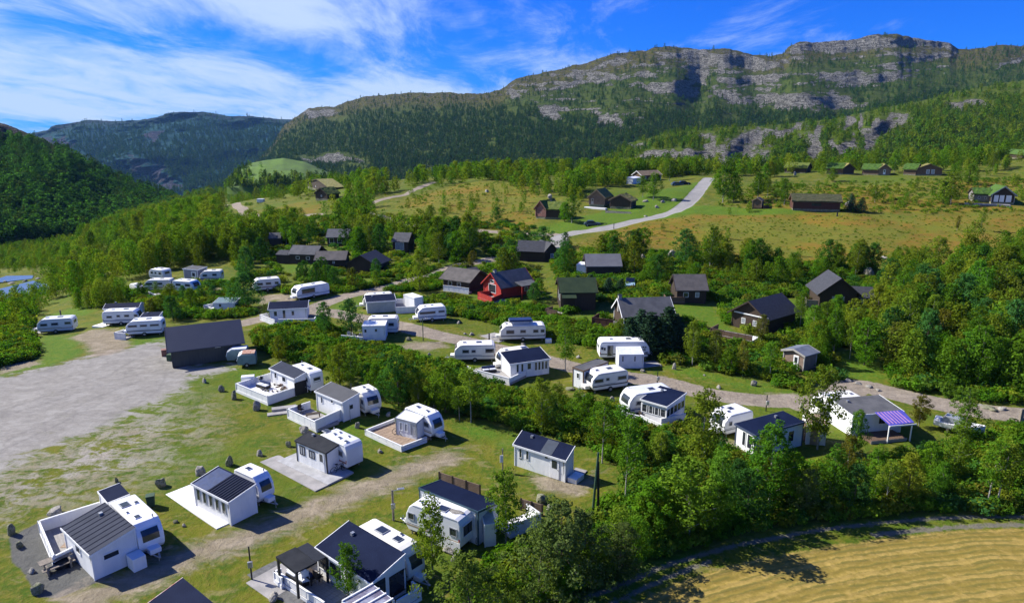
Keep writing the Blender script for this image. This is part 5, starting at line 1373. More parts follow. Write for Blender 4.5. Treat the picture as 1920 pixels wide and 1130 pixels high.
# navy roof room beside the plain caravan
f = Fr(Z('g', 1385, 748), Z('g', 1695, 700), 0, 2.9)
U19 = f
annex(f, 'white room with navy shed roof and six slim windows between two caravans by the road', 2.1, 2.7, NAVY, over=.2, wins=[('F', .18, .8, .35, 1.1), ('F', .3, .8, .35, 1.1), ('F', .66, .7, .35, 1.1), ('F', .75, .7, .35, 1.1), ('F', .84, .7, .35, 1.1), ('F', .93, .7, .35, 1.1)], doors=[('F', .48, .05)], lm='the room with six slim windows')
f = Fr.behind(U19, .02, .88, .25, 2.2)
caravan(f, 'caravan behind the room with six slim windows, two roof boxes showing', hitch=-1, lm=None, hatch=((.25, .5, .5), (.8, .5, .9)))
f = Fr(Z('g', 1115, 700), Z('g', 1375, 765), .5, Z('g', 1270, 620), hd=.5)
terrace(f, 'bright terrace left of the room with six slim windows', h=.6, z=.3, sides='FR', floor=DECK)
f = Fr(Z('g', 1030, 650), Z('g', 1115, 700), .5, Z('g', 1150, 620), hd=.5)
terrace(f, 'outer lower terrace step of the bright terrace', h=.5, z=.15, sides='F', floor=DECK)
sofa(at(*Z('g', 1160, 700), .32), .3, 'white lounge bench on the bright terrace', 1.8)

# ---- caravan with white porch tent
f = Fr(Z('e', 410, 180), Z('e', 765, 175), 0, 2.4, margin=.2)
f = Fr(Z('e', 365, 158), Z('e', 775, 150), 0, 2.4)
caravan(f, 'long white caravan with boxy porch tent in front, under the dark spruces', H=2.75, hitch=1, wins=[(.05, .05, 1.5, .4), (.1, .04, 1.4, .4), (.21, .12, .6, 1.5)], lm='the caravan with the porch tent')
f = Fr(Z('e', 525, 222), Z('e', 722, 218), 0, 2.2)
annex(f, 'boxy pale blue porch tent with two slim windows', 1.9, 2.3, PVC, PVC, over=.02, wins=[('F', .15, .95, .2, .75, PVC, GLASS), ('F', .65, .95, .2, .75, PVC, GLASS)], cat='awning tent', name='awning_tent', trim=PVC)
slab(Fr(Z('e', 720, 215), Z('e', 880, 195), .03, 2.0, margin=.2), 'grey paving right of the boxy porch tent', .05, PAVE)
for x, y, w, h_, lab in [(980, 230, 1.0, 1.3, 'white upright boulder right of the porch tent'), (195, 135, 1.0, .6, 'brown low boulder left of the porch tent caravan beyond the road'), (725, 250, 1.1, .6, 'dark flat stone in front of the porch tent'), (870, 205, .7, .5, 'pink stone at the end of the grey paving'), (1225, 280, .7, .3, 'small pink stone on the verge beyond the road'), (1345, 385, 1.0, .7, 'grey boulder on the grass strip beyond the road'), (1635, 365, 1.2, 1.1, 'dark rough boulder at the shrubs beyond the road'), (470, 490, 1.1, .9, 'pink boulder left of the sun room terrace')]:
    rock(*Z('e', x, y), w, h_, lab)
# ---- caravan with brown gable annex
f = Fr(Z('e', 305, 435), Z('e', 600, 385), 0, 2.4)
caravan(f, 'white caravan with wedge nose in front of a brown trimmed white shed', hitch=-1, wins=[(.18, .25, 1.3, .5), (.42, .1, 1.4, .4), (.82, .25, 1.3, .5)], lm='the caravan with the wedge nose')
f = Fr(Z('e', 148, 365), Z('e', 232, 395), 0, 4.6)
annex(f, 'white shed with brown corner boards behind the wedge nosed caravan', 2.4, 2.45, GREYR, over=.05, wins=[('F', .5, 1.2, .45, .7)], trim=BROWNW, cat='shed', name='shed', group=None)
rock(*Z('e', 235, 450), .9, .4, 'grey rubble stone at the wheel of the wedge nosed caravan')
rock(*Z('e', 130, 400), 1.8, .5, 'low pinkish rock patch left of the brown trimmed shed')
# ---- sun room
f = Fr(Z('e', 620, 600), Z('e', 718, 640), 0.3, Z('e', 880, 520), hd=.3)
f = Fr(Z('e', 612, 440), Z('e', 730, 470), 2.62, Z('e', 900, 368))
f = Fr(Z('e', 615, 430), Z('e', 990, 380), 2.75, 2.4)
caravan(f, 'white caravan behind the sun room with a curved white wall', H=2.75, hitch=-1, wins=[(.2, .12, 1.3, .5)], hatch=((.55, .4, .8),), lm='the caravan of the sun room')
f = Fr(Z('e', 718, 462), Z('e', 915, 518), 2.45, Z('e', 1170, 460), h1=2.45, hd=2.45)
U13 = f
annex(f, 'glazed sun room with navy roof and white sills above the green slope', 2.35, 2.65, NAVY, over=.18, wins=[('F', a, .95, 1.0, .95, WHITE, GLASS) for a in (.14, .38, .62, .86)] + [('R', a, .95, .9, .95, WHITE, GLASS) for a in (.1, .3, .5, .7, .9)], lm='the glazed sun room')
f = Fr(Z('e', 700, 610), Z('e', 870, 690), .8, Z('e', 760, 580), hd=.7)
terrace(f, 'white base wall of the sun room above the slope', h=.8, z=.1, sides='F', name='base_wall', cat='low wall')
f2 = Fr(Z('e', 875, 640), Z('e', 1070, 600), .9, .8)
terrace(f2, 'white balcony wall along the right side of the sun room', h=.9, z=.1, sides='F', floor=DECK, name='balcony', cat='balcony')
f = Fr(Z('e', 545, 585), Z('e', 700, 625), .7, Z('e', 620, 510), hd=.9)
terrace(f, 'small sunken terrace with white walls left of the sun room', h=.7, z=.15, sides='FLB', floor=DECKD)
for i in range(2): chair(shift(f, .8 + i * 1.2, .9, .17), 1 + i, ['dark chair in the sunken terrace, left one', 'dark chair in the sunken terrace, right one'][i], BLACKW)
# ---- plot with deep navy roof, right
f = Fr(Z('q', 335, 435), Z('q', 620, 598), 2.3, Z('q', 1330, 405), hd=2.5)
U14 = f
annex(f, 'large room with a dark navy roof half hidden by a bright green tree', 2.3, 2.6, NAVY, over=.15, wins=[('F', .45, .5, .5, 1.5), ('F', .75, .5, .7, 1.5), ('R', .5, .7, .8, 1.2), ('R', .75, .7, .8, 1.2)], trim=mat('blue_trim', (.06, .08, .13), None, .6, 2), lm='the dark navy roof')
cf = Fr(Z('q', 165, 300), Z('q', 600, 200), 2.62, 2.3)
caravan(cf, 'white caravan left of the large dark navy roof by the tall trees', hitch=-1, sides='F', wins=[(.2, .1, 1.3, .45)], hatch=((.3, .35, .45), (.5, .6, .7), (.35, .85, .45)), lm='the caravan left of the dark navy roof')
f = Fr(Z('q', 1380, 745), Z('q', 1660, 765), 0, 2.0)
annex(f, 'white shed with brown plank door at the right of the dark navy roof', 2.2, 2.5, TANW, over=.05, cat='shed', name='shed', group=None, doors=[('L', .5, .05, 1.2, 1.9, BROWNW, False), ('F', .45, .05, .9, 1.9, TANW, False)])
post(*Z('q', 775, 245), 1.9, 'dark marker post behind the dark navy roof', DARKM, True, .06)
rock(*Z('q', 1325, 225), .9, 1.2, 'pink upright boulder beside the path right of the marker post')
post(*Z('e', 838, 365), 1.9, 'dark marker post with white box at the road by the sun room', DARKM, True, .06)
# ---- purple awning plot
f = Fr(Z('f', 560, 485), Z('f', 640, 548), 2.5, Z('f', 1020, 515)) if False else Fr(Z('f', 640, 552), Z('f', 1010, 520), 2.35, 3.6)
U15 = f
annex(f, 'white room with grey roof carrying the purple striped awning', 2.35, 2.7, GREYR, over=.1, wins=[('F', .12, 1.2, .5, .8), ('F', .6, 1.1, .9, .9)], lm='the room with the purple awning')
cf = Fr.behind(U15, -.12, .78, .25, 2.3)
caravan(cf, 'white caravan behind the grey roof with the purple awning', hitch=-1, hatch=((.3, .5, .8), (.8, .5, .5)), sides='', lm=None)
e = f.empty('striped_awning', 'purple awning with pink stripes over the brown deck', 'awning')
aw = MBd().slab([(f.L * .42, -2.3, 2.0), (f.L * .93, -2.1, 2.05), (f.L * .98, -.06, 2.5), (f.L * .42, -.06, 2.5)], .04).build('cloth', PURPLE, e)
for i in range(7):
    a = .45 + .066 * i; d_ = .1 if i % 2 else .0
    MBd().slab([(f.L * a, -2.05, 2.075), (f.L * a + .12, -2.05, 2.075), (f.L * a + .12, -.15, 2.508), (f.L * a, -.15, 2.508)], .02).build('stripe', PINKS, e)
for x in (.45, .9): MBd().box(f.L * x - .05, f.L * x + .05, -2.12, -2.02, -.3, 1.98).build('post', WHITE, e)
MBd().box(f.L * .41, f.L * .94, -2.42, -2.36, 1.9, 2.03).build('front_rail', WHITE, e)
fd = Fr(Z('f', 775, 745), Z('f', 1040, 720), 0.35, 3.2)
terrace(fd, 'brown wood deck under the purple awning', h=.05, z=.35, sides='', floor=BROWNW, wall=PAVE, boards=.5)
# ---- small white boat
e = empty_at('moored_boat', at(*Z('r', 560, 640), .0), RAD(-38), 'small white covered boat on the grass between bushes', 'boat')
bm = bmesh.new(); secs = []
for x, w, k in ((0, .75, .0), (1.2, .95, -.05), (2.6, .9, 0), (3.7, .55, .12), (4.4, .08, .3)):
    secs.append([bm.verts.new((x, y, z)) for y, z in ((-w, 1.05 + k), (-w * .9, .55 + k), (0, .25 + k), (w * .9, .55 + k), (w, 1.05 + k))])
for a, b2 in zip(secs, secs[1:]):
    for i in range(4): bm.faces.new((a[i], a[i + 1], b2[i + 1], b2[i]))
bm.faces.new(secs[0][::-1]); bm.faces.new(secs[-1])
for a, b2 in zip(secs, secs[1:]): bm.faces.new((a[0], b2[0], b2[4], a[4]))
bmesh.ops.recalc_face_normals(bm, faces=bm.faces)
me = bpy.data.meshes.new('hull'); bm.to_mesh(me); bm.free(); me.materials.append(SHELL); link_obj('hull', me, e)
MBd().prism([(.6, 1.06), (2.9, 1.06), (2.4, 1.6), (1.0, 1.7)], -.6, .6).build('cockpit_cover', CURT, e, bevel=.08)
MBd().box(.1, .55, -.5, .5, 1.06, 1.2).build('seat', PVC, e); MBd().box(1.2, 1.4, -.9, .9, .1, .5).build('cradle', POSTW, e)
LAND.append(('the small white boat', *Z('r', 650, 640)))
# ---- hut
f = Fr(Z('k', 858, 1000), Z('k', 1000, 1045), 0, 2.6)
cabin(f, 'small brown hut with grey curved roof and white door', 2.2, 2.65, 'y', mat('hut_boards', (.24, .17, .13), (.18, .13, .10), .85, 2, .3, 6), mat('hut_roof', (.16, .18, .22), None, .6, 1), trim=mat('pale_trim', (.4, .38, .35), None, .7, 2), over=.3, doors=[('F', .62, .05, .75, 1.9)], group=None, name='hut', cat='hut', lm='the brown hut', base=.1)
e = empty_at('garden_gate', at(*Z('r', 1845, 660)), 0, 'grey wooden post and beam by the road at the right edge', 'post'); MBd().box(-.15, .15, -.15, .15, -.2, 2.2).build('post', POSTW, e); MBd().box(.16, 2.5, -.08, .08, .9, 1.15).build('beam', POSTW, e)
for x, y, w, l_ in ((1290, 340, 1.6, 'leftmost'), (1400, 370, 2.2, 'largest'), (1480, 410, 1.4, 'third'), (1600, 385, 1.6, 'rightmost')): rock(*Z('r', x, y), w, .45, l_ + ' flat grey stone lying along the far edge of the right road', group='slab stones along the right road')
for x, y, w, l_ in ((610, 300, 1.8, 'leftmost'), (680, 320, 1.4, 'second'), (760, 345, 1.7, 'third'), (830, 372, 1.3, 'rightmost')): rock(*Z('f', x, y), w, .4, l_ + ' pale flat stone bordering the lawn above the right road', group='pale stones bordering the upper lawn')

# ================================================================ LEFT AREA
f = Fr(Z('u', 330, 770), Z('u', 1465, 650), 0, 6.5)
f = Fr(Z('h', 1280, 722), Z('h', 1800, 650), 2.9, Z('h', 1245, 600), hd=2.9)
f.W = 6.3
U32 = f
cabin(f, 'long dark workshop with broad navy roof at the gravel lot', 2.5, 4.6, 'x', mat('workshop_boards', (.075, .078, .07), (.055, .058, .053), .8, 2, .5, 8, stretch=(6, 6, .3)), mat('workshop_roof', (.022, .032, .062), (.03, .04, .07), .55, .5, .3, 10, spec=.4), over=.5, wins=[('F', .66, 2.0, .7, .3), ('F', .9, 2.0, .6, .3)], doors=[('F', .92, .05, 1.0, 2.0, BLACKW, False)], group=None, name='workshop', cat='workshop', lm='the dark workshop', base=.1)
e = empty_at('scrap_pile', at(*Z('u', 370, 700)), 0, 'heap of boards and boxes under the workshop gable', 'pile')
for i in range(14):
    o = MBd().box(-.6, .6, -.12, .12, 0, .08).build('board', [TANW, WHITE, LOGW, PVC][i % 4], e); o.location = (R7.uniform(-.8, 1.6), R7.uniform(-.5, .5), .1 + .1 * i % .9 + .8); o.rotation_euler = (R7.uniform(-.3, .3), R7.uniform(-.3, .3), R7.uniform(0, 3))
MBd().box(-1.0, 1.8, -.7, .8, 0, .85).build('crate', GREYW, e)
for i, (x, y) in enumerate(((190, 740), (290, 820))):
    b = MBd().box(-.5, .5, -.4, .4, 0, .9).build('crate', [PINKW, GREENP][i], None, bevel=.03); b.location = at(*Z('u', x, y)); b.rotation_euler = (0, 0, .5 + i); tag(b, ['pinkish crate outside the workshop gable', 'green barrel sized crate outside the workshop gable'][i], 'crate')
for (x0, x1, y, lab, top) in ((1235, 1600, 880, 'covered teal trailer nearest the workshop', PVC), (1420, 1745, 962, 'covered trailer with a rusty tarpaulin roof', RUST)):
    f = Fr(Z('u', x0, y), Z('u', x1, y - 28), 0, 2.0)
    e = f.empty('trailer', lab, 'trailer', 'covered trailers by the workshop'); L = f.L
    MBd().prism([(.1, .35), (L, .35), (L, 1.5), (L - .15, 1.7), (.6, 1.75), (.2, 1.5), (0, .9)], 0, f.W).build('body', TEAL, e, bevel=.08)
    MBd().prism([(.62, 1.76), (L - .1, 1.72), (L - .1, 1.82), (.7, 1.86)], .15, f.W - .15).build('cover', top, e, bevel=.03)
    MBd().prism([(.0, .92), (.22, 1.52), (.62, 1.77), (.6, 1.80), (.15, 1.55), (-.04, .92)], .1, f.W - .1).build('front_panel', SHELL, e)
    for y_ in (.05, f.W - .05):
        w = MBd().tube((L / 2, y_ - .1, .3), (L / 2, y_ + .1, .3), .3, 12).build('wheel', RUBBER, e); MBd().tube((L / 2, y_ - .11, .3), (L / 2, y_ + .11, .3), .15, 8).build('rim', METAL, w)
f = Fr(Z('h', 285, 632), Z('h', 555, 600), 0, 2.3)
caravan(f, 'white caravan standing alone at the far left of the camp', hitch=-1, wins=[(.2, .2, 1.3, .45), (.5, .2, 1.35, .45), (.86, .18, 1.4, .45)], lm='the lone left caravan')
slab(Fr(Z('h', 190, 605), Z('h', 280, 632), .05, 2.2, margin=.2), 'pale slab at the nose of the far left caravan', .15, PAVE)
post(*Z('h', 460, 508), 1.6, 'grey meter post behind the far left caravan', POSTW, False, .14)
f = Fr(Z('h', 775, 572), Z('h', 1045, 545), 0, 2.3)
caravan(f, 'white caravan with three oval windows right of the lone left caravan', hitch=1, wins=[(.2, .15, 1.3, .4), (.45, .1, 1.4, .4), (.68, .14, 1.4, .4), (.93, .1, 1.4, .4)], lm='the oval windowed caravan')
f = Fr.behind(f, -.1, .85, .2, 2.5)
annex(f, 'white room with rounded navy roof behind the oval windowed caravan', 2.4, 2.5, NAVY, over=.15, peak=2.9)
slab(Fr(Z('h', 690, 575), Z('h', 770, 572), .1, 2.6, margin=.1), 'white slab at the left of the oval windowed caravan', .2, SLAB)
f = Fr(Z('h', 950, 655), Z('h', 1222, 628), 0, 2.3)
caravan(f, 'teal shaded white caravan nearest the workshop', hitch=-1, wins=[(.2, .25, 1.5, .35), (.5, .2, 1.5, .35), (.8, .25, 1.5, .35)], lm='the caravan next to the workshop')
f = Fr.behind(f, .3, .8, .2, 2.2)
annex(f, 'dark roofed awning behind the caravan nearest the workshop', 2.4, 2.6, NAVY, over=.1)
f = Fr(Z('h', 860, 650), Z('h', 940, 655), .3, 1.8)
terrace(f, 'small white terrace left of the caravan nearest the workshop', h=.8, z=.2, sides='FL')
# cluster at the wood edge
f = Fr(Z('t', 1215, 345), Z('t', 1550, 325), 0, 2.3)
caravan(f, 'blue shaded white caravan at the edge of the hillside wood', hitch=-1, wins=[(.25, .22, 1.3, .5), (.7, .22, 1.4, .5)], lm='the caravan at the wood edge')
f = Fr(Z('t', 975, 310), Z('t', 1185, 318), 0, 2.6)
annex(f, 'grey shed with a white door left of the caravan at the wood edge', 2.5, 2.7, GREYR, mat('grey_boards', (.28, .28, .33), (.22, .22, .26), .7, 2), doors=[('F', .72, .05, 1.3, 2.0)], cat='shed', name='shed', group=None)
f = Fr(Z('t', 350, 500), Z('t', 760, 455), 0, 2.4)
caravan(f, 'white caravan half hidden by bushes, left of the wood edge group', hitch=-1, wins=[(.2, .25, 1.4, .5), (.6, .2, 1.4, .5)], lm='the half hidden caravan')
f = Fr(Z('t', 790, 500), Z('t', 1110, 505), 0, 2.3)
caravan(f, 'white caravan behind small trees, middle of the wood edge group', hitch=1, wins=[(.3, .25, 1.4, .5), (.75, .25, 1.4, .5)])
f = Fr(Z('t', 420, 305), Z('t', 640, 300), 0, 2.3)
caravan(f, 'caravan deep in the bushes with only its white nose showing', hitch=-1)
f = Fr(Z('t', 115, 480), Z('t', 215, 490), 0, 2.2)
e = f.empty('covered_trailer', 'small rounded white trailer left of the half hidden caravan', 'trailer'); L = f.L
MBd().prism([(0, .3), (L, .3), (L, 1.1), (L * .7, 1.6), (L * .2, 1.6), (0, 1.2)], 0, 1.6).build('body', SHELL, e, bevel=.12)
for y_ in (.0, 1.6): MBd().tube((L / 2, y_ - .08, .28), (L / 2, y_ + .08, .28), .28, 12).build('wheel', RUBBER, e)
f = Fr(Z('t', 400, 540), Z('t', 560, 575), .2, 2.0)
terrace(f, 'white terrace edge in front of the half hidden caravan', h=.6, z=.2, sides='F')
f = Fr(Z('t', 1440, 790), Z('t', 1760, 775), 0, 2.6)
annex(f, 'white walled boathouse like room with teal roof and notched wall', 1.6, 1.9, TEAL, WHITE, over=.1, wins=[('F', .3, .8, .5, .6)], lm='the notched white wall')
terrace(Fr(Z('t', 1270, 740), Z('t', 1435, 790), .2, 2.0), 'white jetty like terrace left of the notched white wall', h=.5, z=.25, sides='FL', floor=SLAB)
f = Fr(Z('i', 145, 600), Z('i', 350, 572), 0, 2.3)
caravan(f, 'blue shaded caravan with rolled awning behind the upper left parking', hitch=-1, wins=[(.25, .2, 1.3, .5), (.55, .2, 1.3, .5), (.85, .15, 1.3, .5)], lm='the upper left caravan')
f = Fr(Z('i', 470, 660), Z('i', 715, 610), 0, 2.3)
caravan(f, 'cream caravan with open side hatch above the fork in the road', hitch=-1, wins=[(.35, .4, 1.1, .9)], lm='the cream caravan')
f = Fr(Z('i', 270, 815), Z('i', 545, 795), 0.2, 4.0)
annex(f, 'white cabin with low navy gable roof near the workshop', 2.3, 2.5, NAVY, over=.25, peak=2.95, wins=[('F', .38, .6, .5, 1.4), ('F', .62, 1.0, .5, .8)], doors=[('F', .15, .1)], cat='cabin', name='white_cabin', group=None, lm='the white cabin near the workshop', base=.2)
terrace(Fr(Z('i', 190, 790), Z('i', 300, 835), .2, 1.5), 'white terrace left of the cabin near the workshop', h=.7, z=.2, sides='FL')
terrace(Fr(Z('i', 330, 835), Z('i', 600, 825), .2, 1.4), 'white balcony before the cabin near the workshop', h=.8, z=.2, sides='FR')
post(*Z('g', 670, 432), 3.4, 'dark green lamp post on the verge of the road', GREENP, False, .07, True, 'lamp_post', 'lamp post')
post(*Z('g', 1210, 445), 1.4, 'short dark bollard at the pale slab beside the road', DARKM, False, .12)
for x, y, w, h_, lab in [(960, 290, 1.2, .7, 'dark boulder right of the caravan with the dark band'), (1065, 385, 1.2, .6, 'dark flat boulder on the grass beyond the road'), (1010, 380, .8, .5, 'pale small stone beside the dark flat boulder'), (550, 430, 1.3, .8, 'dark boulder below the road by the bare earth patch'), (1490, 470, 1.1, .6, 'brown boulder in front of the blue roof tent caravan'), (720, 555, 1.0, .6, 'dark boulder at the bare patch left of the plain caravan')]:
    rock(*Z('g', x, y), w, h_, lab)

# ================================================================ CABINS
cabin(Fr(Z('j', 345, 612), Z('j', 600, 560), .2, 5.2), 'red cabin with grey roofs and a red fenced terrace', 2.4, 4.5, 'x', REDW, GREYR, trim=REDW, wins=[('F', .8, .9, .8, .8), ('L', .5, .9, 2.2, 1.6), ('L', .5, 2.7, 1.2, .6)], chimney=(.08, .5, .5), porch=(.42, .95, 2.2, 2.5, GREYR), lm='the red cabin')
terrace(Fr(Z('j', 155, 585), Z('j', 275, 630), .6, 3.0), 'red fenced terrace left of the red cabin', h=.85, z=.4, sides='FL', wall=REDW)
terrace(Fr(Z('j', 275, 630), Z('j', 372, 588), .6, .8, keep=False), 'red fence piece at the near corner of the red cabin terrace', h=.85, z=.4, sides='F', wall=REDW, name='fence', cat='fence')
cabin(Fr(Z('j', 835, 700), Z('j', 1110, 690), .2, 6.0), 'tall black cabin with a moss green roof', 3.2, 4.9, 'x', BLACKW, GREENR, wins=[('L', .4, 1.2, 1.6, 1.4, METAL, CURT), ('L', .7, 1.2, .9, 1.4, METAL, CURT)], porch=(.0, .42, 1.6, 2.5, GREENR), lm='the moss green roof')
terrace(Fr(Z('j', 705, 730), Z('j', 800, 745), .3, 2.0), 'brown terrace box left of the moss green roofed cabin', h=.7, z=.4, sides='FL', wall=BROWNW)
cabin(Fr(Z('j', 1345, 850), Z('j', 1740, 840), .2, 5.5), 'cabin with wide grey roof and white gable boards behind the dark spruces', 2.2, 4.2, 'x', DARKW, GREYR, trim=WHITE, chimney=(.0, .5, .6), lm='the wide grey roof')
terrace(Fr(Z('j', 1085, 800), Z('j', 1255, 825), .4, 3.0), 'dark brown board fence before the wide grey roof', h=.9, z=.3, sides='FL', wall=OXBL, floor=DECKD)
cabin(Fr(Z('j', 1045, 430), Z('j', 1315, 430), 0, 5.0), 'black cabin under a plain pale grey roof', 2.2, 4.0, 'x', BLACKW, mat('pale_grey_roof', (.17, .17, .175), (.14, .14, .145), .7, .8), lm='the pale grey roof', over=.35)
annex(Fr(Z('j', 962, 395), Z('j', 1035, 400), 0.4, 2.0), 'white awning wing left of the pale grey roof', 2.0, 2.3, SHELL, over=.05, cat='lean-to', name='lean_to', group=None)
cabin(Fr(Z('i', 1570, 560), Z('i', 1760, 590), .2, 5.5), 'dark cabin with crossing brown roofs left of the red cabin', 2.3, 3.7, 'x', BLACKW, BROWNR, wins=[('F', .25, .9, .9, .8), ('F', .6, .9, .9, .8)], over=.7, lm='the crossing brown roofs')
cabin(Fr(Z('i', 1760, 560), Z('i', 1850, 540), .2, 4.0), 'small dark wing at the right of the crossing brown roofs', 2.3, 3.4, 'x', BLACKW, BROWNR, over=.5)
terrace(Fr(Z('i', 1565, 570), Z('i', 1755, 595), .3, 1.2), 'pale fence below the crossing brown roofs', h=.8, z=.3, sides='F')
cabin(Fr(Z('j', 480, 290), Z('j', 700, 300), .2, 6.0), 'long dark cabin with grey hipped looking roof and dark gable', 2.2, 3.9, 'x', BLACKW, TILE, wins=[('R', .5, .8, .8, .8)], over=.5, lm='the long dark cabin')
cabin(Fr(Z('j', 700, 300), Z('j', 800, 290), .2, 5.0), 'dark gabled wing of the long dark cabin', 2.3, 3.9, 'y', BLACKW, TILE, over=.4, wins=[('F', .6, .6, .8, 1.0, WHITE, CURT)])
cabin(Fr(Z('k', 110, 545), Z('k', 310, 555), .2, 5.0), 'dark cabin with weathered brown roof and brick walled terrace', 2.4, 4.4, 'x', BLACKW, BROWNR, wins=[('F', .3, .9, .9, .9), ('F', .7, .9, .7, .9, WHITE, CURT)], over=.4, lm='the weathered brown roof')
terrace(Fr(Z('k', 30, 545), Z('k', 165, 550), .4, 2.2), 'brown walled terrace left of the weathered brown roof', h=.8, z=.3, sides='FLR', wall=BROWNW)
cabin(Fr(Z('k', 498, 705), Z('k', 735, 770), .3, 8.0), 'dark brown cabin with a big front gable and white sill beam', 2.6, 4.6, 'y', DARKW, TILE, trim=BLACKW, wins=[('F', .34, .9, .7, .9, WHITE, CURT), ('F', .68, .9, .7, .9, WHITE, CURT)], over=.6, lm='the big front gable', slatted=True)
_c = [o for o in bpy.data.objects if o.get('label', '').startswith('dark brown cabin with a big front gable')][0]
MBd().box(.3, 6.2, -.14, -.03, 2.45, 2.62).build('sill_beam', WHITE, _c)
terrace(Fr(Z('k', 345, 745), Z('k', 640, 810), .8, 2.8), 'brick brown terrace with white floor below the big front gable', h=.8, z=.35, sides='FL', wall=BROWNW, floor=SLAB)
cabin(Fr(Z('k', 1115, 585), Z('k', 1370, 590), .3, 6.5), 'black cabin with tall steep roof and window gable at the heath edge', 2.8, 5.2, 'y', BLACKW, TILE, wins=[('F', .62, 1.2, .7, .9, POSTW, CURT), ('F', .38, 1.2, .7, .9, POSTW, CURT)], over=.7, lm='the steep black cabin')
cabin(Fr(Z('k', 1370, 585), Z('k', 1480, 590), .3, 4.5), 'small black side wing of the steep black cabin', 2.0, 3.2, 'x', BLACKW, TILE, wins=[('F', .4, .9, .7, .9, POSTW, CURT)], over=.4)
terrace(Fr(Z('k', 1025, 570), Z('k', 1105, 575), .5, 2.0), 'grey railed terrace left of the steep black cabin', h=.9, z=.4, sides='FL', wall=POSTW)
slab(Fr(Z('k', 1240, 610), Z('k', 1480, 612), .1, 1.6), 'pale slab in front of the steep black cabin', .2, PAVE)
cabin(Fr(Z('i', 700, 250), Z('i', 850, 240), 0, 5.0), 'cabin with grey roof and two white framed windows among the trees', 2.4, 4.0, 'x', DARKW, mat('bluish_roof', (.10, .105, .115), None, .7, 1), wins=[('F', .2, .7, 1.2, 1.4, WHITE, GLASS), ('F', .6, .7, 1.2, 1.4, WHITE, GLASS)], over=.4, lm='the two white framed windows')
cabin(Fr(Z('i', 1190, 290), Z('i', 1300, 290), 0, 5.0), 'cabin with square grey roof and one large glass front', 2.5, 4.2, 'x', DARKW, GREYR, wins=[('F', .45, .4, 2.2, 1.8, WHITE, CURT)], over=.3, lm='the large glass front')
cabin(Fr(Z('i', 420, 380), Z('i', 610, 378), 0, 5.0), 'long low dark cabin with grey roof, left of three in the trees', 2.2, 3.6, 'x', BLACKW, GREYR, wins=[('F', .3, .9, .9, .7), ('F', .7, .9, .9, .7)], over=.4, lm='the left low cabin')
cabin(Fr(Z('i', 320, 375), Z('i', 420, 378), 0, 3.5), 'dark open porch wing of the left low cabin', 1.9, 2.6, 'x', BLACKW, TILE, over=.2)
cabin(Fr(Z('i', 615, 425), Z('i', 825, 420), 0, 5.5), 'low dark cabin with brown grey roof and one lit square window, middle of three', 2.1, 3.4, 'x', BLACKW, BROWNR, wins=[('F', .62, 1.2, .5, .5, WHITE, CURT)], over=.45, lm='the middle low cabin')
cabin(Fr(Z('i', 850, 460), Z('i', 1060, 460), 0, 6.5), 'dark cabin with its black gable towards the camp, right of three', 2.2, 4.0, 'y', BLACKW, TILE, over=.5, lm='the black gable')
cabin(Fr(Z('i', 265, 245), Z('i', 345, 245), 0, 4.0), 'small dark shed half hidden above the left low cabin', 2.0, 3.2, 'x', BROWNW, GREYR, over=.2, trim=DARKW)

# ---- turf roofed cabins on the upper heath
cabin(Fr(Z('l', 180, 520), Z('l', 250, 525), 0, 6.5), 'faded red turf roofed cabin with a dark open side', 2.8, 4.6, 'y', PINKW, TURF, trim=PINKW, turf=True, over=.5, logs=True, wins=[('F', .5, 1.0, .6, .7)], lm='the faded red turf cabin')
cabin(Fr(Z('l', 255, 525), Z('l', 380, 525), 0, 5.5), 'black side wing with turf roof of the faded red cabin', 2.6, 4.2, 'x', BLACKW, TURF, trim=BLACKW, turf=True, over=.4, chimney=(.1, .6, .7))
cabin(Fr(Z('l', 580, 430), Z('l', 690, 440), 0, 7.0), 'old log cabin with turf roof and white door beside the hill road', 2.6, 4.6, 'y', LOGW, TURFY, trim=TANW, turf=True, over=.6, logs=True, doors=[('F', .2, .3, .8, 1.9)], wins=[('F', .62, 1.0, .8, .7, DARKW, GLASS)], lm='the old log cabin')
cabin(Fr(Z('l', 735, 445), Z('l', 890, 450), 0, 4.5), 'dark gabled storehouse with turf roof right of the old log cabin', 2.2, 3.8, 'y', BLACKW, TURFY, trim=LOGW, turf=True, over=.5, lm='the dark turf storehouse')
slab(Fr(Z('l', 540, 432), Z('l', 700, 452), .2, 1.2), 'white terrace edge before the old log cabin', .35, SLAB)
terrace(Fr(Z('l', 700, 475), Z('l', 890, 480), .1, 1.2), 'low grey stone wall below the dark turf storehouse', h=.4, z=.2, sides='F', wall=ROCK, floor=ROCK, name='stone_wall', cat='low wall')
car(at(*Z('l', 540, 575)), RAD(0), 'dark green car parked beside the tree by the faded red turf cabin', CARP)
car(at(*Z('l', 1195, 275)), RAD(5), 'dark car parked at the top of the hill road, left one', CARP)
car(at(*Z('l', 1245, 268)), RAD(5), 'dark car parked at the top of the hill road, right one', DARKM)
cabin(Fr(Z('l', 970, 245), Z('l', 1115, 230), 0, 5.0), 'pale hut with ochre roof behind trees at the top of the hill road', 2.4, 3.9, 'x', BROWNW, mat('ochre_roof', (.36, .26, .14), None, .8, 1), trim=WHITE, over=.4, lm='the ochre roof', wins=[('F', .2, .9, .9, .9, WHITE, CURT)])
annex(Fr(Z('l', 905, 262), Z('l', 965, 255), 0, 2.5), 'white and blue marquee tent left of the ochre roof', 2.2, 2.6, SHELL, PVC, over=.1, cat='tent', name='tent', group=None, wins=[('F', .5, .6, .8, 1.2, WHITE, BLUEG)])
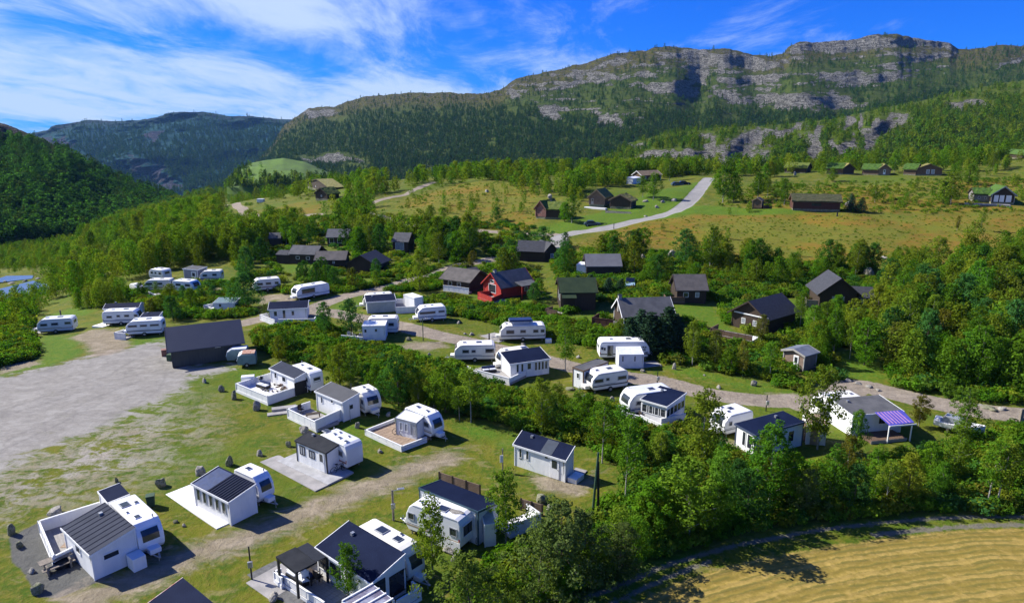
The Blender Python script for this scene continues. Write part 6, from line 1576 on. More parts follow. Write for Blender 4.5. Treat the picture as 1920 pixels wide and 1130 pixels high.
cabin(Fr(Z('l', 1800, 448), Z('l', 1868, 448), 0, 3.0), 'tiny brown hut at the roadside meadow', 2.2, 3.0, 'y', BROWNW, BROWNR, over=.2, trim=TANW, lm='the tiny brown hut', name='hut', cat='hut')
b = MBd().box(0, 1.8, 0, .9, 0, .9).build('woodpile', OXBL, None, bevel=.05); b.location = at(*Z('l', 1880, 448)); tag(b, 'low red brown woodpile beside the tiny brown hut', 'woodpile')
cabin(Fr(Z('m', 185, 618), Z('m', 535, 628), 0, 5.0), 'long oxblood cabin with overgrown turf roof on the heath', 2.5, 4.0, 'x', OXBL, mat('mossy_roof', (.09, .085, .045), (.05, .06, .02), .9, 2, .8, 6), trim=BROWNW, turf=True, over=.5, wins=[('F', .5, 1.1, 2.6, .9, OXBL, GLASS)], lm='the oxblood cabin')
rock(*Z('m', 610, 590), 3.6, 2.6, 'large grey boulder beside the oxblood cabin', k=1); LAND.append(('the large boulder', *Z('m', 610, 545)))
post(*Z('m', 518, 662), 1.2, 'dark stump post before the oxblood cabin', DARKM, False, .2)
post(*Z('v', 905, 415), 1.5, 'dark marker post on the verge of the hill road', DARKM, False, .1)
for (a, b_, ax, lab, w, rf, kw) in [((125, 340), (285, 338), 'x', 'grassy mound roofed cabin, leftmost of the upper row', BLACKW, TURF, {}), ((440, 345), (560, 350), 'x', 'turf cabin half hidden by a tree, second of the upper row', BROWNW, TURFB, {}), ((560, 350), (640, 350), 'y', 'dark gabled porch of the second upper turf cabin', BLACKW, TURFY, {}),
                                    ((705, 350), (825, 355), 'x', 'turf cabin with bright green roof in the middle of the upper row', BROWNW, TURFB, {}), ((825, 355), (915, 355), 'y', 'log gable wing of the middle upper turf cabin', LOGW, TURFY, {'doors': [('F', .5, .3, .8, 1.8)]}),
                                    ((1015, 352), (1105, 358), 'x', 'low turf wing left of the white windowed gable', BROWNW, TURFB, {}), ((1110, 358), (1300, 358), 'y', 'brown gabled turf cabin with white windows, right end of the upper row', BROWNW, TURFY, {'wins': [('F', .45, .5, 1.1, 1.6, WHITE, CURT), ('F', .65, .5, 1.1, 1.6, WHITE, CURT)]})]:
    cabin(Fr(Z('m', *a), Z('m', *b_), 0, 5.5), lab, 2.2, 3.9, ax, w, rf, turf=True, over=.5, trim=w, group='turf roofed cabins along the upper heath', lm='the ' + lab.split(',')[0] if 'wing' not in lab and 'porch' not in lab else None, **kw)
cabin(Fr(Z('m', 1670, 572), Z('m', 1840, 578), 0, 9.0), 'black cabin with white glazed gable and bright turf roof', 2.4, 4.6, 'y', BLACKW, TURFB, trim=METAL, turf=True, over=.5, wins=[('F', .2, .4, 1.1, 1.9, WHITE, SLAB), ('F', .45, .4, 1.1, 1.9, WHITE, SLAB), ('F', .75, .4, 1.3, 1.9, WHITE, SLAB)], lm='the white glazed gable')
cabin(Fr(Z('m', 1540, 555), Z('m', 1665, 562), 0, 5.0), 'grey boarded wing with turf roof left of the white glazed gable', 2.2, 3.6, 'x', mat('weathered_grey_boards', (.22, .21, .2), (.15, .145, .14), .8, 2), TURFB, trim=BLACKW, turf=True, over=.3, wins=[('F', .3, .8, .5, .8), ('F', .7, .8, .5, .8)])
slab(Fr(Z('m', 1480, 572), Z('m', 1820, 588), .2, 2.2), 'pale stone terrace before the white glazed gable', .4, PAVE)
cabin(Fr(Z('m', 1655, 225), Z('m', 1925, 230), 0, 6.0), 'long cabin with vivid green turf roof, highest on the right', 2.2, 3.8, 'x', BLACKW, TURFB, trim=BROWNW, turf=True, over=.6, lm='the highest turf roof')
cabin(Fr(Z('n', 610, 270), Z('n', 745, 268), 0, 6.5), 'black gabled cabin on the left hilltop, upper of two', 2.4, 4.8, 'y', BLACKW, TURFY, trim=BLACKW, turf=True, over=.5, wins=[('F', .4, 1.0, .8, .8, WHITE, CURT)], lm='the black hilltop cabin')
cabin(Fr(Z('n', 660, 330), Z('n', 735, 328), 0, 6.0), 'black gabled cabin with grassy roof on the left hilltop, lower of two', 2.2, 4.2, 'y', BLACKW, TURF, trim=BLACKW, turf=True, over=.5, wins=[('F', .5, 1.0, .7, .7, WHITE, CURT)])
b = MBd().box(0, 3.0, 0, 2, 0, 1.8).build('shed', WHITE, None, bevel=.05); b.location = at(*Z('n', 280, 345)); tag(b, 'tiny white shed above the left gravel path', 'shed')
e = empty_at('pickup_truck', at(*Z('j', 1395, 540)), RAD(80), 'pale blue truck parked between the conifers and bushes', 'truck')
MBd().box(0, 4.8, -.9, .9, .4, 1.0).build('body', mat('pale_blue_paint', (.3, .45, .55), None, .4, 1), e, bevel=.06); MBd().prism([(2.4, 1.0), (4.0, 1.0), (3.6, 1.75), (2.6, 1.8)], -.8, .8).build('cabin_glass', GLASS, e, bevel=.05)
for x in (.9, 3.9):
    for y in (-.85, .85): MBd().tube((x, y - .12, .38), (x, y + .12, .38), .38, 12).build('wheel', RUBBER, e)
# boulders on the heath
for z_, x, y, w, h_, lab in [('k', 1470, 360, 3.4, 2.4, 'big rounded pale boulder at the edge of the orange heath'), ('k', 1580, 250, 2.4, 1.0, 'flat pale boulder out on the orange heath'), ('k', 75, 235, 3.2, 2.4, 'tall pale boulder among bushes above the weathered brown roof'), ('j', 1505, 285, 2.6, 1.6, 'white boulder in the bushes left of the tall pale one'), ('j', 1620, 270, 1.6, .9, 'small white boulder between the two pale boulders'), ('l', 1215, 390, 3.4, 1.6, 'low grey boulder beside the bend of the hill road'), ('l', 285, 370, 3.0, 2.4, 'grey boulder behind the faded red turf cabin'), ('l', 1005, 505, 2.0, .6, 'pale flat stone on the verge below the hill road bend'),
                             ('m', 205, 355, 2.6, 2.2, 'dark boulder between the first two upper turf cabins'), ('n', 475, 215, 4.0, 2.0, 'pale boulder group on the left hilltop skyline'), ('n', 1760, 275, 3.0, 1.4, 'pale boulder at the far edge of the left heath'), ('k', 1725, 385, 1.8, 1.6, 'grey boulder right of the big rounded one'), ('j', 345, 95, 1.6, .9, 'white stone near the left heath path')]:
    rock(*Z(z_, x, y), w, h_, lab)
for i, (x, y, w, h_) in enumerate([(1000, 396, 3.2, 1.2), (1085, 440, 2.4, 1.4), (1060, 205, 3.0, 1.0), (1130, 400, 2.2, 1.1)]):
    rock(*Z('l', x if x > 900 else x, y), w, h_, ['long grey boulder below the ochre roof', 'grey rock right of the dark turf storehouse', 'grey slab rock at the top of the hill road', 'low rock by the green garden right of the storehouse'][i])
# ================================================================ VEGETATION
RN = np.random.default_rng(5)
def leaves(centres, radii, per, size, rng, outw=0.7, flat=1.0, origin=None):
    """leaf sized quads spread through clumps"""
    C_ = np.repeat(centres, per, 0); Rr = np.repeat(radii, per)
    d = rng.normal(size=C_.shape); d /= np.linalg.norm(d, axis=1)[:, None]
    P = C_ + d * (Rr * rng.uniform(.35, 1.0, len(C_)) ** .5)[:, None] * np.array([1, 1, flat])
    ax = (C_.mean(0) if origin is None else origin)
    o = P - ax; o /= np.linalg.norm(o, axis=1)[:, None] + 1e-6
    n = rng.normal(size=P.shape) * .62 + o * outw + d * .5 + np.array([0, 0, .35]); n /= np.linalg.norm(n, axis=1)[:, None]
    u = np.cross(n, rng.normal(size=P.shape)); u /= np.linalg.norm(u, axis=1)[:, None]; w = np.cross(n, u)
    s = size * rng.uniform(.6, 1.35, len(P))[:, None]
    V = np.stack([P - u * s, P - w * s * .62, P + u * s, P + w * s * .62], 1).reshape(-1, 3)
    return V, np.arange(len(V)).reshape(-1, 4)
def branches(segs, name, m):
    b = MBd()
    for a, c, r0, r1 in segs: b.tube(a, c, r0, 5, r1)
    return b.mesh(name, m)
def tree_geo(kind, seed, H=8.0):
    r = np.random.default_rng(seed); segs = []; cs = []; rs = []
    lean = r.normal(size=2) * .03 * H
    def tp(t): return np.array([lean[0] * t * t, lean[1] * t * t, H * t])
    N = 7
    r0 = {'birch': .11, 'thin': .085, 'alder': .15, 'willow': .12, 'spruce': .14}[kind]
    top = .97
    for i in range(N):
        a, b_ = i / N * top, (i + 1) / N * top
        segs.append((tp(a) if i else tp(0) - np.array([0, 0, .4]), tp(b_), r0 * (1 - a * .9), r0 * (1 - b_ * .9)))
    if kind == 'spruce':
        for i in range(16):
            t_ = .07 + .91 * i / 16; rad = H * .27 * (1 - t_) ** .8 + .12
            k = max(4, int(9 * (1 - t_) + 4))
            for j in range(k):
                a = j * 2 * math.pi / k + i * .7 + r.uniform(-.2, .2); q = tp(t_)
                e = q + np.array([math.cos(a) * rad, math.sin(a) * rad, -.13 * rad])
                if i % 3 == 0 and j % 2 == 0: segs.append((q, e, .03, .01))
                for f_ in (.3, .62, .9):
                    cs.append(q + (e - q) * f_ + r.normal(size=3) * .05); rs.append(.17 + .32 * (1 - t_) * (1 - f_ * .4) * H / 8)
        return segs, np.array(cs), np.array(rs), .6
    lo, wid, n = {'birch': (.22, .25, 74), 'thin': (.42, .20, 50), 'alder': (.10, .33, 100), 'willow': (.04, .40, 100)}[kind]
    phi = r.uniform(0, 6.28)
    for i in range(n):
        t_ = lo + (1.0 - lo) * (i + .5) / n
        s_ = (t_ - lo) / (1 - lo)
        prof = {'birch': math.sin(math.pi * min(1, s_ * .80 + .13)) ** .8, 'thin': math.sin(math.pi * min(1, s_ * .8 + .14)) ** .8, 'alder': math.sin(math.pi * (s_ * .72 + .23)) ** .7, 'willow': math.sin(math.pi * (s_ * .66 + .30)) ** .65}[kind]
        a = i * 2.399 + phi + r.uniform(-.5, .5); rad = H * wid * prof * r.uniform(.25, 1.05) * (1 + .28 * math.sin(a * 2 + seed) + .15 * math.sin(a * 3 + s_ * 6))
        q = tp(t_) + np.array([math.cos(a) * rad, math.sin(a) * rad, r.uniform(-.2, .2)])
        cs.append(q); rs.append(r.uniform(.045, .095) * H * (1.15 - .45 * s_))
        if i % 3 == 0: segs.append((tp(max(.05, t_ - .13)), q, r0 * .33 * (1.1 - t_), .012))
    return segs, np.array(cs), np.array(rs), .85
TREES = {}
SPEC = {'birch': ('birch', BARK, LEAF_B, 58, .115), 'lime_birch': ('birch', BARK, LEAF_L, 58, .115), 'thin_birch': ('thin', BARK, LEAF_B, 44, .11), 'alder': ('alder', BARKD, LEAF_D, 52, .13), 'green_alder': ('alder', BARKD, LEAF_S, 52, .13),
        'willow': ('willow', BARKD, LEAF_G, 56, .12), 'spruce': ('spruce', BARKD, LEAF_C, 12, .13), 'yellow_birch': ('birch', BARK, LEAF_Y, 52, .12)}
_g = {}
for nm, (kd, bark, lf, per, sz) in SPEC.items():
    for v in range(3):
        if (kd, v) not in _g:
            segs, cs, rs, fl = tree_geo(kd, 10 * v + len(kd)); V, Fq = leaves(cs, rs, per, sz, np.random.default_rng(v + 3), flat=fl, origin=np.array([0, 0, 4.2]))
            _g[(kd, v)] = (segs, V, Fq)
        segs, V, Fq = _g[(kd, v)]
        TREES[(nm, v)] = (branches(segs, 'trunk', bark), new_mesh('crown', V, Fq, lf))

FO = np.array([[o.x, o.y, ux.x, ux.y, L, W, mg] for o, ux, L, uy, W, mg in FOOT])
def clear(X, Y, extra=0.0):
    ok = np.ones(len(X), bool)
    for ox, oy, ux, uy, L, W, mg in FO:
        dx, dy = X - ox, Y - oy; a = dx * ux + dy * uy; b = -dx * uy + dy * ux; m_ = mg + extra
        ok &= ~((a > -m_) & (a < L + m_) & (b > -m_) & (b < W + m_))
    return ok
BOXES = []
for ox, oy, ux, uy, L_, W_, mg in FO:
    if W_ > 1.4 and oy > 50:
        cx = np.array([ox, ox + ux * L_, ox - uy * W_, ox + ux * L_ - uy * W_]); cy = np.array([oy, oy + uy * L_, oy + ux * W_, oy + uy * L_ + ux * W_])
        g_ = G(cx, cy); a_, b_ = project(cx, cy, g_ + .5); c_, d_ = project(cx, cy, g_ + 3.0)
        BOXES.append((a_.min(), a_.max(), d_.min(), b_.max(), cy.min()))
def in_view_of(X, Y, H, rng, keep=.12):
    """true where a plant of height H would stand in front of a building"""
    g_ = G(X, Y); px, p0 = project(X, Y, g_); _, p1 = project(X, Y, g_ + H); hw = .2 * (p0 - p1)
    bad = np.zeros(len(X), bool)
    for x0, x1, y0, y1, yb in BOXES:
        ov = (px + hw > x0) & (px - hw < x1) & (p1 < y1 - .12 * (y1 - y0)) & (p0 > y0) & (Y < yb + 1)
        bad |= ov
    return bad & (rng.uniform(0, 1, len(X)) > keep)
def sample(poly_px, n, rng, extra=0.0, roadok=.15, lawnok=2.0, mind=0.0, H=0.0):
    """n random ground points in a region outlined on the ground"""
    q = poly_px if isinstance(poly_px, np.ndarray) else gpoly(poly_px); lo, hi = q.min(0), q.max(0); out = []
    tries = 0; got = np.zeros((0, 2))
    while len(got) < n and tries < 25:
        P = rng.uniform(lo, hi, (max(200, n * 3), 2)); P = P[sdist(P, q) > 0]
        if len(P):
            X, Y = P[:, 0], P[:, 1]
            ok = clear(X, Y, extra)
            for arr, th in ((M_LOT, .1), (M_ROAD, roadok), (M_HILL, roadok), (M_HAY, .1), (M_TRACK, .3), (M_DIRT, .3), (M_PAD, .1), (M_LAWN, lawnok)): ok &= m_at(arr, X, Y) <= th
            P = P[ok]
            if H and len(P): P = P[~in_view_of(P[:, 0], P[:, 1], H, rng)]
            if mind and len(P):
                keep = []
                allp = got.tolist()
                for p in P.tolist():
                    if all((p[0] - a[0]) ** 2 + (p[1] - a[1]) ** 2 > mind * mind for a in allp): allp.append(p); keep.append(p)
                    if len(allp) >= n: break
                P = np.array(keep).reshape(-1, 2)
            got = np.vstack([got, P])
        tries += 1
    return got[:n]

TREE_N = [0]; USEDLAB = {}
LOOK = {'birch': 'green birch', 'lime_birch': 'bright green birch', 'thin_birch': 'slim pale trunked birch', 'alder': 'dark leafy tree', 'green_alder': 'bushy green tree', 'willow': 'grey green willow', 'spruce': 'dark spruce', 'yellow_birch': 'yellowing birch'}
def place_tree(x, y, H, kind, width=1.0, label=None):
    z = gz(x, y); v = RK.randrange(3); tm, cm = TREES[(kind, v)]
    nm = {'spruce': 'spruce_tree', 'willow': 'willow_tree', 'alder': 'alder_tree', 'green_alder': 'alder_tree'}.get(kind, 'birch_tree')
    r = bpy.data.objects.new(nm, None); COL.objects.link(r); r.location = (x, y, z); r.rotation_euler = (0, 0, RK.uniform(0, 6.28)); s = H / 8.0
    r.scale = (s * width, s * width, s); r.empty_display_size = .3
    link_obj('trunk', tm, r); link_obj('crown', cm, r)
    q = project(x, y, z + H * .5); px, py = float(q[0]), float(q[1])
    best = min(LAND, key=lambda l: (l[1] - px) ** 2 + 3 * (l[2] - py) ** 2)
    dx, dy = px - best[1], py - best[2]
    d = math.hypot(dx, dy)
    far = 'just ' if d < 45 else '' if d < 110 else 'well '
    if abs(dx) > 1.6 * abs(dy): rel = 'left of' if dx < 0 else 'right of'
    elif dy > 0: rel = 'in front of'
    else: rel = 'behind'
    if .6 < abs(dx) / max(abs(dy), 1) < 1.6: rel = ('below and ' if dy > 0 else 'above and ') + ('left of' if dx < 0 else 'right of')
    size = 'small ' if H < 5 else 'tall ' if H > 8 else ''
    lab = label or f'{size}{LOOK[kind]} {far}{rel} {" ".join(best[0].split()[:6])}'.replace('well behind', 'far behind')
    k = lab; n_ = USEDLAB.get(k, 0); USEDLAB[k] = n_ + 1
    tag(r, lab, 'tree', 'trees around ' + best[0]); TREE_N[0] += 1
    FOOT.append((Vector((x - .3, y - .3)), Vector((1, 0)), .6, Vector((0, 1)), .6, .2))
    return r
def T(px, py, top, kind, width=1.0, label=None):
    """tree whose foot and top the photograph shows"""
    p = at(px, py); a = slope_of_row(top); H = max(1.5, min(13, (CAM_H + p.y * a) - p.z))
    return place_tree(p.x, p.y, H, kind, width, label)
# the trees that can be told apart, foot and top read from the photograph
for row in [(812, 1082, 932, 'birch', .78, 'round crowned birch between the pergola room and the front centre caravan'), (654, 1128, 1020, 'birch', .85, 'small birch in front of the deep navy roof'),
            (949, 1020, 885, 'birch', .9, 'dark crowned birch right of the lean-to by the long navy roof'), (1052, 1112, 945, 'willow', 1.1), (1010, 1128, 985, 'willow', 1.0), (1100, 1090, 960, 'willow', 1.0), (885, 1200, 1035, 'willow', 1.0), (940, 1160, 1075, 'green_alder', 1.0), (1160, 1075, 980, 'willow', 1.1),
            (1172, 945, 790, 'thin_birch', .85), (1129, 868, 752, 'thin_birch', 1.1), (883, 792, 690, 'thin_birch', 1.2), (1015, 812, 712, 'birch', 1.0), (747, 757, 690, 'thin_birch', 1.0), (1060, 692, 592, 'birch', .75),
            (1312, 900, 735, 'birch', .95, 'tall birch in front of the glazed sun room'), (1290, 1018, 860, 'birch', 1.25, 'large birch with several pale trunks above the field track'), (1345, 985, 850, 'lime_birch', .9), (1440, 960, 800, 'lime_birch', 1.0), (1400, 975, 880, 'alder', 1.0), (1480, 955, 850, 'green_alder', .9),
            (1532, 842, 690, 'birch', .9, 'tall birch with grey trunk between the dark navy and the purple awning plots'), (1560, 945, 840, 'lime_birch', 1.), (1600, 862, 770, 'birch', .8), (1585, 900, 815, 'yellow_birch', .9), (1640, 935, 840, 'birch', 1.), (1700, 940, 850, 'green_alder', 1.), (1660, 950, 865, 'thin_birch', 1.1),
            (1762, 935, 868, 'lime_birch', .9), (1850, 950, 830, 'thin_birch', 1.2), (1868, 952, 830, 'thin_birch', 1.2), (1806, 832, 728, 'lime_birch', 1., 'bright birch with white trunk at the bend of the right road'), (1722, 800, 742, 'yellow_birch', 1.2), (1790, 900, 800, 'birch', 1.), (1900, 900, 800, 'green_alder', 1.1), (1740, 900, 830, 'green_alder', 1.), (1430, 905, 815, 'green_alder', .8),
            (1380, 935, 860, 'alder', 1.1), (1250, 975, 870, 'alder', 1.), (1220, 1010, 900, 'green_alder', 1.2), (1340, 1000, 905, 'green_alder', 1.), (1510, 965, 880, 'willow', 1.), (1600, 955, 870, 'alder', 1.),
            (609, 625, 566, 'alder', .9, 'small dark tree above the brown bank left of the small white room'), (660, 628, 560, 'alder', 1., 'dark tree hiding the left side of the small white room'), (787, 547, 468, 'green_alder', .8, 'round tree with bare trunk beside the upper road'),
            (1298, 684, 604, 'birch', .9), (1392, 704, 640, 'yellow_birch', .8), (1443, 712, 643, 'thin_birch', 1.2), (1425, 645, 590, 'yellow_birch', 1.), (1340, 690, 620, 'yellow_birch', .9), (1370, 700, 650, 'green_alder', 1.1),
            (1185, 660, 590, 'spruce', 1.5), (1215, 665, 580, 'spruce', 1.6), (1243, 662, 570, 'spruce', 1.7), (1270, 655, 582, 'spruce', 1.5), (1165, 640, 598, 'green_alder', 1.2), (1200, 640, 575, 'spruce', 1.6), (1258, 640, 578, 'spruce', 1.5),
            (1085, 553, 515, 'spruce', 1.8), (1110, 553, 512, 'spruce', 1.9), (1140, 553, 518, 'spruce', 1.8), (1160, 550, 520, 'spruce', 1.8), (1000, 565, 530, 'alder', 1.2), (1012, 560, 522, 'green_alder', 1.2),
            (1838, 433, 390, 'thin_birch', .9), (1794, 433, 405, 'yellow_birch', .7), (1782, 384, 322, 'birch', 1.2), (1768, 382, 340, 'green_alder', 1.1), (1072, 418, 368, 'birch', 1.2, 'birch hiding the right side of the faded red turf cabin'), (1058, 415, 380, 'green_alder', 1.), (1225, 375, 325, 'birch', 1.2), (1205, 370, 330, 'birch', 1.1), (1255, 340, 300, 'birch', 1.2), (1355, 380, 312, 'birch', 1.1), (1345, 362, 325, 'birch', 1.2), (1375, 378, 322, 'green_alder', 1.), (1420, 375, 325, 'birch', 1.2), (1470, 385, 335, 'birch', 1.2), (1455, 378, 345, 'birch', 1.),
            (1595, 395, 360, 'spruce', 1.4), (1613, 397, 368, 'spruce', 1.8, 'dark rounded juniper beside the large boulder'), (1592, 325, 300, 'birch', 1.), (1560, 340, 315, 'green_alder', 1.2), (1676, 325, 290, 'birch', 1.2), (1860, 320, 285, 'birch', 1.3), (1815, 345, 308, 'green_alder', 1.2),
            (1318, 500, 448, 'birch', 1.), (1330, 508, 425, 'birch', .9), (1285, 495, 430, 'alder', 1.1), (1355, 500, 455, 'green_alder', 1.), (1438, 500, 462, 'birch', 1.), (1405, 505, 450, 'birch', 1.), (1250, 500, 470, 'alder', 1.2), (1640, 380, 350, 'birch', 1.), (885, 505, 470, 'yellow_birch', 1.2, 'yellow bush-like birch beside the left branch of the upper road'), (1060, 462, 435, 'alder', 1.2), (1150, 480, 432, 'green_alder', 1.2), (1128, 478, 440, 'green_alder', 1.1), (1197, 470, 428, 'alder', .8),
            (1020, 468, 425, 'alder', 1.5), (985, 462, 432, 'alder', 1.4), (932, 413, 388, 'alder', 1.4), (805, 418, 385, 'birch', 1.2), (830, 425, 388, 'birch', 1.3), (462, 578, 512, 'alder', 1.3, 'broad dark tree right of the notched white wall'), (442, 560, 520, 'green_alder', 1.3), (360, 580, 540, 'green_alder', 1.2), (320, 563, 532, 'green_alder', 1.3), (400, 562, 534, 'alder', 1.2), (268, 560, 530, 'alder', 1.5), (308, 585, 552, 'green_alder', 1.6), (285, 592, 562, 'yellow_birch', 1.4), (325, 600, 555, 'alder', 1.3, 'dark bushy tree behind the ridge of the workshop'), (300, 590, 560, 'green_alder', 1.3), (345, 565, 535, 'alder', 1.), (295, 555, 528, 'birch', 1.), (376, 560, 535, 'alder', 1.), (500, 595, 570, 'willow', 1.)]:
    T(*row)
CL = [  # clusters: outline on the ground, count, heights, kinds
    ([(600, 712), (640, 700), (700, 730), (800, 750), (905, 785), (880, 795), (760, 765), (690, 745)], 15, 3.0, 6.0, ['alder', 'green_alder', 'birch', 'thin_birch', 'birch']),
    ([(480, 650), (560, 655), (620, 680), (600, 700), (500, 670)], 6, 2.6, 3.6, ['green_alder', 'birch']),
    ([(920, 760), (1060, 785), (1240, 830), (1270, 920), (1200, 880), (1100, 830), (980, 800)], 13, 2.6, 4.2, ['green_alder', 'lime_birch', 'birch', 'alder']),
    ([(1640, 560), (1760, 520), (1920, 540), (1960, 720), (1880, 740), (1720, 715), (1660, 680), (1620, 620)], 46, 6.0, 9.5, ['green_alder', 'birch', 'birch', 'alder', 'lime_birch', 'birch', 'yellow_birch']),
    ([(1480, 600), (1560, 600), (1620, 640), (1640, 700), (1560, 690), (1540, 660), (1480, 640)], 9, 4.5, 6.5, ['birch', 'green_alder', 'birch', 'thin_birch']),
    ([(1300, 470), (1480, 500), (1520, 540), (1400, 550), (1340, 515)], 14, 4.0, 7.0, ['green_alder', 'birch', 'alder']),
    ([(1540, 505), (1640, 505), (1700, 530), (1640, 560), (1600, 520)], 8, 4.5, 7, ['birch', 'alder', 'green_alder']),
    ([(1130, 470), (1250, 470), (1240, 560), (1180, 520), (1140, 490)], 9, 4.5, 6.5, ['alder', 'green_alder']),
    ([(1040, 480), (1075, 475), (1070, 520), (1020, 520), (930, 515), (940, 490)], 9, 4, 6, ['alder', 'green_alder']),
    ([(740, 470), (860, 460), (900, 450), (880, 490), (800, 500), (745, 500)], 16, 5, 8.5, ['alder', 'green_alder', 'birch']),
    ([(640, 455), (730, 450), (730, 480), (650, 478)], 10, 5, 7.5, ['alder', 'green_alder', 'birch']),
    ([(440, 470), (520, 450), (600, 455), (520, 470), (480, 530), (440, 520)], 13, 5, 8, ['alder', 'green_alder', 'birch']),
    ([(540, 515), (640, 520), (740, 515), (700, 540), (600, 545)], 11, 2.6, 4.5, ['green_alder', 'alder']),
    ([(1340, 325), (1480, 322), (1480, 372), (1350, 372)], 10, 5, 7, ['birch', 'green_alder'])]
for poly, n_, h0, h1, ks in CL:
    for x, y in sample(poly, n_, RN, .5, .1, 2, 1.3, H=(h0 + h1) / 2):
        place_tree(x, y, float(RN.uniform(h0, h1)), ks[int(RN.integers(len(ks)))], float(RN.uniform(.9, 1.15)))
# same-looking neighbours that ended with the same words: set them apart by their place
byl = {}
for o in bpy.data.objects:
    if o.get('category') == 'tree': byl.setdefault(o['label'], []).append(o)
ORD = ['first', 'second', 'third', 'fourth', 'fifth', 'sixth', 'seventh', 'eighth', 'ninth', 'tenth']
for lab, os_ in byl.items():
    if len(os_) > 1:
        os_.sort(key=lambda o: o.location.x / o.location.y)
        for i, o in enumerate(os_):
            o['label'] = ('leftmost ' if i == 0 else 'rightmost ' if i == len(os_) - 1 else ORD[min(i, 9)] + ' from left ') + lab if len(os_) > 2 else ('left ' if i == 0 else 'right ') + lab

# ---- plants nobody could count
PROTO = {}
def proto_collection(name, meshes):
    c = bpy.data.collections.new(name)
    for i, me in enumerate(meshes):
        o = bpy.data.objects.new(f'{name}_{"abcdefghijklmnop"[i]}', me); c.objects.link(o)
    return c
def far_tree(seed, m, H=8, n=34, per=13, size=.30, wid=.29, lo=.12):
    r = np.random.default_rng(seed); cs = []; rs = []
    for i in range(n):
        s_ = (i + .5) / n; a = i * 2.4 + r.uniform(0, 1); rad = H * wid * math.sin(math.pi * (s_ * .75 + .2)) ** .7 * r.uniform(.4, 1)
        cs.append([math.cos(a) * rad, math.sin(a) * rad, H * (lo + (1 - lo) * s_)]); rs.append(.1 * H * (1.1 - .4 * s_))
    V, Fq = leaves(np.array(cs), np.array(rs), per, size, r, origin=np.array([0, 0, H * .45]))
    return new_mesh('far_tree', V, Fq, m)
def far_conifer(seed, m, H=8, size=.5):
    r = np.random.default_rng(seed); cs = []; rs = []
    for i in range(24):
        s_ = i / 24; a = i * 2.4; rad = H * .2 * (1 - s_) * r.uniform(.5, 1)
        cs.append([math.cos(a) * rad, math.sin(a) * rad, H * (.08 + .92 * s_)]); rs.append(.07 * H * (1.25 - s_))
    V, Fq = leaves(np.array(cs), np.array(rs), 5, size, r, origin=np.array([0, 0, H * .3]))
    return new_mesh('far_conifer', V, Fq, m)
def shrub(seed, m, n=24, per=17, size=.1):
    r = np.random.default_rng(seed); a = r.uniform(0, 6.28, n); rad = np.sqrt(r.uniform(0, 1, n)) * .75
    cs = np.stack([np.cos(a) * rad, np.sin(a) * rad, .25 + .6 * (1 - rad ** 2) * r.uniform(.3, 1, n)], 1)
    V, Fq = leaves(cs, np.full(n, .26), per, size, r, origin=np.array([0, 0, .1]))
    return new_mesh('shrub', V, Fq, m)
WOOD = proto_collection('wood', [far_tree(1, LEAF_F), far_tree(2, LEAF_F), far_tree(3, LEAF_F, n=30, wid=.22), far_tree(4, LEAF_S), far_tree(5, LEAF_B), far_tree(6, LEAF_F, wid=.33)])
NEARW = proto_collection('near_wood', [far_tree(11, LEAF_F, n=60, per=26, size=.17, wid=.34), far_tree(12, LEAF_B, n=60, per=26, size=.17, wid=.31), far_tree(13, LEAF_F, n=60, per=26, size=.17), far_tree(14, LEAF_S, n=60, per=26, size=.17, wid=.22)])
CONI = proto_collection('conifer_wood', [far_conifer(1, LEAF_M), far_conifer(2, LEAF_M), far_conifer(3, LEAF_M), far_tree(7, LEAF_M, n=16, per=7, size=.6)])
MIXW = proto_collection('mixed_wood', [far_tree(21, LEAF_M, n=18, per=7, size=.55), far_tree(22, LEAF_F, n=18, per=7, size=.55), far_tree(23, LEAF_F, n=18, per=7, size=.55, wid=.34), far_conifer(9, LEAF_M)])
HILLW = proto_collection('hill_wood', [far_tree(31, LEAF_D, n=24, per=10, size=.42, wid=.36), far_tree(32, LEAF_D, n=24, per=10, size=.42), far_tree(33, LEAF_M, n=24, per=10, size=.42, wid=.34), far_tree(34, LEAF_M, n=24, per=10, size=.42, wid=.34)])
SHR = proto_collection('shrubs', [shrub(1, LEAF_S), shrub(2, LEAF_L), shrub(3, LEAF_S), shrub(4, LEAF_B), shrub(5, LEAF_Y), shrub(6, LEAF_D), shrub(7, LEAF_L)])
HEA = proto_collection('heather', [shrub(11, LEAF_B, 12, 10, .13), shrub(12, LEAF_F, 12, 10, .13), shrub(13, LEAF_Y, 12, 10, .13)])

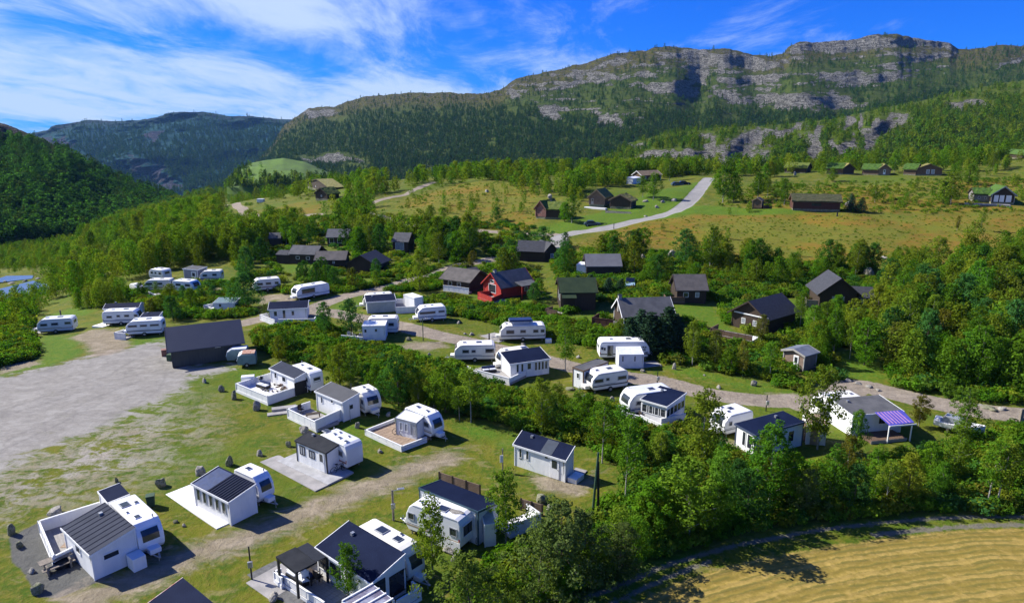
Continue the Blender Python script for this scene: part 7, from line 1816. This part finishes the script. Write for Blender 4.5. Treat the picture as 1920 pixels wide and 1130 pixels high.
def scatter(name, pts, scl, coll, label, nvar, rng, zs=None, vary=.25, probs=None):
    """one object that sets a plant at every point"""
    pts = np.asarray(pts, np.float32)
    me = bpy.data.meshes.new(name); me.vertices.add(len(pts)); me.vertices.foreach_set('co', pts.ravel())
    for an, arr in (('scl', scl), ('rz', rng.uniform(0, 6.28, len(pts)))):
        a = me.attributes.new(an, 'FLOAT', 'POINT'); a.data.foreach_set('value', np.asarray(arr, np.float32))
    a = me.attributes.new('idx', 'INT', 'POINT'); a.data.foreach_set('value', (rng.choice(nvar, len(pts), p=probs)).astype(np.int32))
    o = link_obj(name, me); tag(o, label, kind='stuff')
    ng = bpy.data.node_groups.new(name + '_scatter', 'GeometryNodeTree')
    ng.interface.new_socket('Geometry', in_out='INPUT', socket_type='NodeSocketGeometry'); ng.interface.new_socket('Geometry', in_out='OUTPUT', socket_type='NodeSocketGeometry')
    N = ng.nodes.new; gi = N('NodeGroupInput'); go = N('NodeGroupOutput')
    ci = N('GeometryNodeCollectionInfo'); ci.inputs['Collection'].default_value = coll; ci.inputs['Separate Children'].default_value = True; ci.inputs['Reset Children'].default_value = True
    ip = N('GeometryNodeInstanceOnPoints'); ip.inputs['Pick Instance'].default_value = True
    def na(nm, tp):
        q = N('GeometryNodeInputNamedAttribute'); q.data_type = tp; q.inputs['Name'].default_value = nm; return q.outputs['Attribute']
    L_ = ng.links.new
    cx = N('ShaderNodeCombineXYZ'); L_(na('rz', 'FLOAT'), cx.inputs[2])
    e2r = N('FunctionNodeEulerToRotation'); L_(cx.outputs[0], e2r.inputs[0])
    sx = N('ShaderNodeCombineXYZ'); s_ = na('scl', 'FLOAT')
    for k in range(3): L_(s_, sx.inputs[k])
    L_(gi.outputs[0], ip.inputs['Points']); L_(ci.outputs[0], ip.inputs['Instance']); L_(na('idx', 'INT'), ip.inputs['Instance Index'])
    L_(e2r.outputs[0], ip.inputs['Rotation']); L_(sx.outputs[0], ip.inputs['Scale']); L_(ip.outputs[0], go.inputs[0])
    md = o.modifiers.new('scatter', 'NODES'); md.node_group = ng
    return o
def ground_scatter(name, regions, coll, label, nvar, unit, probs=None, extra=.2, roadok=.15, lawnok=2.0, clump=None):
    P = []; S = []
    for poly, n_, h0, h1 in regions:
        q = sample(poly, n_, RN, extra, roadok, lawnok, H=(h0 + h1) / 2)
        if clump is not None and len(q): q = q[fbm(q[:, 0] / 17, q[:, 1] / 17, 3, 61) > clump]
        if len(q): P.append(q); S.append(RN.uniform(h0, h1, len(q)) / unit)
    P = np.vstack(P); S = np.concatenate(S)
    zs = G(P[:, 0], P[:, 1]) - .1
    return scatter(name, np.column_stack([P, zs]), S, coll, label, nvar, RN, probs=probs)
FO = np.array([[o.x, o.y, ux.x, ux.y, L, W, mg] for o, ux, L, uy, W, mg in FOOT if W > .7])
ground_scatter('hillside_wood', [
    ([(235, 528), (335, 503), (440, 498), (500, 478), (490, 450), (440, 440), (300, 470), (200, 505)], 190, 5, 8.5), ([(440, 470), (560, 450), (600, 440), (520, 420), (440, 440)], 60, 4, 7), ([(120, 585), (200, 560), (260, 545), (250, 570), (180, 580)], 26, 3, 5.5),
    ([(95, 560), (110, 515), (160, 455), (250, 405), (330, 378), (400, 362), (420, 400), (400, 450), (430, 500), (340, 512), (250, 520), (190, 560), (120, 575)], 900, 5.5, 9),
    ([(330, 378), (430, 352), (470, 350), (470, 380), (410, 378), (400, 400), (440, 420), (560, 410), (580, 430), (440, 470), (400, 440)], 330, 4.5, 8)],
    NEARW, 'dense birch wood on the slope down to the river', 4, 8, extra=.6)
ground_scatter('upland_wood', [
    ([(430, 360), (520, 340), (700, 332), (830, 336), (840, 318), (600, 312), (440, 325)], 420, 4, 7.5),
    ([(1360, 405), (1500, 410), (1920, 395), (1920, 340), (1500, 345), (1340, 350)], 120, 1.5, 4), ([(740, 410), (770, 365), (1000, 345), (1010, 430)], 60, 1.5, 3.5), ([(1100, 470), (1250, 425), (1500, 470), (1700, 490), (1480, 500)], 60, 1.2, 3), ([(480, 350), (570, 345), (565, 372), (480, 385)], 60, 3, 5), ([(640, 372), (720, 350), (800, 338), (790, 345), (740, 368), (690, 382), (710, 405), (660, 425), (600, 400), (615, 375)], 150, 4, 7),
    ([(560, 415), (700, 412), (760, 432), (900, 445), (880, 455), (740, 450), (600, 440)], 90, 3.5, 6.5),
    ([(830, 335), (960, 350), (1010, 375), (1090, 378), (1120, 352), (1190, 352), (1250, 335), (1310, 330), (1310, 312), (1100, 306), (900, 314)], 640, 2.5, 8.5),
    (np.array([(80, 268), (110, 262), (150, 264), (200, 280), (270, 300), (340, 330), (330, 420), (200, 350), (120, 320), (70, 300)], float), 760, 2.5, 9), (np.array([(20, 290), (70, 285), (90, 320), (40, 330)], float), 200, 5, 8), (np.array([(-100, 290), (0, 290), (20, 340), (-120, 340)], float), 200, 5, 8), ([(1780, 330), (1850, 300), (1920, 295), (1920, 330)], 60, 3, 5)],
    WOOD, 'loose birch and pine wood on the upland behind the cabins', 6, 8, extra=1.0, clump=-.03)
ground_scatter('right_wood', [([(1620, 640), (1650, 545), (1720, 505), (1920, 470), (2300, 450), (2500, 760), (1980, 755), (1900, 745), (1700, 715)], 350, 3.5, 8.5), ([(1140, 490), (1280, 470), (1480, 500), (1640, 510), (1640, 480), (1760, 500), (1560, 540), (1330, 530), (1180, 540)], 90, 2, 4.5), ([(1500, 690), (1560, 600), (1640, 640), (1640, 700), (1560, 705)], 30, 3, 5)],
    NEARW, 'thick mixed wood filling the slope on the right', 4, 8, extra=.6, lawnok=.3)
ground_scatter('belt_wood', [([(1260, 1000), (1300, 935), (1500, 935), (1700, 925), (1920, 900), (2300, 880), (2300, 940), (1900, 945), (1700, 952), (1480, 965), (1330, 1010)], 20, 3.0, 5.5), ([(1180, 1020), (1250, 960), (1290, 1010), (1200, 1060), (1060, 1125), (1000, 1125)], 24, 2.5, 4)],
    NEARW, 'belt of bushy trees above the mown field', 4, 8, extra=.5)
ground_scatter('valley_bushes', [([(-300, 470), (0, 462), (150, 452), (120, 510), (0, 505), (-300, 520)], 1500, 2, 5), ([(-100, 545), (0, 560), (60, 545), (110, 560), (60, 612), (0, 690), (-200, 700)], 170, 2, 4.5), ([(-300, 520), (0, 505), (110, 515), (100, 560), (0, 520)], 60, 1.5, 3)],
    WOOD, 'grey green bushes on the valley bottom by the river', 6, 8)
PROB = [.26, .14, .22, .14, .05, .13, .06]
ground_scatter('slope_shrubs', [(SHRUBZ[0], 3800, .35, 1.5)], SHR, 'thick green and yellow shrubs covering the bank', 7, 1.0, probs=PROB, lawnok=.3)
ground_scatter('camp_shrubs', [
    ([(700, 560), (900, 560), (1160, 600), (1300, 640), (1480, 680), (1480, 720), (1250, 680), (1060, 640), (900, 600), (840, 590)], 900, .6, 1.6),
    ([(470, 540), (600, 540), (740, 500), (900, 530), (800, 545), (640, 550), (560, 560)], 500, .6, 1.5), ([(440, 410), (1000, 420), (1020, 530), (900, 520), (700, 530), (440, 530)], 900, .6, 1.8),
    ([(1030, 470), (1640, 500), (1660, 700), (1480, 740), (1330, 650), (1260, 580), (1060, 560)], 2200, .6, 1.7), ([(1640, 540), (1920, 500), (1920, 760), (1650, 730)], 900, .8, 2.0),
    ([(230, 545), (420, 530), (480, 590), (400, 600), (300, 592), (260, 575)], 500, .6, 1.7), ([(0, 620), (60, 615), (100, 680), (0, 705)], 260, .7, 1.6), ([(-60, 560), (60, 560), (60, 610), (-60, 690)], 200, .8, 2),
    ([(640, 430), (900, 430), (900, 450), (640, 450)], 60, .8, 1.8)], SHR, 'low bushes and undergrowth between the cabins', 7, 1.0, probs=PROB, lawnok=.3)
ground_scatter('heath_tussocks', [(HEATH[1], 2600, .15, .45), (HEATH[2], 900, .15, .5), ([(1340, 385), (1400, 345), (1920, 335), (2200, 330), (2200, 400), (1480, 400)], 1700, .3, 1.1), ([(480, 345), (900, 340), (1000, 440), (620, 430), (440, 400)], 700, .5, 1.3), ([(0, 700), (80, 690), (150, 650), (60, 620), (0, 640)], 100, .3, .6)],
    HEA, 'tussocks of heather and grass on the heath', 3, 1.0, lawnok=.4, probs=[.6, .4, 0])
def mtn_scatter(name, mt, n, h0, h1, coll, nvar, label, top=.96, probs=None, density=None):
    d = MTN[mt]; X, Y, Zc, rock_, v = d['X'], d['Y'], d['Z'], d['rock'], d['v']; nc, nr = X.shape
    w = np.clip(1 - rock_ * 2.2, 0, 1) * (np.clip((top - v) / .22, .03, 1)) * (fbm(d['px'] / 40, d['py'] / 16, 3, 91) > -.24)
    if density is not None: w = w * density(d)
    w[-1, :] = 0; w[:, -1] = 0
    p = (w / w.sum()).ravel(); k = RN.choice(nc * nr, n, p=p); i, j = k // nr, k % nr
    a, b = RN.uniform(0, 1, n), RN.uniform(0, 1, n)
    def lerp(A): return (A[i, j] * (1 - a) + A[i + 1, j] * a) * (1 - b) + (A[i, j + 1] * (1 - a) + A[i + 1, j + 1] * a) * b
    P = np.column_stack([lerp(X), lerp(Y), lerp(Zc) - .6])
    sc = RN.uniform(h0, h1, n) * (1 - .45 * np.clip(v[i, j] - .6, 0, 1))
    return scatter(name, P, sc / 8, coll, label, nvar, RN, probs=probs)
def dmain(d):
    line = np.interp(d['px'], [400, 520, 700, 950, 1100, 1300, 1600, 1750, 1920, 2500], [235, 245, 205, 205, 222, 212, 210, 175, 150, 120]) + 30 * fbm(d['px'] / 40, d['py'] / 30, 3, 77)
    return np.where(d['py'] > line, 1.0, .35)
mtn_scatter('mountain_wood', 'mountain', 44000, 6, 12, CONI, 4, 'dark conifer forest covering the lower mountain', top=1.1, probs=[.3, .25, .2, .25], density=dmain)
mtn_scatter('spur_wood', 'rocky_spur', 11000, 4, 8, MIXW, 4, 'birch and pine wood on the nearer wooded hillside', top=1.1)
mtn_scatter('knoll_wood', 'grassy_knoll', 420, 5, 9, MIXW, 4, 'trees on the left flank of the grassy knoll', top=3, density=lambda d: np.where((d['px'] < 470) | (d['py'] > 332), 1.0, .02))
mtn_scatter('left_hill_wood', 'left_hill', 9000, 6, 12, HILLW, 4, 'deciduous wood covering the left hill', top=1.05, probs=[.34, .26, .28, .12])
mtn_scatter('far_mountain_wood', 'far_mountain', 12000, 16, 26, CONI, 4, 'forest on the distant blue mountain', top=1.0)
print('individual trees', TREE_N[0])
# ---------------------------------------------------------------- river in the valley
def river(name, pts, z, label):
    q = [at_z(x, y, z) for x, y in pts]
    bm = bmesh.new(); vs = [bm.verts.new((x, y, z)) for x, y in q]; bm.faces.new(vs); bmesh.ops.triangulate(bm, faces=bm.faces); bmesh.ops.recalc_face_normals(bm, faces=bm.faces)
    me = bpy.data.meshes.new(name); bm.to_mesh(me); bm.free(); me.materials.append(WATERM)
    if me.polygons[0].normal.z < 0: me.flip_normals()
    return tag(link_obj(name, me), label, kind='structure')
wz = -15.42
river('river', [(-260, 575), (-60, 545), (0, 541), (30, 534), (62, 526), (88, 532), (97, 541), (80, 553), (45, 552), (15, 558), (-30, 566), (-260, 600)], wz, 'blue bend of the river at the left edge')
river('river_pool', [(-160, 532), (0, 521), (12, 517), (64, 516), (60, 522), (12, 528), (-40, 533), (-160, 546)], wz + .02, 'upper strand of the river by pale gravel bars')
for i, (x, y, w) in enumerate(((20, 532, 3.2), (45, 528, 2.6), (8, 529, 2.2), (70, 523, 2.4), (-10, 536, 2.6))): rock(x, y, w, .7, ['largest', 'second', 'leftmost visible', 'rightmost', 'outermost'][i] + ' pale stone of the gravel bar in the river', 'stones of the river gravel bar')
# ---------------------------------------------------------------- things on the terraces
table(at(*Z('c', 1150, 490), .32), .4, 'dark low table against the wall of the empty grey terrace', 1.5, .6, BLACKW, .5)
chair(at(*Z('c', 1060, 455), .32), 1.0, 'single dark chair on the empty grey terrace', BLACKW)
e = empty_at('kettle_grill', at(*Z('c', 760, 235), .32), 0, 'black kettle grill at the back wall of the firewood terrace', 'grill')
MBd().tube((0, 0, .55), (0, 0, .75), .2, 12, .3).tube((0, 0, .755), (0, 0, .95), .3, 12, .1).build('bowl', DARKM, e)
for a in (0, 2.1, 4.2): MBd().tube((.15 * math.cos(a), .15 * math.sin(a), .56), (.3 * math.cos(a), .3 * math.sin(a), 0), .02).build('leg', METAL, e)
sofa(at(*Z('c', 720, 262), .32), T4.rz + .1, 'grey outdoor sofa on the firewood terrace near its front wall', 1.8)
for i, (z_, x, y, lab) in enumerate((('c', 1440, 455, 'gas bottle at the end wall of the plain grey roof'), ('a', 850, 815, 'gas bottle by the white locker box of the slate roofed room'), ('d', 560, 470, 'gas bottle between the awning tent and its caravan'))):
    e = empty_at('gas_bottle', at(*Z(z_, x, y)), 0, lab, 'gas bottle'); MBd().tube((0, 0, 0), (0, 0, .5), .16, 12).build('body', [METAL, TEAL, METAL][i], e, bevel=.03); MBd().tube((0, 0, .501), (0, 0, .62), .06, 8).build('valve', DARKM, e)
# ---------------------------------------------------------------- haze
hz = MBd().box(-5200, 5200, -250, 5600, -330, 330).build('haze', None or METAL, None)
hz.data.materials.clear()
hm = bpy.data.materials.new('haze'); hm.use_nodes = True
t = NT(hm.node_tree)
for nd in list(hm.node_tree.nodes): hm.node_tree.nodes.remove(nd)
pv = t.n('ShaderNodeVolumePrincipled'); pv.inputs['Color'].default_value = (0.22, 0.50, 1.0, 1); pv.inputs['Density'].default_value = 0.00003; pv.inputs['Anisotropy'].default_value = 0.1
ho = t.n('ShaderNodeOutputMaterial'); t.link(pv.outputs[0], ho.inputs['Volume'])
hz.data.materials.append(hm); tag(hz, 'thin blue haze in the mountain air', kind='stuff')
